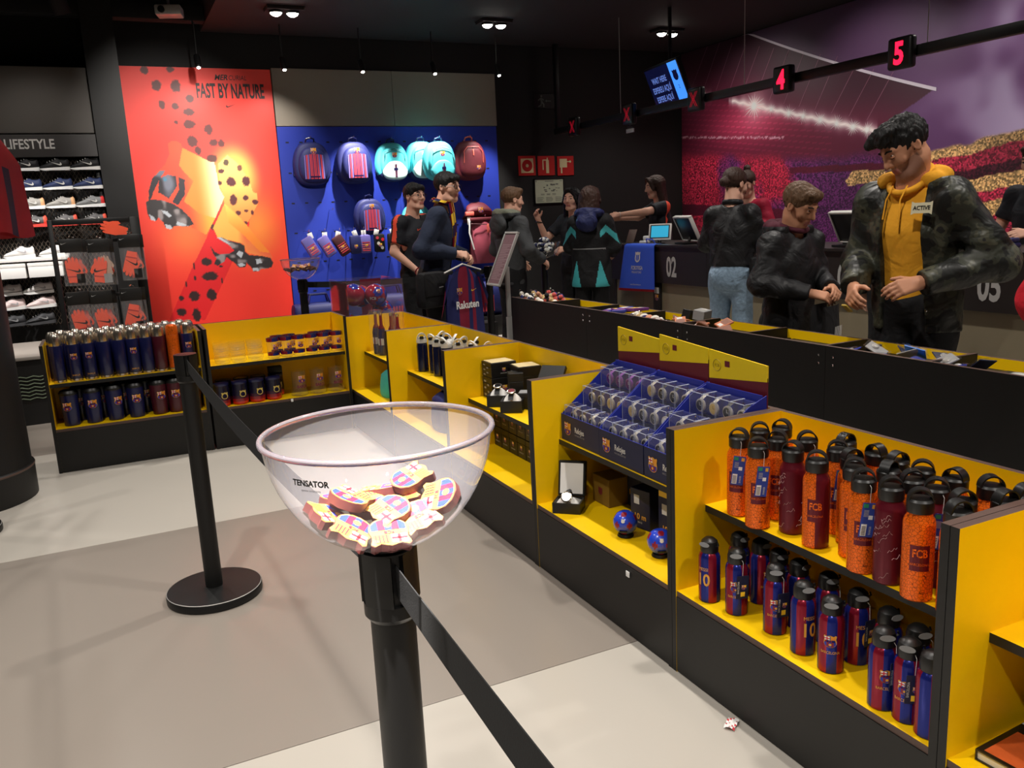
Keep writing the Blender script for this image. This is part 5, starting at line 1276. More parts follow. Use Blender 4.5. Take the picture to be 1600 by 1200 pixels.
# ================================================================ acrylic case with small footballs
t = thing('ball_case', 'clear acrylic case of small footballs on a black plinth', 'case', (1.81, 6.475, 0))
hx, hy = .22, .275
b = MB(); b.rbox(-hx, hx, -hy, hy, 0, .62, .004, BLK); b.build('plinth', t)
for n_, a in (('front_pane', (-hx, hx, -hy, -hy + .006)), ('back_pane', (-hx, hx, hy - .006, hy)), ('side_pane', (-hx, -hx + .006, -hy + .007, hy - .007)), ('side_pane', (hx - .006, hx, -hy + .007, hy - .007))):
    b = MB(); b.box(*a, .6205, .968, CLEAR); b.build(n_, t)
PRM = mat('case_maroon_film', (112, 30, 48), .5, noise=.05)
b = MB(); b.box(-hx + .0065, -hx + .0075, -hy + .02, hy - .02, .63, .955, PRM); b.build('side_film', t)
b = MB(); b.box(.03, hx - .012, hy - .008, hy - .007, .66, .95, PRM); b.build('back_film', t)
BM1 = mat('football_claret_gloss', (150, 24, 50), .12, coat=.8); BM2 = mat('football_blue_gloss', (36, 50, 150), .12, coat=.8)
rs = random.Random(5); p0 = None
BL = [(-0.1225, -0.1775, 'claret and blue football at the left front corner of the clear case'), (0.1225, -0.1775, 'claret and blue football at the right front corner of the clear case'), (-0.0538, -0.0144, 'football in the middle of the bottom layer of the clear case'), (-0.1225, 0.1775, 'football in the back left corner of the clear case'), (0.1052, 0.1775, 'football in the back right corner of the clear case')]
for i, (x, y, lb) in enumerate(BL):
    t = thing('football', lb, 'ball', (1.81 + x, 6.475 + y, ((0.6095, 0.6095, 0.6095, 0.6095, 0.6095))[i]), 0, 'small footballs in the case'); o = ball('panel_skin', .088, BM1, BM2, t, 32, sr=.42 + .05 * (i % 2), spots=ICO[::2] if i % 2 else ICO); o.rotation_euler = (i, i * 1.7, i * .6)
for i, (x, y, z, lb) in enumerate(((-0.1225, -0.0813, 0.7579, 'football resting on top of the heap at the left of the clear case'), (0.0537, -0.088, 0.7455, 'topmost football near the front of the clear case, with the crest'), (0.1225, 0.0015, 0.6095, 'football on the upper right of the heap in the clear case'), (-0.0086, 0.11, 0.7267, 'football on the upper back of the heap in the clear case'))):
    t = thing('football', lb, 'ball', (1.81 + x, 6.475 + y, z + .1005), 0, 'small footballs in the case'); o = ball('panel_skin', .088, BM1, BM2, t, 32, sr=.45, spots=ICO[1::2]); o.rotation_euler = (i * 2, i * .7, i)
    if i == 1:
        f = lambda u, v, h=0: Vector((math.sin(u / .088) * math.cos(v / .088), -math.cos(u / .088) * math.cos(v / .088), math.sin(v / .088))) * (.0885 + h)
        b = MB(); crest(b, lambda u, v, h: f(u, v + .035, h), .034); b.text('FCB', .03, OFFW, lambda u, v: f(u - .05, v - .03, .001), bold=.02); b.build('ball_print', t)

# ================================================================ poster stand on the silver post
t = thing('sign_stand', 'tilted framed notice on a silver post in the queue', 'sign', (2.755, 5.85, 0))
b = MB(); b.lathe([(.105, 0), (.105, .008), (.02, .014)], 32, SILVER); b.build('base', t)
b = MB(); b.rbox(-.022, .022, -.016, .016, .012, .635, .004, SILVER); b.build('lower_post', t)
b = MB(); b.rbox(-.016, .016, -.012, .012, .636, 1.02, .003, SILVER); b.build('upper_post', t)
M = Matrix(((0, .908, .419, -.062), (-1, 0, 0, -.07), (0, -.419, .908, 1.085), (0, 0, 0, 1)))
b = MB()
for a in ((-.110, .110, -.215, -.198), (-.110, .110, .198, .215), (-.110, -.093, -.198, .198), (.093, .110, -.198, .198)): b.rbox(a[0], a[1], -.012, .008, a[2], a[3], .003, SILVER, M)
b.build('notice_frame', t)
NOTE = mat('notice_pink_grey', (118, 88, 94), .6, noise=.2, nscale=60)
b = MB(); b.box(-.093, .093, -.004, .004, -.198, .198, NOTE, M); n_ = b.build('notice_sheet', t)
b = MB(); ff = frame((0, -.0046, 0), (1, 0, 0), (0, 0, 1))
for k in range(22): b.poly([(-.08, .11 - .013 * k), (.08 - .03 * ((k * 7) % 3), .11 - .013 * k), (.08 - .03 * ((k * 7) % 3), .115 - .013 * k), (-.08, .115 - .013 * k)], mat('notice_text_grey', (150, 126, 130), .6), lambda u, v: M @ ff(u, v))
b.build('notice_text', n_)

# ================================================================ goods in the bin counter
def at_bin(y, x=.5, z=.76): return (BX0 + .02 + (BX1 - BX0 - .04) * x, y, z)
PLUSH = [mat('plush_%d' % i, c, .8, noise=.1, nscale=60) for i, c in enumerate(((230, 225, 215), (200, 140, 110), (40, 50, 130), (30, 28, 30), (190, 160, 110), (210, 90, 80)))]
rs = random.Random(21); PK = {}
def keyring(k, loc, rot, label):
    if k in PK: return dup(PK[k], loc, label=label, rot=rot)
    t = thing('plush_keyring', label, 'keyring', loc, 0, 'small plush keyrings'); t.rotation_euler = rot; PK[k] = t
    o = ball('body', .026, PLUSH[k], PLUSH[(k + 2) % 6], t, 12, spots=ICO[:3], sr=.5); o.scale = (1, .8, 1.1)
    o = ball('head', .018, PLUSH[k], PLUSH[3], t, 10, spots=ICO[4:6], sr=.35); o.location = (0, 0, .038)
    b = MB(); b.tube([(0, .012 * math.cos(2 * PI * i / 10), .066 + .012 * math.sin(2 * PI * i / 10)) for i in range(10)], .0015, STEEL, 4, closed=True); b.build('ring', t)
    return t
i = 0
for yy in (5.66, 5.58, 5.50, 5.42, 5.34, 5.26):
    for xx in (.14, .42, .70):
        keyring(i % 6, at_bin(yy + rs.uniform(-.015, .015), xx + rs.uniform(-.05, .05), .775 + rs.uniform(0, .03)), (rs.uniform(-1.3, 1.3), rs.uniform(-1.3, 1.3), rs.uniform(0, 6)), 'small plush keyring, %s from the desk end, %s the notice post bin' % (ORD[i // 3], ('at the front of', 'amid', 'at the back of')[i % 3])); i += 1
def flat_box(label, loc, rot, w, d, h, m, m2, group, name='boxed_souvenir'):
    t = thing(name, label, 'box', loc, 0, group); t.rotation_euler = rot
    b = MB(); b.rbox(-w / 2, w / 2, -d / 2, d / 2, 0, h, .002, m, seg=1); b.build('body', t)
    b = MB(); b.poly([(-w * .42, -d * .4), (w * .1, -d * .4), (w * .1, d * .4), (-w * .42, d * .4)], m2, lambda u, v: (u, v, h + .0006)); b.poly([(w * .16, -d * .2), (w * .42, -d * .2), (w * .42, d * .3), (w * .16, d * .3)], OFFW, lambda u, v: (u, v, h + .0006)); b.build('lid_print', t)
    return t
def crumpled(label, loc, rot, w, d, m, m2, group, name='souvenir_packet', cat='packet', amp=.010, seed=0):
    t = thing(name, label, cat, loc, 0, group); t.rotation_euler = rot; r = random.Random(seed)
    ph = [r.uniform(0, 6) for _ in range(4)]
    top = lambda u, v: ((u - .5) * w, (v - .5) * d, .008 + .012 * math.sin(PI * u) * math.sin(PI * v) + amp * .4 * math.sin(9 * u + ph[0]) * math.sin(7 * v + ph[1]))
    b = MB(); b.grid(top, 10, 8, CLEAR); b.build('clear_bag', t, smooth=3.2)
    b = MB(); b.rbox(-w * .4, w * .4, -d * .42, d * .42, .001, .006, .001, m, seg=1); b.build('insert_card', t)
    b = MB(); b.lathe([(.001, .007), (w * .16, .008), (w * .12, .014), (.001, .015)], 14, m2, Matrix.Translation((w * .12, -d * .08, 0))); b.build('badge', t)
    return t
PB1 = mat('souvenir_blue', (60, 70, 170), .4); PB2 = mat('souvenir_purple', (120, 60, 130), .4)
rs = random.Random(31)
for j, (y, x, z, r_) in enumerate(((4.62, .25, .775, .3), (4.54, .45, .785, -.2), (4.47, .3, .795, .5), (4.40, .5, .80, .1), (4.55, .75, .778, .9))): flat_box('flat blue souvenir box, %s in the heap of the third bin' % ORD[j], at_bin(y - .12, x, z), (rs.uniform(-.1, .1), rs.uniform(-.1, .1), r_), .12, .09, .018, (PB1, PB2)[j % 2], (PB2, YELP)[j % 2], 'flat souvenir boxes')
for j in range(5): keyring((0, 4, 0, 5, 0)[j], at_bin(4.20 - .055 * j, .22, .782), (1.2, j, j * 2), 'white plush keyring, %s in the row before the brown magnets' % ORD[j])
MAGC = mat('magnet_brown', (130, 84, 66), .5, noise=.3, nscale=60); MAGO = mat('magnet_orange', (190, 110, 70), .5, noise=.2, nscale=60)
for j in range(9): flat_box('brown magnet card, %s in the heap of the middle bin' % ORD[j], at_bin(3.92 - .062 * j, (.2, .55, .35)[j % 3], .768 + .008 * (j % 4)), (rs.uniform(-.5, .5), rs.uniform(-.5, .5), rs.uniform(0, 3)), .085, .06, .01, (MAGC, MAGO)[j % 2], MAGC, 'brown magnet cards', 'magnet_card')
flat_box('grey tin box standing above the brown magnets', at_bin(3.76, .80, .785), (.15, 0, .4), .09, .07, .055, GREYC, SILVER, 'tins in the bins', 'souvenir_tin')
flat_box('black tin box leaning behind the brown magnets', at_bin(3.88, .82, .775), (.1, .3, .2), .08, .06, .05, CARD, GREYC, 'tins in the bins', 'souvenir_tin')
for j in range(11): crumpled('clear packet with blue badge, %s from the far end of its bin' % ORD[j], at_bin(2.56 - .055 * j, (.2, .5, .32)[j % 3], .772 + .010 * (j % 3)), (rs.uniform(-.5, .5), rs.uniform(-.6, .6), rs.uniform(0, 6)), .10, .075, (PB1, DKNAVY, GREYC)[j % 3], SILVER, 'clear badge packets', seed=j)
BB = mat('bright_blue_card', (50, 120, 215), .4); t = crumpled('bright blue packet standing up among the clear ones', at_bin(2.27, .35, .80), (-.7, .2, -1.2), .10, .085, BB, OFFW, 'clear badge packets', seed=40)
crumpled('teal packet lying in the last bin at the right', at_bin(1.84, .35, .765), (0, 0, 1.2), .17, .10, TEAL, OFFW, 'packets in the last bin', seed=41)
crumpled('red packet at the front edge of the last bin', at_bin(1.73, .15, .762), (.2, 0, .4), .10, .07, RED, OFFW, 'packets in the last bin', seed=42)
crumpled('brown packet beside the divider in the last bin', at_bin(2.02, .2, .755), (0, .1, 2), .10, .08, MAGC, OFFW, 'packets in the last bin', seed=43)
b = MB(); b.rbox(-.02, .02, -.012, .012, 0, .02, .003, WHITE); tag(b.build('price_tag', None, (2.86, 3.00, .676)), 'little white tag lying in the empty bin in front of the boy', 'tag')

# ================================================================ cash desk equipment
SCRC = mat('display_cyan', (60, 170, 200), .2, emit=(40, 150, 190), estr=.7)
def monitor(label, y, x=5.10):
    t = thing('till_monitor', label, 'monitor', (x, y, CZ + .0005), -PI / 2 - .25, 'till monitors')
    b = MB(); b.rbox(-.11, .11, -.07, .10, 0, .016, .004, BLKP); b.build('foot', t)
    M = Matrix.Translation((0, .05, .03)) @ Matrix.Rotation(math.radians(24), 4, 'X')
    b = MB(); b.rbox(-.19, .19, .005, .028, 0, .245, .005, BLKP, M); b.build('back_shell', t)
    b = MB()
    for a in ((-.198, .198, .236, .252), (-.198, -.183, -.004, .236), (.183, .198, -.004, .236), (-.183, .183, -.008, .004)): b.rbox(a[0], a[1], -.004, .034, a[2], a[3], .003, OFFW, M)
    b.build('bezel', t)
    b = MB(); b.box(-.18, .18, .0285, .030, .006, .234, SCRB, M); b.build('screen', t)
    b = MB(); b.tube([(0, .03, .012), (0, .05, .06), (0, .09, .10)], .016, BLKP, 10); b.build('stand', t)
    return t
monitor('white framed till monitor seen from behind, next to the blue bag', 6.72)
monitor('white framed till monitor seen from behind, beside the boy', 4.72)
def customer_display(label, y, x, rz):
    t = thing('customer_display', label, 'display', (x, y, CZ + .0005), rz, 'customer displays')
    M = Matrix.Translation((0, 0, .035)) @ Matrix.Rotation(math.radians(-20), 4, 'X')
    b = MB(); b.rbox(-.115, .115, 0, .03, 0, .175, .006, OFFW, M); b.build('case', t)
    b = MB(); b.box(-.100, .100, -.0015, -.0002, .02, .16, BLKP, M); b.box(-.088, .088, -.0025, -.0016, .03, .15, SCRC, M); b.build('screen', t)
    b = MB(); b.tube([(0, .01, .0), (0, .035, .08)], .018, BLKP, 10); b.lathe([(.06, 0), (.06, .006), (.02, .01)], 20, BLKP); b.build('stand', t)
    return t
customer_display('small customer display with a cyan picture above the blue bag', 7.10, 5.06, -.85)
t = thing('card_reader', 'white card reader standing between the bag and the clerk', 'reader', (5.08, 7.38, CZ + .0005), -1.2)
b = MB(); b.rbox(-.035, .035, -.06, .05, 0, .03, .01, WHITE); b.rbox(-.03, .03, .0, .05, .03, .075, .012, WHITE); b.build('body', t)
b = MB(); b.box(-.025, .025, -.05, -.005, .0302, .032, BLKP); b.build('keypad', t)
t = thing('scanner_stand', 'grey slanted scanner plate beside the card reader', 'scanner', (5.02, 7.58, CZ + .0005), -1.2)
b = MB(); b.rbox(-.05, .05, -.004, .004, .0, .16, .002, EDG, Matrix.Rotation(-.5, 4, 'X')); b.build('plate', t); b = MB(); b.rbox(-.06, .06, -.03, .09, 0, .006, .002, BLKP); b.build('foot', t)
# carrier bag over the desk edge
BAGB = mat('bag_bright_blue', (50, 88, 205), .5, noise=.04, nscale=8, bump=.05); BAGR = mat('bag_red', (200, 28, 40), .5, noise=.05)
t = thing('carrier_bag', 'bright blue shop bag with white crest hanging over the desk edge', 'bag', (4.895, 7.18, 0), -PI / 2)
def bagf(u, v, h=0):   # u across 0..1 , v down 0..1
    w = .50 + .14 * v; x = -.25 - .04 * v + u * w - .0; 
    if v < .12: y = .10 * (1 - v / .12) - .004; z = CZ + .006
    else: y = -.012 - .03 * (v - .12) - .012 * math.sin(PI * u) * (v - .12); z = CZ + .004 - .44 * (v - .12) / .88 - .02 * u * (v - .12)
    return Vector((-x * 1.0 - .02, y - h, z))
b = MB(); b.grid(lambda u, v: bagf(1 - u, v), 14, 20, BAGB); b.grid(lambda u, v: bagf(u, v, -.006) if v > .12 else bagf(u, v, -.0) + Vector((0, 0, -.004)), 14, 20, BAGB); b.build('front_sheet', t, smooth=3.2)
b = MB(); b.grid(lambda u, v: bagf(1 - u * .97, .13 + v * .90, -.014) + Vector((-.025, 0, -.012)), 10, 10, BAGR); b.grid(lambda u, v: bagf(u * .97, .13 + v * .90, -.018) + Vector((-.025, 0, -.012)), 10, 10, BAGR); b.build('red_side', t, smooth=3.2)
b = MB(); bf = lambda u, v, h=0: bagf(.5 - u / .60, .60 - v / .50, .003 + h)
crest(b, lambda u, v, h: bf(u, v + .115, h), .10, mono=OFFW); crest(b, lambda u, v, h: bf(u, v + .107, h + .001), .06, mono=BAGB)
b.poly([(-.004, .06), (.004, .06), (.004, .16), (-.004, .16)], OFFW, lambda u, v: bf(u, v, .003))
b.text('FCBOTIGA', .052, OFFW, lambda u, v: bf(u, v - .010), bold=.02, sx=.85); b.text('MEGASTORE', .030, OFFW, lambda u, v: bf(u, v - .046), sx=1.05); b.text('www.fcbarcelona.cat', .022, OFFW, lambda u, v: bf(u, v - .165))
b.build('bag_print', t)
b = MB(); b.tube([(.07, .12, CZ + .008), (.05, .10, CZ + .05), (-.05, .10, CZ + .05), (-.07, .12, CZ + .008)], .006, BAGB, 8); b.build('handle', t)
t = thing('striped_cap', 'blue and claret striped woollen hat on the desk by the second monitor', 'hat', (5.30, 4.55, CZ + .0005), -.6)
b = MB(); b.lathe([(.09, 0), (.095, .02), (.092, .07), (.07, .12), (.035, .15), (.002, .158)], 24, STB, segm=lambda i, k: (STB, RED)[(k // 3) % 2]); b.build('cap_body', t)
t = thing('label_printer', 'black receipt printer behind the second till monitor', 'printer', (5.38, 4.88, CZ + .0005), -PI / 2)
b = MB(); b.rbox(-.08, .08, -.09, .09, 0, .14, .015, BLKP); b.build('body', t); b = MB(); b.rbox(-.06, .06, -.07, .03, .1402, .15, .004, CARD); b.build('lid', t)
t = thing('desk_display', 'dark slim scarf card hanging below the carrier bag', 'display', (4.935, 6.98, 0), -PI / 2)
b = MB(); b.rbox(-.06, .06, -.0, .02, .30, .665, .003, BLK); b.build('panel', t)
f = frame((0, -.001, 0), (1, 0, 0), (0, 0, 1)); b = MB(); crest(b, lambda u, v, h: f(u, v + .52, h), .06); b.poly([(-.04, .56), (.04, .56), (.04, .62), (-.04, .62)], OFFW, f); b.build('panel_print', t)

# ================================================================ shoe wall at the left
ALC = mat('alcove_grey_board', (92, 88, 84), .6, noise=.05, nscale=3); SGN = mat('alcove_sign_board', (72, 70, 70), .5, noise=.04, nscale=4)
b = MB(); b.rbox(-3.2, .060, 8.905, 9.46, 2.33, 2.905, .004, ALC, seg=1); tag(b.build('cladding_panel'), 'grey cladding board above the lifestyle sign', 'panel')
t = thing('shop_sign', 'dark grey header sign reading lifestyle above the shoes', 'sign', (0, 8.88, 0))
b = MB(); b.rbox(-3.2, .060, 0, .10, 2.12, 2.318, .003, SGN, seg=1); b.build('board', t)
f = frame((0, -.001, 0), (1, 0, 0), (0, 0, 1)); b = MB(); b.text('LIFESTYLE', .118, WHITE, lambda u, v: f(u - .485, 2.195 + v), bold=.02, sx=.78); b.build('lettering', t)
MESHM = mat('mesh_metal_warm', (120, 108, 96), .4, .6, noise=.1)
t = thing('shoe_wall', 'expanded metal shoe display wall under the lifestyle sign', 'display', (0, 8.98, 0))
b = MB(); b.box(-3.2, .060, .10, .12, .02, 2.118, WALLM); b.build('back_board', t)
b = MB(); dx, dz = .034, .030
x = -1.35
nx = int((0.055 - x) / dx)
for i in range(nx):
    for s in (1, -1):
        pts = []; z = .60; k = 0
        while z < 2.11: pts.append((x + (i + (.5 if k % 2 else 0) * 1) * dx if s > 0 else x + (i + 1 - (.5 if k % 2 else 0)) * dx, .0 + .004 * (s > 0), z)); z += dz; k += 1
        for p, q in zip(pts[:-1], pts[1:]):
            b.add([(p[0] - .002, p[1], p[2]), (p[0] + .002, p[1], p[2]), (q[0] + .002, q[1], q[2]), (q[0] - .002, q[1], q[2])], [(0, 1, 2, 3)], MESHM)
b.build('metal_mesh', t, smooth=None)['kind'] = 'stuff'
b = MB(); b.rbox(.02, .060, -.06, .099, .0, 2.118, .003, BLK); b.build('side_post', t)
SLOTW = mat('lit_shelf_white', (240, 238, 232), .5)
b = MB(); b.rbox(-1.4, -.30, -.28, .09, 1.205, 1.235, .004, SLOTW); b.build('lit_shelf', t)
# bench below
t = thing('low_bench', 'low display bench with a mesh front below the shoe wall', 'bench', (0, 0, 0))
BEN = mat('bench_grey_top', (150, 142, 134), .5, noise=.08, nscale=6)
b = MB(); b.rbox(-2.6, -.10, 7.25, 8.3, .505, .53, .003, BEN); b.build('top', t)
b = MB(); b.box(-2.6, -.10, 7.27, 8.3, 0, .504, BLK); b.build('carcass', t)
GRM = mat('bench_mesh_green', (74, 84, 64), .5, .3, noise=.1)
b = MB(); 
for r_ in range(7):
    pts0 = [(-1.2 + .045 * i, 7.262, .20 + .028 * r_ + (.012 if i % 2 else 0)) for i in range(24)]
    b.tube(pts0, .006, GRM, 4)
b.build('front_mesh', t)['kind'] = 'stuff'
# shoes
def shoe_mesh(upper, sole, accent, swm):
    """low trainer, toe towards -x, length .27: superellipse sections swept along x"""
    out = []
    L = .245; n = 22; m = 14
    ztop = [(.0, .030), (.08, .046), (.22, .058), (.38, .075), (.52, .098), (.60, .108), (.72, .098), (.85, .098), (.95, .105), (1.0, .085)]
    wid = [(.0, .030), (.08, .062), (.22, .086), (.38, .090), (.55, .076), (.75, .068), (.92, .066), (1.0, .040)]
    I = lambda tab, t: np.interp(t, [a for a, _ in tab], [c for _, c in tab])
    b1 = MB(); vs = []; fs = []; 
    for i in range(n + 1):
        t = i / n; x = -L / 2 + L * t; zt = I(ztop, t); w = I(wid, t)
        for k in range(m):
            a = 2 * PI * k / m; vs.append((x, w / 2 * math.cos(a) * (.93 if math.sin(a) > .3 else 1), .020 + (zt - .020) * (.5 + .5 * math.sin(a))))
    for i in range(n):
        for k in range(m): fs.append((i * m + k, i * m + (k + 1) % m, (i + 1) * m + (k + 1) % m, (i + 1) * m + k))
    fs.append(tuple(range(m - 1, -1, -1))); fs.append(tuple(n * m + k for k in range(m)))
    fs = [f[::-1] for f in fs]
    b1.add(vs, fs, [accent if (sum(vs[i][0] for i in f) / len(f) > L * .36) else upper for f in fs])
    b2 = MB(); poly = []
    for i in range(19): t = i / 18; poly.append((-L / 2 - .006 + (L + .010) * t, -I(wid, t) / 2 * 1.06 - .003))
    for i in range(18, -1, -1): t = i / 18; poly.append((-L / 2 - .006 + (L + .010) * t, I(wid, t) / 2 * 1.06 + .003))
    b2.prism(poly, 0, .026, sole)
    for i, (px_, py_) in enumerate(b2.v and [(v[0], v[1]) for v in b2.v]):
        z = b2.v[i][2]; tt = (px_ + L / 2) / L
        b2.v[i] = (px_, py_, z * (.65 + .55 * tt) + (.010 * max(0, (.12 - tt)) / .12 if z < .01 else 0))
    b3 = MB()
    for s in (-1, 1):
        f = lambda u, v, h=0, s=s: Vector((u * 1.0 + .01, s * (.044 + h), v + .055))
        swoosh(b3, (lambda u, v, h=0: f(u, v, h)) if s > 0 else (lambda u, v, h=0: f(u, v, h)), .085, swm, flip=-1 if s < 0 else 1)
    b4 = MB()
    for k in range(4): b4.tube([(-.055 + .022 * k, -.018, .068 + .009 * k), (-.055 + .022 * k, 0, .076 + .010 * k), (-.055 + .022 * k, .018, .068 + .009 * k)], .003, swm, 5)
    b5 = MB(); b5.lathe([(.026, 0), (.028, .004)], 14, BLKP, Matrix.Translation((.075, 0, .096)) @ Matrix.Scale(1.35, 4, (1, 0, 0)))
    return (('upper', b1), ('sole', b2), ('side_mark', b3), ('laces', b4), ('collar', b5))
SC_ = dict(black=(mat('shoe_black', (26, 26, 28), .6, noise=.1), WHITE, None, OFFW), navy=(mat('shoe_navy', (44, 56, 96), .6, noise=.1), WHITE, None, OFFW), grey=(mat('shoe_grey_knit', (160, 156, 150), .7, noise=.15, nscale=120), WHITE, mat('shoe_peach', (235, 180, 130), .6), OFFW), darkgrey=(mat('shoe_dark_grey', (92, 90, 90), .6, noise=.1), mat('shoe_red_sole', (220, 70, 60), .5), mat('shoe_coral', (235, 90, 70), .6), OFFW), greyred=(mat('shoe_mid_grey', (130, 130, 130), .7, noise=.1), WHITE, mat('shoe_red', (220, 50, 50), .6), OFFW), white=(mat('shoe_white', (236, 232, 230), .6, noise=.04), WHITE, None, mat('shoe_light_grey', (170, 168, 170), .6)), pink=(mat('shoe_pale_pink', (236, 215, 212), .6, noise=.04), WHITE, None, mat('shoe_light_grey', (170, 168, 170), .6)), shade=(mat('shoe_charcoal', (60, 60, 62), .6), mat('shoe_charcoal_sole', (70, 70, 72), .5), None, GREYC))
SHOES = {}
def shoe(kind, loc, rz, label):
    if kind not in SHOES:
        t = thing('sports_shoe', label, 'shoe', loc, rz, 'trainers on the shoe wall'); SHOES[kind] = t
        u, s, a, w = SC_[kind]
        for nm, bb in shoe_mesh(u, s, a or u, w): bb.build(nm, t, smooth=1.0)
        b = MB(); b.rbox(-.05, .08, -.03, .03, -.010, -.0005, .002, BLKP); b.box(-.03, .05, .03, .11, -.009, -.003, BLKP); b.build('shelf_bracket', t)
        return t
    return dup(SHOES[kind], loc, rz, label)
rowk = [(2.035, ['black'] * 4, 'black'), (1.865, ['navy'] * 4, 'navy blue'), (1.700, ['greyred', 'grey', 'grey', 'grey'], 'grey'), (1.540, ['darkgrey'] * 4, 'dark grey and coral')]
for z, ks, nm in rowk:
    for j, k in enumerate(ks):
        shoe(k, (-.065 - .247 * j, 8.87, z - .035), .12, '%s trainer with a white side mark, %s from the square column%s' % ({'greyred': 'grey and red', 'grey': 'grey and peach'}.get(k, nm), ORD[j], '' ))
for j, x in enumerate((-.42, -.70, -.98)): shoe('white', (x, 8.84, 1.236), .1, 'bright white trainer on the lit white shelf, %s from its right end' % ORD[j])
WH = mat('shoe_box_white', (240, 238, 234), .5); 
for j, (x, h) in enumerate(((-.50, .13), (-.80, .13), (-1.10, .13))):
    t = thing('shoe_box', 'white shoe box under the lit trainers, %s from the right' % ORD[j], 'box', (x, 8.80, 1.06), 0, 'white shoe boxes')
    b = MB(); b.rbox(-.14, .14, -.10, .10, 0, h * .75, .003, WH); b.build('body', t); b = MB(); b.rbox(-.143, .143, -.103, .103, h * .755, h, .003, WH); b.build('lid', t)
    b = MB(); b.box(-.12, .12, -.04, .17, -.012, -.001, BLKP); b.build('shelf_bracket', t)
for j, x in enumerate((-.60, -.85)): shoe('white', (x, 8.87, .905), .3, 'white trainer in the row below the boxes, %s from the right' % ORD[j])
for j, x in enumerate((-.595, -.84)): shoe('pink', (x, 8.87, .775), .35, 'pale pink trainer in the last but one row, %s from the right' % ORD[j])
for j, x in enumerate((-.62, -.86)): shoe('shade', (x, 8.87, .625), .3, 'dark trainer in shade on the bottom row, %s from the right' % ORD[j])

# ================================================================ glove rack
t = thing('glove_rack', 'black steel rack with a mesh top hung with glove packets', 'rack', (0, 6.30, 0))
b = MB(); b.rbox(-.315, -.285, -.015, .015, 0, 1.52, .003, BLKM); b.build('post', t)
b = MB(); b.rbox(.175, .235, -.015, .015, 0, 1.52, .003, BLKM); b.build('post', t)
b = MB(); b.rbox(-.284, .174, -.015, .015, 1.485, 1.52, .003, BLKM); b.build('top_bar', t)
for z in (1.36, 1.00, .62): b = MB(); b.rbox(-.284, .174, -.012, .012, z, z + .022, .003, BLKM); b.build('cross_bar', t)
b = MB()
for i in range(16):
    for s in (1, -1):
        for k in range(3):
            z0 = 1.385 + .033 * k; x0 = -.28 + .0283 * i; q = (x0, x0 + .0283) if (k % 2 == 0) == (s > 0) else (x0 + .0283, x0)
            b.add([(q[0] - .0015, 0, z0), (q[0] + .0015, 0, z0), (q[1] + .0015, 0, z0 + .033), (q[1] - .0015, 0, z0 + .033)], [(0, 1, 2, 3)], MESHM)
b.build('mesh_panel', t, smooth=None)['kind'] = 'stuff'
GLV = mat('glove_orange', (255, 92, 58), .7, noise=.08, nscale=30, bump=.2); GLG = mat('glove_palm_grey', (190, 160, 140), .7)
def glove_outline(mx=1):
    pts = [(-.030, -.085), (.030, -.085), (.034, -.02), (.046, -.035), (.058, -.02), (.050, .015), (.038, .035), (.038, .062), (.030, .070), (.022, .062), (.019, .042), (.016, .072), (.008, .082), (.000, .074), (-.002, .045), (-.006, .074), (-.014, .080), (-.022, .070), (-.022, .040), (-.027, .058), (-.034, .060), (-.040, .048), (-.038, .0)]
    return [(x * mx, y) for x, y in pts]
PK2 = {}
def glove_pack(kind, loc, rot, label):
    t = thing('glove_packet', label, 'gloves', loc, 0, 'orange glove packets'); t.rotation_euler = rot
    b = MB(); b.grid(lambda u, v: ((u - .5) * .13, -.004 - .012 * math.sin(PI * u) * math.sin(PI * v) - .002 * math.sin(19 * u) * math.sin(13 * v), -.30 + .22 * v), 14, 14, BAGC); b.grid(lambda u, v: ((.5 - u) * .13, .012 * math.sin(PI * u) * math.sin(PI * v) + .004, -.30 + .22 * v), 8, 8, BAGC); b.build('clear_bag', t, smooth=3.2)
    b = MB(); b.rbox(-.066, .066, -.005, .005, -.085, -.0, .002, CARD); h = b.build('header_card', t)
    f = frame((0, -.0062, 0), (1, 0, 0), (0, 0, 1)); b = MB(); swoosh(b, lift(f, 0, -.04, -.03), .03, GREYC); b.build('header_mark', h)
    pr = glove_outline(1 if kind != 1 else -1); s = 1.0; flip = -1 if kind == 3 else 1
    M = Matrix.Translation((-.008, 0, -.195)) @ Matrix.Rotation({0: .0, 1: .15, 2: -.1, 3: .25}[kind], 4, 'Y') @ Matrix.Rotation(PI / 2, 4, 'X') @ Matrix.Scale(flip, 4, (0, 1, 0))
    g = pr if flip > 0 else pr
    b = MB(); b.prism(g, -.004, .006, GLV, M); gl = b.build('glove', t)
    b = MB(); M2 = M @ Matrix.Translation((.004, -.01, .0065)); swoosh(b, lambda u, v, h=0: M2 @ Vector((u, -v if flip < 0 else v, h)), .075, BLKP, flip=-1 if kind != 1 else 1)
    b.prism([(-.034, -.05), (.034, -.05), (.034, -.042), (-.034, -.042)], .006, .0075, mat('glove_cuff_line', (190, 50, 34), .7), M); b.build('glove_mark', gl)
    if kind in (0, 1, 3):
        b = MB(); b.box(.010, .058, -.0095, -.0085, -.285, -.225, CARD if kind != 1 else GREYC); b.build('info_card', t)
        if kind == 1: b = MB(); b.prism([(x * .8, y * .8) for x, y in glove_outline(1)], -.008, -.005, GLG, Matrix.Translation((.03, 0, -.17)) @ Matrix.Rotation(-.2, 4, 'Y') @ Matrix.Rotation(PI / 2, 4, 'X')); b.build('second_glove', t)
    b = MB(); b.tube([(0, .10, .015), (0, -.01, .012), (0, -.014, .022)], .003, STEEL, 6); b.build('hook', t)
    return t
BAGC = clear_mat('packet_film', tint=(.97, .97, .97), haze=.06, rough=.15)
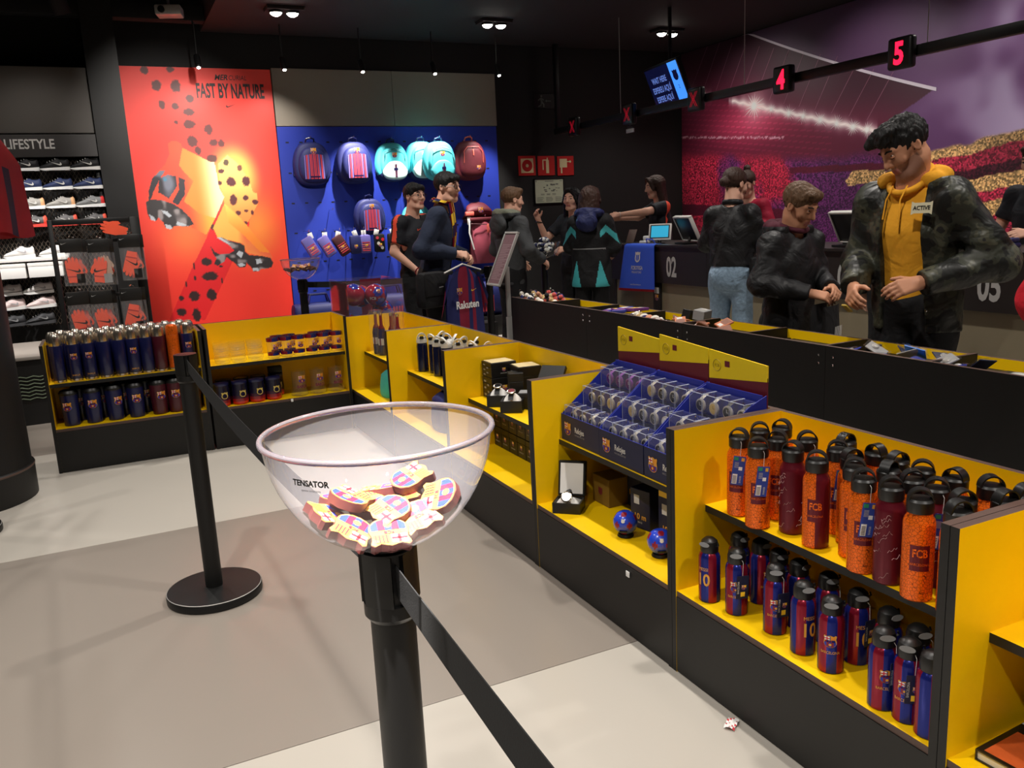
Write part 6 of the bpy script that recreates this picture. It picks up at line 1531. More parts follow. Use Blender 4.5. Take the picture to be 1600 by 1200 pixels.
for kind, x, z, rz, lb in ((0, -.195, 1.395, .05, 'orange glove packet with black card, top left of the rack'), (1, -.035, 1.385, -.05, 'orange and pale glove packet with grey card, top middle of the rack'), (3, .150, 1.405, -.15, 'upside down orange glove packet, top right of the rack'), (2, -.200, 1.055, .05, 'orange glove packet, bottom left of the rack'), (2, -.062, 1.050, 0, 'orange glove packet, bottom middle of the rack'), (3, .118, 1.055, -.1, 'orange glove packet with a pale card, bottom right of the rack')):
    glove_pack(kind, (x, 6.17, z), (0, 0, rz), lb)
for j, (x, z) in enumerate(((-.190, 1.39), (-.03, 1.38), (.155, 1.40), (-.195, 1.05), (-.055, 1.045), (.125, 1.05))): glove_pack(2, (x + .02, 6.225, z), (0, 0, .12), 'glove packet hanging behind the %s packet of the rack' % ('top left', 'top middle', 'top right', 'bottom left', 'bottom middle', 'bottom right')[j])
b = MB(); b.prism(glove_outline(1), -.006, .006, GLV, Matrix.Rotation(-1.25, 4, 'Y') @ Matrix.Rotation(PI / 2, 4, 'X')); o = b.build('loose_glove', None, (.07, 6.25, 1.445)); tag(o, 'loose orange glove lying across the top of the rack', 'glove')
# ================================================================ bags and cases on the blue wall
NYD = mat('backpack_navy', (30, 36, 92), .6, noise=.12, nscale=40, bump=.25); NYM = mat('backpack_maroon', (96, 30, 40), .6, noise=.12, nscale=40, bump=.25); NYT = mat('backpack_teal', (74, 190, 200), .6, noise=.08, nscale=40, bump=.2)
PANW = mat('backpack_white_teal', (196, 232, 228), .6, noise=.05); SALM = mat('salmon_trim', (230, 110, 96), .5); STRI = mat('stripe_red_print', (196, 60, 74), .6); STRL = mat('stripe_lilac_print', (130, 110, 190), .6); MAND = mat('maroon_dark', (66, 20, 28), .6)
def backpack(name, label, x, z, style, s=1.0, y=9.388, rz=0.0, group='backpacks on the blue wall'):
    t = thing(name, label, 'backpack', (x, y, z), rz, group); t.scale = (s, s, s)
    base = {'stripe': NYD, 'teal': NYT, 'teal2': NYT, 'maroon': NYM}[style]; lowm = {'stripe': NYD, 'teal': NYD, 'teal2': NYT, 'maroon': NYM}[style]
    def outline(w, h, n=40, sq=3.0, topw=.84):
        pts = []
        for i in range(n):
            a = 2 * PI * i / n; ca, sa = math.cos(a), math.sin(a); q = (abs(ca) ** sq + abs(sa) ** sq) ** (-1 / sq); zz = q * sa
            pts.append((w / 2 * q * ca * (1 - (1 - topw) * max(0, zz)), h / 2 * zz))
        return pts
    def puff(mb, w, h, y0, y1, m, cx=0, cz=0, sq=3.0, topw=.84, mf=None):
        """pillow shaped lobe with its face towards -y"""
        n = 40; rings = [(1.0, 0), (1.0, .55), (.96, .80), (.86, .94), (.6, 1.0), (.3, 1.02)]
        o = outline(w, h, n, sq, topw); vs = []; fs = []; ms = []
        for r, f in rings:
            for px_, pz in o: vs.append((cx + px_ * r, y0 + (y1 - y0) * f, cz + pz * r))
        for j in range(len(rings) - 1):
            for k in range(n): fs.append((j * n + k, (j + 1) * n + k, (j + 1) * n + (k + 1) % n, j * n + (k + 1) % n)); ms.append(mf(j, k) if mf else m)
        L = (len(rings) - 1) * n; fs.append(tuple(L + k for k in range(n))); ms.append(m)
        mb.add(vs, [f[::-1] for f in fs] if y1 > y0 else fs, ms)
    W, H, D = .40, .45, .17
    b = MB(); puff(b, W, H, 0, -D * .62, base, mf=(lambda j, k: lowm if 24 <= k < 37 else base)); b.build('body', t, smooth=1.1)
    b = MB(); puff(b, W * .80, H * .80, -D * .40, -D, base, cz=-.015); b.build('front_pocket', t, smooth=1.1)
    b = MB()
    for sx in (-1, 1): b.tube([(sx * .05, -.02, H / 2 - .01), (sx * .04, -.05, H / 2 + .035), (0, -.06, H / 2 + .045)], .009, FLN if style != 'maroon' else SALM, 8)
    b.build('grab_loop', t)
    b = MB()
    for sx in (-1, 1): b.tube([(sx * .10, -.0, H / 2 - .02), (sx * .17, .01, .05), (sx * .19, .0, -.12)], .014, FLN if style != 'maroon' else MAND, 8)
    b.build('shoulder_strap', t)
    f = frame((0, -D - .003, 0), (1, 0, 0), (0, 0, 1)); 
    if style == 'stripe':
        b = MB(); n = 11
        for i in range(n):
            x0 = -.105 + .21 * i / n; x1 = x0 + .21 / n * (.55 + .25 * (i % 2)); bow = lambda xx: .075 + .018 * math.cos(xx * 13)
            b.poly([(x0 * 1.05, -.165), (x1 * 1.05, -.165), (x1, bow(x1)), (x0, bow(x0))], (STRI, STRL)[0 if 2 < i < 8 or i % 2 else 1], lambda u, v: f(u, v, -.0005))
        b.poly([(-.055, -.150), (.055, -.150), (.055, -.135), (-.055, -.135)], FLN, lambda u, v: f(u, v, .001)); p = b.build('stripe_print', t)
        b = MB(); crest(b, lambda u, v, h: f(u, v + .125, h - .002), .062); b.build('crest_patch', t)
    elif style in ('teal', 'teal2'):
        b = MB(); puff(b, W * .74, H * .48, -D * .8, -D * 1.10, PANW if style == 'teal' else NYT, cz=-.10, topw=.62); b.build('lower_pocket', t, smooth=1.1)
        f2 = frame((0, -D * 1.10 - .004, 0), (1, 0, 0), (0, 0, 1)); b = MB()
        for dx, m in ((-.010, STM), (.0, FLN), (.006, STM)): b.poly([(dx, -.185), (dx + .007, -.185), (dx + .007, -.03), (dx, -.03)], m, lambda u, v: f2(u, v, 0))
        b.poly([(-.025, -.10), (.025, -.10), (.025, -.075), (-.025, -.075)], FLN, lambda u, v: f2(u, v, .001)); b.build('stripe_print', t)
        b = MB(); crest(b, lambda u, v, h: f(u, v + .075, h - .002), .06); b.build('crest_patch', t)
        b = MB(); b.tube([(-.13, -D - .0, .00), (-.12, -D - .004, .11), (0, -D - .006, .145), (.12, -D - .004, .11), (.13, -D, .0)], .003, BLKP, 6); b.build('zip', t)
    else:
        b = MB(); b.tube([(-.12, -D - .0, -.03), (-.115, -D - .002, .10), (-.07, -D - .002, .15), (.07, -D - .002, .15), (.115, -D - .002, .10), (.12, -D, -.03)], .0035, SALM, 6); b.rbox(-.008, .008, -D - .008, -D, .05, .12, .002, SALM); b.build('zip', t)
        b = MB(); crest(b, lambda u, v, h: f(u + .06, v - .085, h - .001), .05); b.build('crest_patch', t)
    b = MB(); b.tube([(0, .0, H / 2 + .05), (0, -.10, H / 2 + .045), (0, -.11, H / 2 + .06)], .004, STEEL, 6); b.build('wall_hook', t)
    return t
backpack('backpack', 'navy backpack with lilac and red stripes, next to the red poster', 2.135, 2.045, 'stripe')
backpack('backpack', 'navy backpack with dark red stripes, second from the red poster', 2.600, 2.045, 'stripe', 1.0, rz=.05)
backpack('backpack', 'teal backpack with a pale lower pocket and navy base', 3.035, 2.045, 'teal', .94)
backpack('backpack', 'teal backpack with a teal pocket hanging in front of another', 3.530, 2.035, 'teal2', .95, 9.19)
backpack('backpack', 'teal backpack mostly hidden behind the second teal one', 3.390, 2.055, 'teal', .95, 9.388)
backpack('backpack', 'maroon backpack with salmon piping at the end of the row', 3.985, 2.045, 'maroon', 1.0)
backpack('backpack', 'smaller navy striped backpack hanging below the top row', 2.705, 1.455, 'stripe', .88, 9.30)
backpack('backpack', 'teal backpack behind the shoulder of the clerk with glasses', 3.28, 1.37, 'teal', .9, 9.388)
# cap-shaped pouch and sack
t = thing('waist_bag', 'maroon rounded pouch bag with a gold crest on a hook', 'bag', (4.06, 9.40, 1.43), 0, 'maroon bags')
b = MB(); b.grid(lambda u, v: (.20 * math.cos(PI * u) * (1 - .25 * v * v), -.12 * math.sin(PI * v * .95) * math.sin(PI * min(.97, max(.03, u))) ** .4 - .01, -.06 + .20 * v * math.sin(PI * min(.96, max(.04, u))) ** .35), 20, 12, NYM); b.build('body', t, smooth=3.2)
b = MB(); b.rbox(-.19, .19, -.13, -.01, -.10, -.055, .015, MAND); b.build('brim', t)
b = MB(); f = frame((0, -.135, 0), (1, 0, 0), (0, 0, 1)); crest(b, lambda u, v, h: f(u - .0, v + .045, h), .062); b.build('crest_patch', t)
b = MB(); b.rbox(-.21, -.10, -.17, -.13, -.02, .03, .01, SALM); b.rbox(-.19, -.14, -.16, -.155, -.12, -.03, .002, OFFW); b.build('price_tags', t)
t = thing('drawstring_sack', 'maroon roll top sack with salmon pull and gold crest', 'bag', (4.10, 9.30, 1.12), 0, 'maroon bags')
b = MB(); b.grid(lambda u, v: ((u - .5) * (.42 - .06 * v), -.12 * math.sin(PI * min(.95, max(.05, u))) ** .5 * (.6 + .4 * math.sin(PI * v)) + .008 * math.sin(14 * u + 5 * v), -.27 + .50 * v), 22, 18, mat('sack_rose', (150, 66, 82), .55, noise=.12, nscale=14, bump=.4)); b.grid(lambda u, v: ((.5 - u) * (.42 - .06 * v), .06 * math.sin(PI * u), -.27 + .50 * v), 10, 8, NYM); b.build('body', t, smooth=3.2)
b = MB(); b.rbox(-.20, .20, -.09, .05, .225, .27, .015, NYM); b.tube([(-.20, -.10, .20), (0, -.13, .185), (.20, -.10, .20)], .006, MAND, 6); b.build('rolled_top', t)
b = MB(); b.rbox(-.014, .014, -.138, -.122, .09, .19, .004, SALM); b.tube([(-.20, -.06, .25), (-.23, -.10, .1), (-.18, -.10, -.10)], .010, OFFW, 8); b.build('pull_cord', t)
b = MB(); f = frame((0, -.133, 0), (1, 0, 0), (0, 0, 1)); crest(b, lambda u, v, h: f(u + .11, v - .17, h + .01), .055); b.build('crest_patch', t)
b = MB(); b.tube([(0, .10, .29), (0, -.06, .285), (0, -.07, .30)], .004, STEEL, 6); b.build('wall_hook', t)
# pencil cases and small things on prongs
PCL = mat('pencil_case_lilac', (104, 96, 170), .6, noise=.08); 
def prong(t, L, up=.02):
    b = MB(); b.tube([(0, .0, 0), (0, -L, -.0), (0, -L - .01, up)], .0035, STEEL, 6); b.build('prong', t)
SMALL = [(1.985, 'case', 'lilac striped pencil case on the prong nearest the red poster'), (2.155, 'case', 'lilac striped pencil case on the second prong from the poster'), (2.315, 'dark', 'dark striped pencil case on the third prong from the poster'), (2.470, 'navy', 'plain navy pouch on the fourth prong from the poster'), (2.585, 'wallet', 'striped wallet with white tag on the prong below the small backpack'), (2.745, 'charm', 'black pouch with badges below the small backpack'), (2.900, 'dark2', 'black shoe pouch with a small crest, right of the badges'), (3.045, 'wallet2', 'navy neck wallet with white tags beside the clerk'), (3.14, 'navy', 'navy pouch touching the sleeve of the clerk with glasses')]
for i, (x, kind, lb) in enumerate(SMALL):
    t = thing('pencil_case', lb, 'case', (x, 9.41, 1.335), 0, 'small cases on prongs'); prong(t, .30)
    b = MB(); b.tube([(0, -.26, .006), (.012, -.262, -.03), (.004, -.262, -.075)], .002, BLKP, 5); b.build('loop_cord', t)
    m = {'case': PCL, 'dark': MAND, 'navy': NYD, 'wallet': PCL, 'charm': CARD, 'dark2': CARD, 'wallet2': NYD}[kind]
    tilt = -.5 if kind in ('case', 'dark') else .0
    M = Matrix.Translation((.012, -.265, -.17)) @ Matrix.Rotation(tilt, 4, 'Y')
    b = MB(); w, h = (.062, .115) if kind in ('case', 'dark') else (.06, .10); b.rbox(-w, w, -.035, .03, -h, h, .022, m, M); b.build('pouch', t)
    f0 = frame((0, -.036, 0), (1, 0, 0), (0, 0, 1)); f = lambda u, v, h=0: M @ f0(u, v, h)
    b = MB()
    if kind in ('case', 'dark', 'wallet'):
        for k in range(5): b.poly([(-.045, -.075 + .022 * k), (.045, -.075 + .022 * k), (.045, -.064 + .022 * k), (-.045, -.064 + .022 * k)], STRI if k % 2 == 0 else SALM, lambda u, v: f(u, v, .0005))
    crest(b, lambda u, v, hh: f(u, v - .02, hh + .001), .04, small=True)
    if kind == 'charm':
        for k, (u0, v0, mm) in enumerate(((-.02, .0, OFFW), (.03, .04, RED), (.02, -.05, GREYC), (-.03, .06, STRI))): b.poly([(u0 + .018 * math.cos(a), v0 + .018 * math.sin(a)) for a in [2 * PI * q / 12 for q in range(12)]], mm, lambda u, v: f(u, v, .002 + .0003 * k))
    b.build('pouch_print', t)
    b = MB(); b.rbox(-.028, .026, -.275, -.268, -.085, -.02, .002, WHITE, Matrix.Rotation(.3 * (i % 3 - 1), 4, 'Y')); b.build('white_tag', t)
for x, z in ((2.295, 1.55),): 
    t = thing('empty_prong', 'bare steel prong on the blue wall above the pencil cases', 'hook', (x, 9.415, z)); prong(t, .16)
def duffel(label, x, y, z, w=.55, h=.30, d=.26, strap=True):
    t = thing('duffel_bag', label, 'bag', (x, y, z), 0, 'navy duffel bags'); b = MB(); n = 26
    prof = []
    for k in range(n):
        a = 2 * PI * k / n; q = (abs(math.cos(a)) ** 3 + abs(math.sin(a)) ** 3) ** (-1 / 3); prof.append((d / 2 * q * math.cos(a), h / 2 + h / 2 * q * math.sin(a)))
    rings = [(-1, .80), (-.97, .95), (-.85, 1), (-.4, 1.0), (0, 1.02), (.4, 1.0), (.85, 1), (.97, .95), (1, .80)]
    vs = [(w / 2 * s, p[0] * r, h / 2 + (p[1] - h / 2) * r) for s, r in rings for p in prof]; fs = []
    for j in range(len(rings) - 1):
        for k in range(n): fs.append((j * n + k, (j + 1) * n + k, (j + 1) * n + (k + 1) % n, j * n + (k + 1) % n))
    fs.append(tuple(range(n))); fs.append(tuple((len(rings) - 1) * n + k for k in range(n - 1, -1, -1)))
    fs = [f[::-1] for f in fs]
    b.add(vs, fs, NYB); b.build('body', t, smooth=1.0)
    f = frame((0, -d / 2 * 1.03 - .002, 0), (1, 0, 0), (0, 0, 1)); b = MB()
    for k in range(7): b.poly([(-.11 + .032 * k, .06), (-.092 + .032 * k, .06), (-.092 + .032 * k, h * .62), (-.11 + .032 * k, h * .62)], STRI, f)
    b.build('stripe_print', t)
    b = MB()
    for s in (-1, 1): b.tube([(-.12, s * .06, h * .94), (-.09, s * .04, h + .09), (.09, s * .04, h + .09), (.12, s * .06, h * .94)], .010, FLN, 8)
    b.build('handles', t)
    return t
duffel('navy duffel bag with red stripes behind the far bowl post', 2.03, 9.2, .2355, .56, .33)
duffel('navy duffel bag with red stripes at the end of the plinth, beside the held shirt', 3.98, 9.2, .2355, .50, .40, .26)
duffel('navy duffel bag behind the case of balls', 2.85, 9.2, .2355, .55, .36)
for i, x in enumerate((2.45, 3.35)):
    t = soft_bag('holdall', 'navy holdall standing on the plinth, %s of the case of balls' % ('left', 'right')[i], 'bag', (x, 9.22, .2355), 0, .26, .2, .42, NYD, 'navy holdalls'); b = MB(); b.tube([(-.06, 0, .40), (-.04, 0, .50), (.04, 0, .50), (.06, 0, .40)], .010, NYB, 8); b.build('handle', t)
t = thing('shoe_carton', 'black box with an orange mark low down by the duffel bag', 'box', (3.80, 8.9, 0)); b = MB(); b.rbox(-.18, .18, -.13, .13, 0, .17, .003, BLK); b.build('body', t); b = MB(); b.rbox(-.182, .182, -.132, .132, .171, .20, .003, BLK); b.poly([(-.14, .02), (-.10, .02), (-.12, .08)], SALM, lambda u, v: (u, -.1325, v + .03)); b.build('lid', t)

# ================================================================ red garments on a rail at the left edge
GRED = mat('jersey_dark_red', (160, 18, 30), .65, noise=.12, nscale=12, bump=.2); GNAV = mat('jersey_navy_trim', (34, 22, 54), .65)
t = thing('garment_rail', 'black rail holding dark red jerseys beyond the left edge', 'rail', (-.62, 4.05, 0))
b = MB(); b.tube([(-.55, 0, 1.95), (.26, 0, 1.95)], .010, BLKM, 10); b.tube([(-.5, 0, .02), (-.5, 0, 1.95)], .014, BLKM, 10); b.rbox(-.62, -.38, -.25, .25, 0, .02, .005, BLKM); b.build('frame', t)
for i, (x, lb) in enumerate(((-.40, 'dark red jersey at the very left edge, hanging on a rail'), (-.475, 'dark red jersey hanging behind the first one on the rail'), (-.55, 'dark red jersey hanging third on the rail'))):
    t = thing('hanging_jersey', lb, 'jersey', (x, 4.05, 0), -.35, 'dark red jerseys')
    def gf(u, v, side):
        a = (u - .5); w = .10 + .20 * min(1, v * 3.2) + .05 * v; yy = a * 2 * w; z = 1.90 - .47 * v - .05 * abs(a) * (1 - v) - .035 * math.sin(9 * u) * v * .4
        return Vector((side * (.022 + .012 * math.sin(11 * u + 2 * v) * v) * math.sin(PI * min(.98, max(.02, u))) ** .4, yy, z))
    b = MB(); b.grid(lambda u, v: gf(u, 1 - v, 1), 18, 18, GRED, lambda i_, j_: GNAV if 12 <= i_ < 14 and j_ < 11 else GRED); b.grid(lambda u, v: gf(1 - u, 1 - v, -1), 18, 18, GRED); b.build('cloth', t, smooth=3.2)
    b = MB(); b.tube([(0, -.16, 1.85), (0, -.02, 1.905), (0, .0, 1.935), (0, .017, 1.95), (0, .012, 1.968), (0, -.012, 1.968)], .004, BLKP, 6); b.tube([(0, .16, 1.85), (0, .0, 1.91)], .005, BLKP, 6); b.build('hanger', t)
# ================================================================ people: distance fields turned into smooth skin, hair and clothes
class Vox:
    """signed distance grid with smooth unions, meshed by surface nets"""
    def __init__(s, lo, hi, res):
        s.lo = np.array(lo, float); s.res = res; s.n = np.ceil((np.array(hi, float) - s.lo) / res).astype(int) + 1
        s.d = np.full(s.n, .2, np.float32)
        s.ax = [s.lo[i] + res * np.arange(s.n[i]) for i in range(3)]
    def op(s, lo, hi, fn, k=.02, mode='u'):
        m = .05 + k
        i0 = np.clip(((np.array(lo) - m - s.lo) / s.res).astype(int), 0, s.n); i1 = np.clip(((np.array(hi) + m - s.lo) / s.res).astype(int) + 2, 0, s.n)
        if (i1 <= i0).any(): return s
        sl = tuple(slice(a, b) for a, b in zip(i0, i1))
        X, Y, Z = np.meshgrid(*[s.ax[i][sl[i]] for i in range(3)], indexing='ij', sparse=True)
        f = fn(X, Y, Z); d = s.d[sl]
        if mode == 'u': h = np.clip(.5 + .5 * (d - f) / k, 0, 1); s.d[sl] = d * (1 - h) + f * h - k * h * (1 - h)
        elif mode == 's': h = np.clip(.5 - .5 * (d + f) / k, 0, 1); s.d[sl] = d * (1 - h) - f * h + k * h * (1 - h)
        elif mode == 'add': s.d[sl] = d + f
        return s
    def cap(s, a, b, r1, r2=None, k=.02, mode='u', flat=None):
        """rounded cone; flat = (axis vector, factor) squeezes it along that axis"""
        r2 = r1 if r2 is None else r2; a = np.array(a, float); b = np.array(b, float); ba = b - a; L = max(ba @ ba, 1e-9); R = max(r1, r2)
        def fn(X, Y, Z):
            px, py, pz = X - a[0], Y - a[1], Z - a[2]
            h = np.clip((px * ba[0] + py * ba[1] + pz * ba[2]) / L, 0, 1)
            qx, qy, qz = px - ba[0] * h, py - ba[1] * h, pz - ba[2] * h
            if flat is not None:
                n, q = flat; c = (qx * n[0] + qy * n[1] + qz * n[2]) * (1 / q - 1); qx, qy, qz = qx + n[0] * c, qy + n[1] * c, qz + n[2] * c
            return np.sqrt(qx * qx + qy * qy + qz * qz) - (r1 + (r2 - r1) * h)
        return s.op(np.minimum(a, b) - R, np.maximum(a, b) + R, fn, k, mode)
    def ell(s, c, r, k=.02, mode='u', R=None):
        c = np.array(c, float); r = np.array(r, float); M = np.eye(3) if R is None else np.array(R); e = r.max()
        def fn(X, Y, Z):
            p = (X - c[0], Y - c[1], Z - c[2]); q = [p[0] * M[0, i] + p[1] * M[1, i] + p[2] * M[2, i] for i in range(3)]
            k0 = np.sqrt(sum((q[i] / r[i]) ** 2 for i in range(3))); k1 = np.sqrt(sum((q[i] / r[i] ** 2) ** 2 for i in range(3)))
            return k0 * (k0 - 1) / np.maximum(k1, 1e-6)
        return s.op(c - e, c + e, fn, k, mode)
    def cut(s, c, n, rad=9., k=.006):
        """cut away what lies beyond the plane through c with normal n, within rad"""
        c = np.array(c, float); n = np.array(n, float); n /= np.linalg.norm(n)
        lo = c - rad; hi = c + rad
        def fn(X, Y, Z):
            f = -((X - c[0]) * n[0] + (Y - c[1]) * n[1] + (Z - c[2]) * n[2])
            if rad < 5: f = np.maximum(f, np.sqrt((X - c[0]) ** 2 + (Y - c[1]) ** 2 + (Z - c[2]) ** 2) - rad)
            return f
        return s.op(lo, hi, fn, k, 's')
    def wrinkle(s, amp, f=30., seed=0., z0=-9, z1=9):
        X, Y, Z = np.meshgrid(*s.ax, indexing='ij', sparse=True)
        w = np.sin(f * (Z + .45 * X) + 2.2 * np.sin(.5 * f * Y + seed) + 1.5 * np.sin(.35 * f * X + 2 * seed)) * np.sin(.6 * f * (X - Y) + seed) + .5 * np.sin(1.9 * f * (Z * .7 - Y + .3 * X) + seed * 3)
        s.d += (amp * w).astype(np.float32); return s
    def mesh(s):
        d = s.d; sg = d < 0
        C = [d[i:d.shape[0] - 1 + i, j:d.shape[1] - 1 + j, k:d.shape[2] - 1 + k] for i in (0, 1) for j in (0, 1) for k in (0, 1)]
        cnt = sum((c < 0).astype(np.int8) for c in C); act = (cnt > 0) & (cnt < 8); I = np.argwhere(act)
        v = [c[act] for c in C]; off = [(i, j, k) for i in (0, 1) for j in (0, 1) for k in (0, 1)]
        P = np.zeros((len(I), 3)); N = np.zeros(len(I))
        for a in range(8):
            for b in range(a + 1, 8):
                if sum(abs(x - y) for x, y in zip(off[a], off[b])) != 1: continue
                m = (v[a] < 0) != (v[b] < 0); t = np.where(m, v[a] / np.where(m, v[a] - v[b], 1), 0)[:, None]
                P += np.where(m[:, None], np.array(off[a]) + t * (np.array(off[b]) - np.array(off[a])), 0); N += m
        V = s.lo + s.res * (I + P / N[:, None])
        idx = np.full(act.shape, -1, np.int32); idx[act] = np.arange(len(I)); Q = []
        for ax in range(3):
            u, w = [(1, 2), (2, 0), (0, 1)][ax]
            A = np.take(sg, range(sg.shape[ax] - 1), ax); B = np.take(sg, range(1, sg.shape[ax]), ax)
            E = np.argwhere(A != B); E = E[(E[:, u] > 0) & (E[:, w] > 0) & (E[:, u] < act.shape[u]) & (E[:, w] < act.shape[w])]
            def g(du, dw): e = E.copy(); e[:, u] -= du; e[:, w] -= dw; return idx[e[:, 0], e[:, 1], e[:, 2]]
            q = np.stack([g(1, 1), g(0, 1), g(0, 0), g(1, 0)], 1); flip = ~sg[E[:, 0], E[:, 1], E[:, 2]]
            q[flip] = q[flip][:, ::-1]; Q.append(q)
        Q = np.concatenate(Q); return V, Q[(Q >= 0).all(1)]
def vox_obj(name, parts, mats, parent, mf=None, smooth=3.2):
    """join meshed grids into one object; mf(x, y, z) -> material index arrays"""
    Vs, Qs, o = [], [], 0
    for V, Q in parts: Vs.append(V); Qs.append(Q + o); o += len(V)
    V = np.concatenate(Vs); Q = np.concatenate(Qs); mi = None
    if mf is not None: c = V[Q].mean(1); mi = mf(c[:, 0], c[:, 1], c[:, 2])
    return link(name, np_mesh(name, V, quads=Q, mats=mats, mi=mi, smooth=smooth), parent)
def rotm(yaw, pitch, roll): return np.array((Matrix.Rotation(yaw, 3, 'Z') @ Matrix.Rotation(pitch, 3, 'X') @ Matrix.Rotation(roll, 3, 'Y')))
SKINS = {'fair': mat('skin_fair', (222, 172, 148), .5, noise=.04, nscale=30, spec=.3), 'tan': mat('skin_tan', (188, 134, 104), .5, noise=.05, nscale=30, spec=.3)}
LIP = mat('lip_rose', (176, 104, 96), .45); STUB = mat('skin_stubble', (150, 108, 88), .6, noise=.08, nscale=200); EYEW = mat('eye_white', (214, 208, 202), .3); IRIS = mat('eye_dark', (34, 24, 20), .2); BROW = mat('brow_dark', (40, 30, 26), .8)
def hairmat(name, c):
    m = mat(name, c, .55, noise=.4, nscale=60); nt = m.node_tree; p = nt.nodes['Principled BSDF']; p.inputs['Specular IOR Level'].default_value = .4
    tc = nt.nodes.new('ShaderNodeTexCoord'); mp = nt.nodes.new('ShaderNodeMapping'); mp.inputs['Scale'].default_value = (150, 90, 22); n = nt.nodes.new('ShaderNodeTexNoise'); n.inputs['Scale'].default_value = 1.0; n.inputs['Detail'].default_value = 3; n.inputs['Distortion'].default_value = .8
    b = nt.nodes.new('ShaderNodeBump'); b.inputs['Strength'].default_value = .8; b.inputs['Distance'].default_value = .008
    nt.links.new(tc.outputs['Object'], mp.inputs[0]); nt.links.new(mp.outputs[0], n.inputs['Vector']); nt.links.new(n.outputs['Fac'], b.inputs['Height']); nt.links.new(b.outputs['Normal'], p.inputs['Normal'])
    return m
H_BLK = hairmat('hair_black', (14, 13, 13)); H_DK = hairmat('hair_dark_brown', (60, 40, 32)); H_BR = hairmat('hair_brown', (98, 72, 50))
def hand(vx, W, d, n, side, curl=.5, s=1.0):
    """palm and five fingers from the wrist W along d; n points out of the back of the hand; side +1 right, -1 left"""
    W, d, n = [np.array(q, float) for q in (W, d, n)]; d /= np.linalg.norm(d); n -= d * (n @ d); n /= np.linalg.norm(n); l = np.cross(d, n) * side   # l: towards the little finger
    K = .004
    for o in (-.027, -.009, .009, .027): vx.cap(W + l * o * .6 * s, W + d * (.082 - abs(o + .009) * .15) * s + l * o * s, .015 * s, .0115 * s, .012)
    for o, L, c in ((-.027, .072, 0), (-.009, .080, .08), (.009, .074, .16), (.027, .058, .26)):
        p = W + d * (.082 - abs(o + .009) * .15) * s + l * o * s; a = .25 * curl + c * curl
        for q, (f, r) in enumerate(((.45, .0088), (.32, .0078), (.23, .0070))):
            a += curl * (.55 if q else .35); v = d * math.cos(a) - n * math.sin(a); e = p + v * L * f * s; vx.cap(p, e, r * s * 1.06, r * s, K); p = e
    p = W + d * .022 * s - l * .022 * s - n * .006 * s; v = d * .62 - l * .62 - n * .35 * (.4 + curl); v /= np.linalg.norm(v)
    e = p + v * .045 * s; vx.cap(p, e, .0135 * s, .0105 * s, .008); v2 = v * .7 + d * .6 - n * .3 * curl; v2 /= np.linalg.norm(v2); vx.cap(e, e + v2 * .032 * s, .010 * s, .008 * s, K)
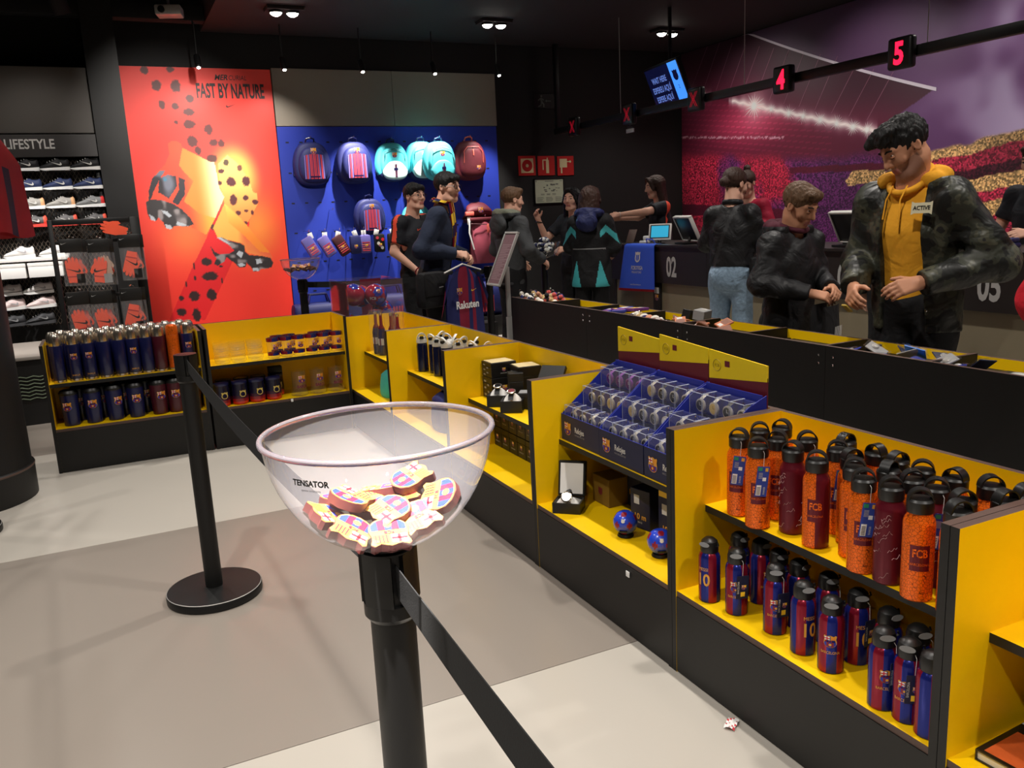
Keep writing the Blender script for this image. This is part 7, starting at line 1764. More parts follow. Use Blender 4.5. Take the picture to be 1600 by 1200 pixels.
def person(label, loc, face, h, skin='fair', head=(0, 0, 0), lean=(0, 0, 0), R=None, L=None, curl=(.6, .6), hair='short', hairm=None, top=None, legs=None, res=.010, hres=.0062, female=False, stub=False, eyes=True, name='person', glasses=False, shoes=True, hand_n=(None, None)):
    """face: heading on the floor; R, L: (elbow, wrist) joints in the figure's own metres (x to its right, y ahead, z up) for a height of 1.75 m"""
    t = thing(name, label, 'person', loc, math.atan2(-face[0], face[1])); s = h / 1.75; SK = SKINS[skin]
    ln = np.array(lean, float)
    J = {}
    sw = .150 if female else .172
    J['pel'] = np.array((0, 0, .95)); J['ch'] = np.array((0, .0, 1.27)) + ln * .55; J['nb'] = np.array((0, -.015, 1.47)) + ln * .85
    hc = np.array((0, .035, 1.625)) + ln
    for sg, nm in ((1, 'R'), (-1, 'L')):
        J['s' + nm] = np.array((sg * sw, -.01, 1.400)) + ln * .8
        J['h' + nm] = np.array((sg * .085, 0, .92)); J['k' + nm] = np.array((sg * .10, .02, .50)); J['a' + nm] = np.array((sg * .11, -.02, .085))
    df = {'R': ((.25, -.03, 1.13), (.24, .06, .88)), 'L': ((-.25, -.03, 1.13), (-.24, .06, .88))}
    for nm, g in (('R', R), ('L', L)):
        e, w = g or df[nm]; J['e' + nm] = np.array(e, float); J['w' + nm] = np.array(w, float)
    J = {k: v * s for k, v in J.items()}; hc = hc * s; hs = (.5 + .5 * s)     # heads vary less than height
    RM = rotm(*head); P = lambda x, y, z: hc + RM @ (np.array((x, y, z)) * hs)
    E = lambda vx, c, r, k=.02, mode='u': vx.ell(P(*c), np.array(r) * hs, k, mode, RM)
    # --- body: coarse trunk and limbs, finer head and hands, joined into one mesh
    lo = np.minimum.reduce([v for v in J.values()]) - .2; hi = np.maximum.reduce([v for v in J.values()]) + .2
    bv = Vox(lo, hi, .014); fl = ((0, 1, 0), .68)
    bv.cap(J['pel'], J['ch'], .135 * s, .15 * s, .03, flat=fl); bv.cap(J['ch'], J['nb'] - np.array((0, 0, .05)), .15 * s, .09 * s, .05, flat=fl)
    for nm in 'RL':
        bv.cap(J['s' + nm], J['e' + nm], .052 * s, .042 * s, .03); bv.cap(J['e' + nm], J['w' + nm], .042 * s, .027 * s, .015)
        bv.cap(J['h' + nm], J['k' + nm], .085 * s, .058 * s, .03); bv.cap(J['k' + nm], J['a' + nm], .055 * s, .036 * s, .02); bv.cap(J['a' + nm], J['a' + nm] + np.array((0, .14, -.045)) * s, .036 * s, .028 * s, .03)
    parts = [bv.mesh()]
    hv = Vox(np.minimum(hc, J['nb']) - .20 * hs, np.maximum(hc, J['nb']) + .20 * hs, hres)
    E(hv, (0, -.012, .035), (.074, .094, .084)); hv.cap(P(0, .040, -.005), P(0, .060, -.085), .060 * hs, .030 * hs, .03)
    hv.cap(P(-.038, .0, -.07), P(-.03, .055, -.092), .022 * hs, .018 * hs, .03); hv.cap(P(.038, .0, -.07), P(.03, .055, -.092), .022 * hs, .018 * hs, .03); E(hv, (0, .070, -.100), (.020, .016, .015), .015)
    for sx in (-1, 1): E(hv, (sx * .040, .060, -.022), (.026, .022, .024), .02); hv.cap(P(sx * .012, .083, .030), P(sx * .046, .068, .030), .012 * hs, .009 * hs, .012); E(hv, (sx * .032, .094, .010), (.015, .012, .009), .012, 's'); E(hv, (sx * .076, -.008, .0), (.009, .019, .031), .008); E(hv, (sx * .082, -.002, .002), (.005, .010, .019), .004, 's')
    hv.cap(P(0, .088, .022), P(0, .110, -.020), .0085 * hs, .0125 * hs, .010); hv.cap(P(-.012, .094, -.026), P(.012, .094, -.026), .009 * hs, .009 * hs, .006)
    hv.cap(P(-.018, .086, -.056), P(.018, .086, -.056), .0075 * hs, k=.008); hv.cap(P(-.015, .084, -.067), P(.015, .084, -.067), .0080 * hs, k=.008); hv.cap(P(-.02, .098, -.0615), P(.02, .098, -.0615), .0022, k=.003, mode='s')
    hv.cap(P(0, -.020, -.06), J['nb'] - np.array((0, 0, .03)), (.050 if female else .058) * s, .068 * s, .03)
    parts.append(hv.mesh())
    for nm, sd, c, hn in (('R', 1, curl[0], hand_n[0]), ('L', -1, curl[1], hand_n[1])):
        d = J['w' + nm] - J['e' + nm]; d = d / np.linalg.norm(d); w = J['w' + nm]
        hd = Vox(w - .22, w + .22, .0048 if res < .009 else .0062)
        hd.cap(w - d * .06, w + d * .01, .029 * s, .024 * s, .01); hand(hd, w, d, hn if hn is not None else (sd * .8, .1, .6), sd, c, s); parts.append(hd.mesh())
    inv = RM.T
    def mf(x, y, z):
        q = inv @ ((np.stack([x, y, z]) - hc[:, None]) / hs); m = np.zeros(len(x), int)
        m[(np.abs(q[0]) < .024) & (q[2] > -.074) & (q[2] < -.049) & (q[1] > .078)] = 1
        if stub: m[(m == 0) & (q[2] < -.035 - .25 * np.maximum(0, .03 - q[1]) * 0) & (q[1] > .0) & (q[2] > -.125) & ((q[2] < -.070) | (np.abs(q[0]) > .030) | (q[2] > -.046) & (np.abs(q[0]) < .02) & (q[1] > .083))] = 2
        return m
    vox_obj('body', parts, [SK, LIP, STUB], t, mf)
    if eyes:
        down = head[1] < -.3
        for sx in (-1, 1):
            b = MB(); M4 = Matrix([list(RM[i] * hs) + [P(sx * .032, .0785, .0095)[i]] for i in range(3)] + [[0, 0, 0, 1]]) @ Matrix.Rotation(-PI / 2 + (.45 if down else 0), 4, 'X')
            b.lathe([(.001, -.0105), (.008, -.007), (.0112, 0), (.0095, .0050), (.0060, .0085), (.0058, .0086), (.0005, .0102)], 14, [EYEW, EYEW, EYEW, EYEW, IRIS, IRIS], M4); e = b.build('eye', t, smooth=3.2)
            b = MB(); lz = .004 if down else .0155     # upper lid with its lashes
            b.grid(lambda u, v: P(sx * .032 + .0145 * (u - .5) * 2 * (1 - .15 * v), .0785 + .0122 * math.sqrt(max(.02, 1 - ((u - .5) * 2) ** 2 * .8 - (v * .9) ** 2)), lz + v * .0125), 8, 5, SK); l = b.build('eyelid', t, smooth=3.2)
            b = MB(); b.tube([P(sx * .032 + .0145 * k, .0785 + .0128 * math.sqrt(max(.02, 1 - k * k * .8)), lz - .0008 * (1 - k * k)) for k in (-1, -.6, -.2, .2, .6, 1)], .0012, IRIS, 5); b.build('lashes', l)
            b = MB(); b.tube([P(sx * .014, .094, .033), P(sx * .030, .093, .039), P(sx * .048, .080, .035)], .0036 * hs, hairm if hairm != H_BR else BROW, 6); b.build('eyebrow', t)
    if glasses:
        b = MB()
        for sx in (-1, 1):
            b.tube([P(sx * .034 + .023 * math.cos(a), .102 - .10 * (abs(sx * .034 + .023 * math.cos(a)) ** 1.3), .008 + .017 * math.sin(a)) for a in [2 * PI * i / 16 for i in range(16)]], .0022, BLKP, 6, closed=True); b.tube([P(sx * .056, .092, .012), P(sx * .078, .03, .014), P(sx * .082, -.02, .008)], .002, BLKP, 6)
        b.tube([P(-.011, .101, .012), P(.011, .101, .012)], .002, BLKP, 6); b.build('glasses', t)
    # --- hair
    if hair:
        long_ = hair.startswith('long'); gl = .32 if long_ else .16
        xv = Vox(hc - np.array((.19, .19, gl + .06)) * 1.0, hc + .20, .0060 if res < .009 else .0072)
        E(xv, (0, -.018, .042), (.084, .104, .090), .01)
        if hair == 'tousled':
            for a in range(15): q = random.Random(a); E(xv, (q.uniform(-.06, .06), q.uniform(-.06, .085), .105 + q.uniform(-.02, .012)), (.030, .036, .024), .012)
            for a in (-.04, -.01, .03): E(xv, (a, .080, .088), (.024, .022, .018), .012)
        if hair in ('swept', 'short'): E(xv, (0, .055, .095), (.062, .042, .030), .02)
        if hair == 'fringe': E(xv, (0, .070, .072), (.066, .036, .036), .02)
        if long_:
            ends = {'long': .27, 'longback': .24}[hair]
            for sx in (-1, 1): xv.cap(P(sx * .062, -.03, .03), P(sx * .080, -.035, -ends), .044 * hs, .036 * hs, .03)
            yb = -.105 if hair == 'longback' else -.075
            xv.cap(P(0, -.06, .03), P(0, yb, -ends - .02), .066 * hs, .052 * hs, .04)
            if hair == 'longback':
                for sx in (-1, 1): xv.cap(P(sx * .05, -.06, .0), P(sx * .06, -.10, -ends), .040 * hs, .034 * hs, .03)
            for sx in (-1, 1): xv.cap(P(sx * .02, .07, .10), P(sx * .074, .045, -.02), .022 * hs, .018 * hs, .02)
        E(xv, (0, .100, -.018 if not long_ else -.004), (.060, .062, .078 if not long_ else .086), .012, 's')
        if not long_:
            xv.cut(P(0, -.05, -.052), RM @ np.array((0, .55, -1.)), k=.012)
            for sx in (-1, 1): E(xv, (sx * .088, .012, -.022), (.024, .034, .040), .01, 's')
        if hair == 'lowbun': E(xv, (0, -.118, -.005), (.040, .036, .036), .015)
        if hair == 'topbun': E(xv, (.0, -.07, .135), (.036, .036, .034), .012)
        X, Y, Z = np.meshgrid(*xv.ax, indexing='ij', sparse=True)
        if hair == 'tousled': nz = .0060 * np.sin(130 * X + 60 * Z + 3 * np.sin(70 * Y)) * np.sin(120 * Y - 70 * Z + 2 * np.sin(60 * X))
        else: nz = .0028 * np.sin(190 * X + 3 * np.sin(40 * Z)) * np.cos(150 * Y + 2 * np.sin(30 * Z)) + .0016 * np.sin(300 * (X + Y))
        xv.d += nz.astype(np.float32)
        vox_obj('hair', [xv.mesh()], [hairm], t)
    if legs: garment_legs(t, J, s, legs, res)
    if shoes:
        for nm in 'RL':
            a = J['a' + nm]; fv = Vox(a - .2, a + .24, .010); fv.cap(a + np.array((0, -.03, -.030)) * s, a + np.array((0, .15, -.045)) * s, .046 * s, .040 * s, .02); fv.cap(a, a + np.array((0, -.02, -.03)) * s, .050 * s, .05 * s, .02); fv.cut((a[0], a[1], .004), (0, 0, -1), k=.004); vox_obj('shoe', [fv.mesh()], [BLKP], t)
    if top: top(t, J, s, hc, RM, hs, res)
    return t, J, s, hc, RM, hs
def garment_legs(t, J, s, m, res, flare=1.0):
    lo = np.minimum.reduce([J[k] for k in ('pel', 'kR', 'aR', 'aL')]) - .2; lo[2] = .03; hi = J['pel'] + .22
    v = Vox((lo[0], lo[1], .03), (hi[0], hi[1] + .05, J['pel'][2] + .12), res + .002)
    v.cap(J['pel'] + np.array((0, 0, .03)), J['pel'] - np.array((0, 0, .02)), .150 * s, .155 * s, .02, flat=((0, 1, 0), .74))
    for nm in 'RL': v.cap(J['h' + nm], J['k' + nm], .100 * s, .072 * s, .03); v.cap(J['k' + nm], J['a' + nm], .070 * s, .056 * s, .02)
    v.ell(J['pel'] + np.array((0, -.06, -.05)), (.14 * s, .08 * s, .11 * s), .03)
    v.wrinkle(.0035, 26, 1.0); v.cut((0, 0, .075 * s), (0, 0, -1)); v.cut(J['pel'] + np.array((0, 0, .085)), (0, 0, 1))
    vox_obj('trousers', [v.mesh()], [m], t)
def coat(mats, mf=None, hem=.80, sleeve=1.0, chest=1.0, amp=.0045, freq=30, open_=None, collar=True, name='jacket', hoodie=None, neck=.068, loose=.012, belly=1.0, seed=0.):
    """a top: trunk and sleeves one step outside the body, cut clean at hem, cuffs, neckline and (open_) front"""
    def fn(t, J, s, hc, RM, hs, res):
        lo = np.minimum.reduce([J[k] for k in ('pel', 'eR', 'eL', 'wR', 'wL', 'sR', 'sL')]) - .16; hi = np.maximum.reduce([J[k] for k in ('nb', 'eR', 'eL', 'wR', 'wL', 'sR', 'sL')]) + .16
        lo[2] = min(lo[2], hem * s - .05); v = Vox(lo, hi, res); fl = ((0, 1, 0), .70)
        hemp = np.array((0, 0, hem * s)); pel = J['pel']; bot = np.array((0, .0, min(pel[2], hem * s + .04)))
        v.cap(bot, J['ch'], (.160 + loose) * s * belly, (.158 + loose) * s * chest, .04, flat=fl); v.cap(J['ch'], J['nb'] - np.array((0, 0, .065)) * s, (.150 + loose) * s * chest, (.085 + loose) * s, .06, flat=fl)
        for nm in 'RL':
            S, Eb, W = J['s' + nm], J['e' + nm], J['w' + nm]
            v.cap(S + np.array((0, 0, -.01)), J['nb'] - np.array((0, 0, .05)) * s, (.062 + loose * .6) * s, .05 * s, .04)
            if sleeve >= .99:
                v.cap(S, Eb, (.058 + loose * .9) * s, (.054 + loose) * s, .04); v.cap(Eb, W, (.055 + loose) * s, (.038 + loose * .6) * s, .02); d = (W - Eb) / np.linalg.norm(W - Eb); v.cap(W - d * .03, W - d * .012, (.040 + loose * .5) * s, k=.006)
            else:
                q = S + (Eb - S) * sleeve * 2; v.cap(S, q, (.058 + loose) * s, (.060 + loose) * s, .04)
        v.wrinkle(amp, freq, seed)
        for nm in 'RL':
            S, Eb, W = J['s' + nm], J['e' + nm], J['w' + nm]
            if sleeve >= .99: d = (W - Eb) / np.linalg.norm(W - Eb); v.cut(W - d * .010, d, .075)
            else: d = (Eb - S) / np.linalg.norm(Eb - S); v.cut(S + d * np.linalg.norm(Eb - S) * sleeve * 1.7, d, .11)
        v.cut(hemp, (0, 0, -1)); nk = J['nb'] + np.array((0, .02, .03)) * s; v.cap(J['nb'] + np.array((0, .01, -.02)) * s, J['nb'] + np.array((0, .02, .15)) * s, neck * s, neck * s * 1.2, .01, 's')
        if open_:
            w0, w1 = open_; top_ = J['nb'] + np.array((0, .1, .02)) * s
            def slot(X, Y, Z):
                zt = (Z - hem * s) / (J['nb'][2] - hem * s); ww = w1 + (w0 - w1) * np.clip(zt, 0, 1)
                return np.maximum(np.abs(X - .0) - ww * s, -(Y - (J['ch'][1] * np.clip(zt, 0, 1)) - .045))
            v.op((-.3, 0, hem * s), (.3, .4, J['nb'][2] + .1), slot, .006, 's')
        o = vox_obj(name, [v.mesh()], mats, t, (lambda x, y, z: mf(x / s, y / s, z / s)) if mf else None)
        if hoodie: hoodie(t, J, s, hc, RM, hs, res)
        return o
    return fn
def ring_collar(t, J, s, m, name='collar', r=.075, th=.018, up=.045, tilt=.25, fl=1.0, z=0):
    b = MB(); c = J['nb'] + np.array((0, .012, up + z)) * s
    b.tube([(c[0] + r * s * math.cos(a), c[1] + r * s * fl * math.sin(a), c[2] - tilt * r * math.sin(a)) for a in [2 * PI * i / 28 for i in range(28)]], th * s, m, 10, closed=True); return b.build(name, t, smooth=3.2)
def back_hood(mat_, lining=None, sz=1.0):
    """hood lying folded on the shoulders behind the neck"""
    def fn(t, J, s, hc, RM, hs, res):
        v = Vox(J['nb'] - .27, J['nb'] + .22, res); n = J['nb']
        for k in range(9):
            a = PI * (-.12 + 1.24 * k / 8); q = n + np.array((.105 * math.cos(a), -.02 - .085 * math.sin(a), .015 + .02 * math.sin(a))) * s * sz; v.ell(q, np.array((.045, .045, .040)) * s * sz, .02)
        v.ell(n + np.array((0, -.125, -.065)) * s * sz, np.array((.105, .055, .095)) * s * sz, .03); v.ell(n + np.array((0, .01, .06)) * s, np.array((.072, .080, .085)) * s, .01, 's'); v.wrinkle(.004, 42, 2.)
        vox_obj('hood', [v.mesh()], [mat_, lining or mat_], t, (lambda x, y, z: (z > n[2] + .035 * s).astype(int)) if lining else None)
    return fn
NYLB = fabric('coat_black_nylon', (32, 32, 34), 0.52, 0.9, 8); CLB = fabric('cloth_black', (26, 26, 28), 0.8, 0.6, 8); CLN = fabric('cloth_navy', (40, 48, 68), 0.85, 0.5, 7)
JEAN = fabric('jeans_light_blue', (126, 148, 168), .8, .8, 11, .2, .45); HOODY = fabric('hoodie_mustard', (232, 164, 40), 0.85, 0.45, 8); HOODG = fabric('hoodie_stone', (120, 124, 108), 0.85, 0.5, 10); GRYJ = fabric('jacket_charcoal', (68, 70, 72), 0.75, 0.7, 8); MARH = fabric('hoodie_claret', (74, 26, 40), 0.85, 0.4, 10); NVQ = fabric('hood_navy_quilt', (38, 44, 88), 0.6, 0.7, 12); TEALF = mat('coat_teal_panel', (70, 176, 182), .5, noise=.05); REDST = mat('shirt_red_stripe', (236, 80, 54), .6); SHB = fabric('shirt_black', (28, 30, 36), 0.72, 0.5, 8); CLAR = fabric('shirt_claret', (150, 20, 50), 0.7, 0.5, 8); REDJ = fabric('jacket_red', (200, 26, 44), 0.7, 0.6, 8)
def camo():
    m = fabric('jacket_dark_camo', (44, 46, 40), .46, 1.0, 7.5, .05, .01); nt = m.node_tree; tc = nt.nodes.new('ShaderNodeTexCoord'); n = nt.nodes.new('ShaderNodeTexNoise'); n.inputs['Scale'].default_value = 9; n.inputs['Detail'].default_value = 3
    r = nt.nodes.new('ShaderNodeValToRGB'); r.color_ramp.interpolation = 'CONSTANT'; e = r.color_ramp.elements; e[0].color = srgb(30, 31, 29); e[1].position = .47; e[1].color = srgb(52, 54, 45); x = e.new(.56); x.color = srgb(72, 72, 58); x = e.new(.64); x.color = srgb(38, 38, 37)
    nt.links.new(tc.outputs['Object'], n.inputs['Vector']); nt.links.new(n.outputs['Fac'], r.inputs[0]); nt.links.new(r.outputs[0], nt.nodes['Principled BSDF'].inputs['Base Color']); return m
CAMO = camo()
# ---- tall man in an open camouflage jacket over a mustard hoodie
t, J, s, hc, RM, hs = person('tall man in a dark camouflage jacket and mustard hoodie, looking down at his hands', (3.275, 2.62, 0), (-.97, -.14), 1.79, 'tan', (-.45, -.62, .05), (.02, .085, -.045), ((.25, .05, 1.10), (.11, .31, 1.00)), ((-.32, -.03, 1.10), (-.15, .25, 1.03)), (.9, .7), 'tousled', H_BLK, coat([HOODY], None, .90, .42, .96, .003, 24, name='hoodie', loose=.002, neck=.06), CLB, .0075, .0050, stub=True)
def mf_c(x, y, z): return np.zeros(len(x), int)
coat([CAMO], None, .80, 1.0, 1.04, .0065, 26, open_=(.085, .10), loose=.024, neck=.085, seed=1.3, belly=1.06)(t, J, s, hc, RM, hs, .0075)
back_hood(HOODY, None, 1.02)(t, J, s, hc, RM, hs, .0075); ring_collar(t, J, s, HOODY, 'hood_edge', .080, .015, .018, .75, .98)
b = MB()
for sx in (-.03, .035): b.tube([J['nb'] + np.array((sx, .085, -.01)), J['nb'] + np.array((sx, .135, -.07)), J['nb'] + np.array((sx * 1.1, .150, -.15))], .0035, HOODY, 6)
b.build('hood_cord', t)
b = MB(); fq = frame(J['ch'] + np.array((-.125, .150, .085)), (-1, -.22, 0), (0, -.12, 1)); CRM = mat('badge_cream', (214, 208, 176), .6)
b.poly([(-.042, .028), (-.03, .022), (.03, .022), (.042, .028), (.042, -.028), (.03, -.022), (-.03, -.022), (-.042, -.028)][::-1], CRM, fq); b.text('ACTIVE', .024, BLKP, lambda u, v: fq(u, v - .008, .001), bold=.03, sx=.85); b.build('chest_badge', t)
b = MB()
for k in range(5): b.lathe([(.007, 0), (.005, .003)], 10, STEEL, Matrix.Translation(Vector((-.112, .135 - .002 * k, 1.36 - .11 * k))) @ Matrix.Rotation(-PI / 2, 4, 'X'))
b.build('snap_button', t)
b = MB(); w = J['wR']; b.rbox(-.012, .012, -.03, .03, -.004, .004, .003, mat('banknote_gold', (190, 160, 60), .4), Matrix.Translation(Vector(w + np.array((-.04, .10, -.075)))) @ Matrix.Rotation(.6, 4, 'X')); o = b.build('coin_purse', None); o.matrix_world = Matrix.Translation(t.location) @ Matrix.Rotation(t.rotation_euler.z, 4, 'Z'); tag(o, 'small golden packet held in the right hand of the tall man', 'packet')
# ---- boy in the black jacket
t, J, s, hc, RM, hs = person('boy in a black jacket looking down at what he holds in front of the desk', (3.29, 3.45, 0), (.10, -.99), 1.50, 'tan', (.12, -.52, .05), (0, .05, -.01), ((.26, .02, 1.16), (.10, .27, 1.10)), ((-.24, .03, 1.16), (-.06, .29, 1.12)), (.7, .7), 'swept', H_BR, coat([NYLB], None, .78, 1.0, 1.02, .005, 30, loose=.022, neck=.075, seed=.7), CLB, .0078, .0052, hand_n=((.5, .3, .8), (-.5, .3, .8)))
back_hood(NYLB, MARH, 1.12)(t, J, s, hc, RM, hs, .0085); ring_collar(t, J, s, MARH, 'claret_collar', .080, .016, .03, .3)
t2 = thing('carrier_bag', 'black bag with a white striped print hanging from the arm of the boy', 'bag', (3.24, 3.13, .80), .4)
b = MB(); b.grid(lambda u, v: ((u - .5) * (.20 + .12 * (1 - v)), -.03 - .02 * math.sin(PI * u), -.27 + .36 * v), 10, 12, CLB); b.grid(lambda u, v: ((.5 - u) * (.20 + .12 * (1 - v)), .03 + .02 * math.sin(PI * u), -.27 + .36 * v), 10, 12, CLB); b.build('sheet', t2, smooth=3.2)
b = MB(); [b.poly([(-.02 + .012 * k, -.16), (-.014 + .012 * k, -.16), (.006 + .012 * k, -.02), (.0 + .012 * k, -.02)], OFFW, lambda u, v: (u, -.0535, v)) for k in range(8)]; b.build('bag_print', t2)
# ---- woman in jeans with a low bun, seen from behind
def jeans_mf(x, y, z): return ((np.abs(x + .10 - .35 * (z - 1.0)) < .016) & (y < 0)).astype(int)
t, J, s, hc, RM, hs = person('woman with a low bun in a black jacket and pale jeans at the desk', (4.25, 5.05, 0), (.90, .44), 1.665, 'fair', (-.35, -.25, 0), (0, .04, 0), ((.22, .08, 1.17), (.14, .30, 1.10)), ((-.23, .06, 1.17), (-.10, .30, 1.10)), (.6, .6), 'lowbun', H_DK, coat([NYLB, mat('bag_strap_black', (46, 46, 48), .5)], jeans_mf, 1.00, 1.0, 1.0, .005, 34, loose=.016, seed=2.1), JEAN, .010, .0066, female=True)
ring_collar(t, J, s, NYLB, 'collar', .062, .022, .02, .1)
t2 = thing('shoulder_bag', 'small black shoulder bag at the hip of the woman in jeans', 'bag', (4.335, 4.79, .86), -.5); b = MB(); b.rbox(-.10, .10, -.045, .045, -.02, .16, .03, CLB); b.build('body', t2); b = MB(); b.tube([(.03, -.05, .10 + .0)] + [(.03 + .016 * math.sin(a), -.05, .084 + .016 * math.cos(a)) for a in [PI * 2 * i / 10 for i in range(1, 10)]], .003, STEEL, 5); b.build('ring', t2)
# ---- clerk with a top bun in a claret shirt
t, J, s, hc, RM, hs = person('clerk with a high bun in a claret shirt with blue stripe behind the desk', (5.98, 6.80, 0), (-.9, -.35), 1.73, 'fair', (0, -.40, 0), (0, .06, -.01), ((.24, .04, 1.18), (.12, .20, 1.20)), ((-.24, .04, 1.18), (-.12, .20, 1.20)), (.5, .5), 'topbun', H_DK, coat([CLAR, BLUE], lambda x, y, z: ((np.abs(x) > .165) & (np.abs(y + .005) < .020)).astype(int), .86, 1.0, 1.0, .003, 26, name='shirt'), CLB, .011, .0072, female=True)
# ---- woman in the long black coat with teal panels
def coat_mf(x, y, z):
    r = np.abs(x); m = ((r > .118 - (1.02 - z) * .16) & (r < .125 + (1.02 - z) * .28) & (z < 1.02) & (y < .05)) | ((np.abs(z - (1.34 - 1.1 * np.abs(r - .18))) < .034) & (r > .125) & (y < .03))
    m2 = (np.abs(z - 1.14) < .006) & (y < -.03) & (r < .17); return np.where(m2, 2, m.astype(int))
t, J, s, hc, RM, hs = person('long haired woman in a black coat with teal panels, seen from behind', (4.11, 6.86, 0), (.72, .69), 1.625, 'fair', (-.25, -.10, 0), (0, .02, 0), ((.22, .06, 1.15), (.16, .28, 1.08)), ((-.22, .06, 1.15), (-.16, .28, 1.08)), (.6, .6), 'longback', H_DK, coat([CLB, TEALF, GREYC], coat_mf, .76, 1.0, 1.02, .004, 24, loose=.026, belly=1.12), CLB, .009, .0066, female=True)
back_hood(NVQ, None, 1.05)(t, J, s, hc, RM, hs, .009)
# ---- clerk reaching over the desk
SHIRT = lambda: coat([SHB, REDST], lambda x, y, z: ((np.abs(y + .012) < .022) & (z > 1.36) & (np.abs(x) > .07)).astype(int) | ((np.abs(x) > .17) & (np.abs(y + .005) < .020) & (z > 1.2)).astype(int), .88, .40, 1.0, .003, 26, name='shirt', loose=.008)
t, J, s, hc, RM, hs = person('dark haired clerk in a navy shirt reaching over the desk with both arms', (5.74, 7.99, 0), (-.93, .30), 1.755, 'fair', (.05, -.18, 0), (0, .05, 0), ((.20, .22, 1.30), (.06, .48, 1.30)), ((-.24, .26, 1.36), (-.10, .52, 1.34)), (.4, .4), 'long', H_DK, SHIRT(), CLB, .010, .0064, female=True)
b = MB(); w = J['wL']; b.tube([w + np.array((.030 * math.cos(a), 0, .030 * math.sin(a))) for a in [2 * PI * i / 14 for i in range(14)]], .003, OFFW, 5, closed=True); b.build('bracelet', t)
# ---- second dark haired woman, hand raised
t, J, s, hc, RM, hs = person('dark haired woman in black raising one hand before the evacuation plan', (4.49, 7.82, 0), (-.92, -.38), 1.65, 'fair', (.25, -.05, 0), (0, .0, 0), ((.28, .16, 1.20), (.30, .26, 1.42)), ((-.22, .10, 1.16), (-.06, .24, 1.10)), (1.0, .7), 'long', H_BLK, coat([SHB], None, .88, .42, 1.0, .003, 26, name='shirt', loose=.008), CLB, .010, .0066, female=True)
b = MB(); w = J['wR'] - np.array((0, .01, .03)); b.tube([w + np.array((.033 * math.cos(a), .033 * math.sin(a), .006 * math.sin(a))) for a in [2 * PI * i / 14 for i in range(14)]], .005, BLKP, 6, closed=True); b.build('bracelet', t)
# ---- boy in the grey hooded jacket
t, J, s, hc, RM, hs = person('young man in a charcoal hooded jacket beside the tilted notice', (3.46, 7.25, 0), (.93, .18), 1.655, 'fair', (-.25, -.12, 0), (0, .02, 0), ((.26, .02, 1.14), (.22, .24, 1.02)), ((-.26, .02, 1.14), (-.20, .25, 1.0)), (.8, .8), 'short', H_BR, coat([GRYJ], None, .80, 1.0, 1.0, .005, 26, loose=.02, seed=.4), CLB, .009, .0064)
back_hood(GRYJ, HOODG, 1.12)(t, J, s, hc, RM, hs, .009)
# ---- man in the navy blazer with a club scarf
t, J, s, hc, RM, hs = person('man with glasses in a navy blazer and striped scarf holding up a shirt', (2.47, 6.69, 0), (.80, -.46), 1.79, 'fair', (-.42, -.06, 0), (0, .12, -.01), ((.27, -.04, 1.14), (.16, .22, 1.09)), ((-.25, .04, 1.14), (-.06, .26, 1.06)), (1.1, 1.1), 'fringe', H_BLK, coat([CLN], None, .84, 1.0, 1.02, .004, 22, loose=.020, seed=.9, open_=(.05, .03)), CLB, .0085, .0062, glasses=True)
coat([CLB], None, .95, .3, .94, .002, 22, name='pullover', loose=-.004)(t, J, s, hc, RM, hs, .011)
b = MB(); n = J['nb']
def scarf(pts, w):
    vs = []; fs = []; ms = []
    for i, p in enumerate(pts):
        for k in range(6): a = 2 * PI * k / 6; vs.append((p[0] + w * math.cos(a) * .9, p[1] + w * .55 * math.sin(a), p[2] + w * .5 * math.sin(a)))
    for i in range(len(pts) - 1):
        for k in range(6): fs.append((i * 6 + k, i * 6 + (k + 1) % 6, (i + 1) * 6 + (k + 1) % 6, (i + 1) * 6 + k)); ms.append((STM, YELP, NAVY, STM, YELP, NAVY)[(k + i // 2) % 6])
    b.add(vs, fs, ms)
scarf([n + np.array((.078 * math.cos(a), .01 + .078 * math.sin(a), .045 - .025 * math.sin(a))) for a in [PI * (.40 - 1.8 * i / 18) for i in range(19)]], .034)
scarf([n + np.array((.05, .085 + .02 * math.sin(PI * i / 9), .03 - .42 * i / 9)) for i in range(10)], .032); scarf([n + np.array((-.045, .085 + .02 * math.sin(PI * i / 9), .03 - .38 * i / 9)) for i in range(10)], .032)
b.build('scarf', t, smooth=1.2)
t2 = thing('messenger_bag', 'black messenger bag on the hip of the man in the blazer', 'bag', (2.36, 6.41, .82), .45); b = MB(); b.rbox(-.17, .17, -.06, .06, -.12, .17, .04, CLB); b.build('body', t2); b = MB(); b.rbox(-.165, .165, -.075, -.055, -.02, .165, .02, CLB); b.poly([(-.02, .04), (.03, .045), (.03, .052), (-.02, .05)], GREYC, lambda u, v: (u, -.0765, v)); b.build('flap', t2)
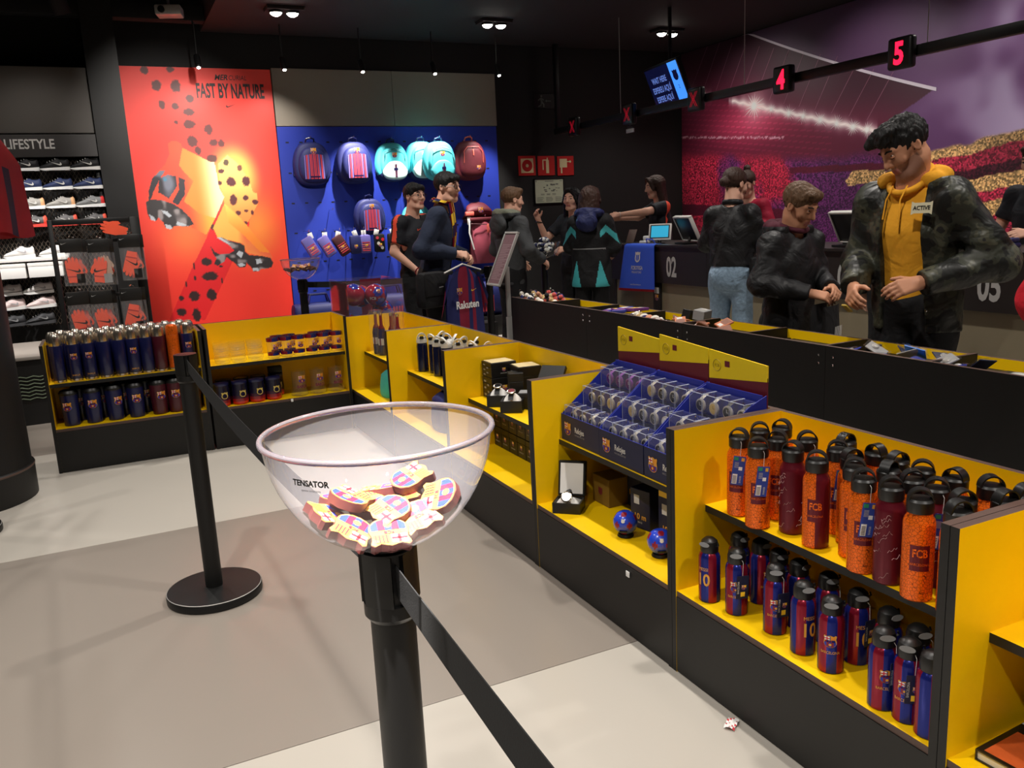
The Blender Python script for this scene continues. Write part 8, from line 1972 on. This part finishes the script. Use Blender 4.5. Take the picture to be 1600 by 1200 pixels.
# the shirt he holds up
JM = [mat('kit_navy', (30, 36, 92), .6, noise=.06), mat('kit_claret', (134, 20, 52), .6, noise=.06)]
t2 = thing('club_shirt', 'navy and claret striped football shirt held up on a hanger', 'shirt', (2.60, 6.37, .62), .28)
def shf(u, v, side):
    a = u - .5; w = .175 + .03 * (1 - v); x = a * 2 * w * (1 if v < .90 else 1 - (v - .90) * 3.5); z = -.26 + .66 * v - .06 * abs(a) * 2 * v; y = side * (.018 + .012 * math.sin(9 * u + 2 * v)) * math.sin(PI * min(.97, max(.03, u))) ** .5
    return Vector((x, y, z))
b = MB(); mfn = lambda i, j: JM[1] if 6 <= i < 18 and (i // 2) % 2 == 0 or 10 <= i < 14 else JM[0]
b.grid(lambda u, v: shf(u, v, -1), 24, 16, JM[0], mfn); b.grid(lambda u, v: shf(1 - u, v, 1), 24, 16, JM[0], mfn); b.build('cloth', t2, smooth=3.2)
for sx in (-1, 1):
    b = MB(); b.grid(lambda u, v: (sx * (.145 + .08 * v) + .0, (-.02 if True else 0) + .045 * (u - .5), .34 - .20 * v - .10 * u * v), 4, 6, JM[0]); b.grid(lambda u, v: (sx * (.150 + .08 * v), .045 * (.5 - u), .30 - .22 * v - .10 * (1 - u) * v), 4, 6, JM[1]); b.build('sleeve', t2)
b = MB(); fz = lambda u, v, h=0: Vector((u, -.040 - h, v)); crest(b, lambda u, v, h: fz(u - .075, v + .20, h), .055); swoosh(b, lambda u, v, h=0: fz(u + .075, v + .20, h), .05, YELP); b.text('Rakuten', .085, WHITE, lambda u, v: fz(u, v + .06, .002), bold=.03, sx=.85); b.build('shirt_print', t2)
b = MB(); b.tube([(-.19, 0, .355), (0, 0, .415), (.19, 0, .355)], .007, OFFW, 6); b.tube([(0, 0, .415), (0, 0, .45), (.02, 0, .47), (.03, 0, .45)], .003, STEEL, 5); b.build('hanger', t2)
# ---- clerk with glasses
t, J, s, hc, RM, hs = person('clerk with glasses in a black polo with red shoulder stripes by the blue wall', (2.57, 7.41, 0), (.50, -.86), 1.73, 'fair', (-.12, .02, 0), (0, .0, 0), ((.25, -.04, 1.14), (.15, .14, .96)), ((-.25, -.04, 1.14), (-.14, .15, .95)), (.7, .7), 'fringe', H_BLK, coat([SHB, REDST], lambda x, y, z: ((np.abs(y + .006) < .022) & (np.abs(x) > .075) & (z > 1.15)).astype(int), .88, .42, 1.0, .003, 26, name='polo_shirt', loose=.010), CLB, .009, .0062, glasses=True)
b = MB(); fq = frame(J['ch'] + np.array((.075, .128, .06)), (-1, 0, 0), (0, 0, 1)); swoosh(b, lambda u, v, h=0: fq(u, v, h), .055, REDST); b.build('chest_mark', t)
b = MB(); w = J['wR']; b.tube([w + np.array((.030 * math.cos(a), .012 * math.sin(a), .030 * math.sin(a))) for a in [2 * PI * i / 14 for i in range(14)]], .006, STM, 6, closed=True); b.build('wristband', t)
# ---- woman behind the tall man, clerk and customer at the right edge
person('brown haired woman in a dark coat mostly hidden behind the tall man', (4.40, 3.68, 0), (.92, .40), 1.60, 'fair', (0, -.1, 0), (0, .0, 0), None, None, (.6, .6), 'longback', H_BR, coat([CLB], None, .76, 1.0, 1.0, .004, 24, loose=.02), CLB, .012, .0075, female=True, eyes=False)
person('clerk at the right picture edge with an orange striped sleeve', (5.93, 3.80, 0), (-.95, .05), 1.72, 'fair', (0, -.2, 0), (0, .03, 0), ((.27, .05, 1.15), (.16, .30, 1.14)), ((-.26, .05, 1.15), (-.16, .30, 1.14)), (.5, .5), 'short', H_DK, SHIRT(), CLB, .012, .0075)
person('customer in a red jacket and dark trousers at the right edge beside the bins', (2.31, 1.12, 0), (.95, .10), 1.72, 'fair', (0, -.1, 0), (0, .0, 0), ((.27, .03, 1.14), (.22, .18, .95)), ((-.30, .02, 1.14), (-.26, .20, 1.00)), (.6, .6), 'short', H_DK, coat([CLN, REDJ], lambda x, y, z: ((z > 1.02) | (np.abs(x) > .215)).astype(int), .45, 1.0, 1.0, .004, 26, loose=.03, belly=1.4), CLN, .011, .0072, eyes=False)
t2 = thing('folded_shirt', 'folded navy shirt lying on the desk at the right edge', 'shirt', (5.15, 3.56, CZ + .0005), .2); b = MB(); b.rbox(-.13, .13, -.10, .10, 0, .035, .014, NYD); b.rbox(-.125, .125, -.095, .095, .0352, .065, .014, NVQ); b.build('cloth', t2); b = MB(); b.rbox(-.05, .05, -.098, -.092, .012, .022, .002, SALM); b.build('edge_label', t2)
# bowl of sweets and blue scarf stand by the raised hand
t2 = thing('sweet_bowl', 'clear bowl heaped with white and navy wrapped souvenirs in the queue', 'bowl', (3.80, 7.22, 0)); b = MB(); b.lathe([(.03, .98), (.10, 1.0), (.15, 1.06), (.16, 1.13)], 32, CLEARG, cap1=False); b.build('shell', t2, smooth=3.2)
b = MB(); b.lathe([(.17, 0), (.17, .02), (.03, .03), (.03, .979)], 24, BLKM); b.build('post', t2)
rs = random.Random(9); first = None
for i in range(34):
    a = rs.uniform(0, 6.28); lv = i // 13; r = (.115, .09, .05)[min(lv, 2)] * rs.uniform(.5, 1.0); p = (3.80 + r * math.cos(a), 7.22 + r * math.sin(a), 1.055 + .045 * lv + rs.uniform(0, .015))
    lb = 'wrapped souvenir, %s of the %s layer in the heaped queue bowl' % (ORD[i % 13], ('lowest', 'middle', 'top')[min(lv, 2)])
    if first is None: first = thing('wrapped_souvenir', lb, 'souvenir', p, 0, 'souvenirs in the heaped bowl'); o = ball('wrapper', .026, OFFW, NVQ, first, 12, spots=ICO[:5], sr=.5)
    else: dup(first, p, label=lb, rot=(i, 2 * i, 3 * i))
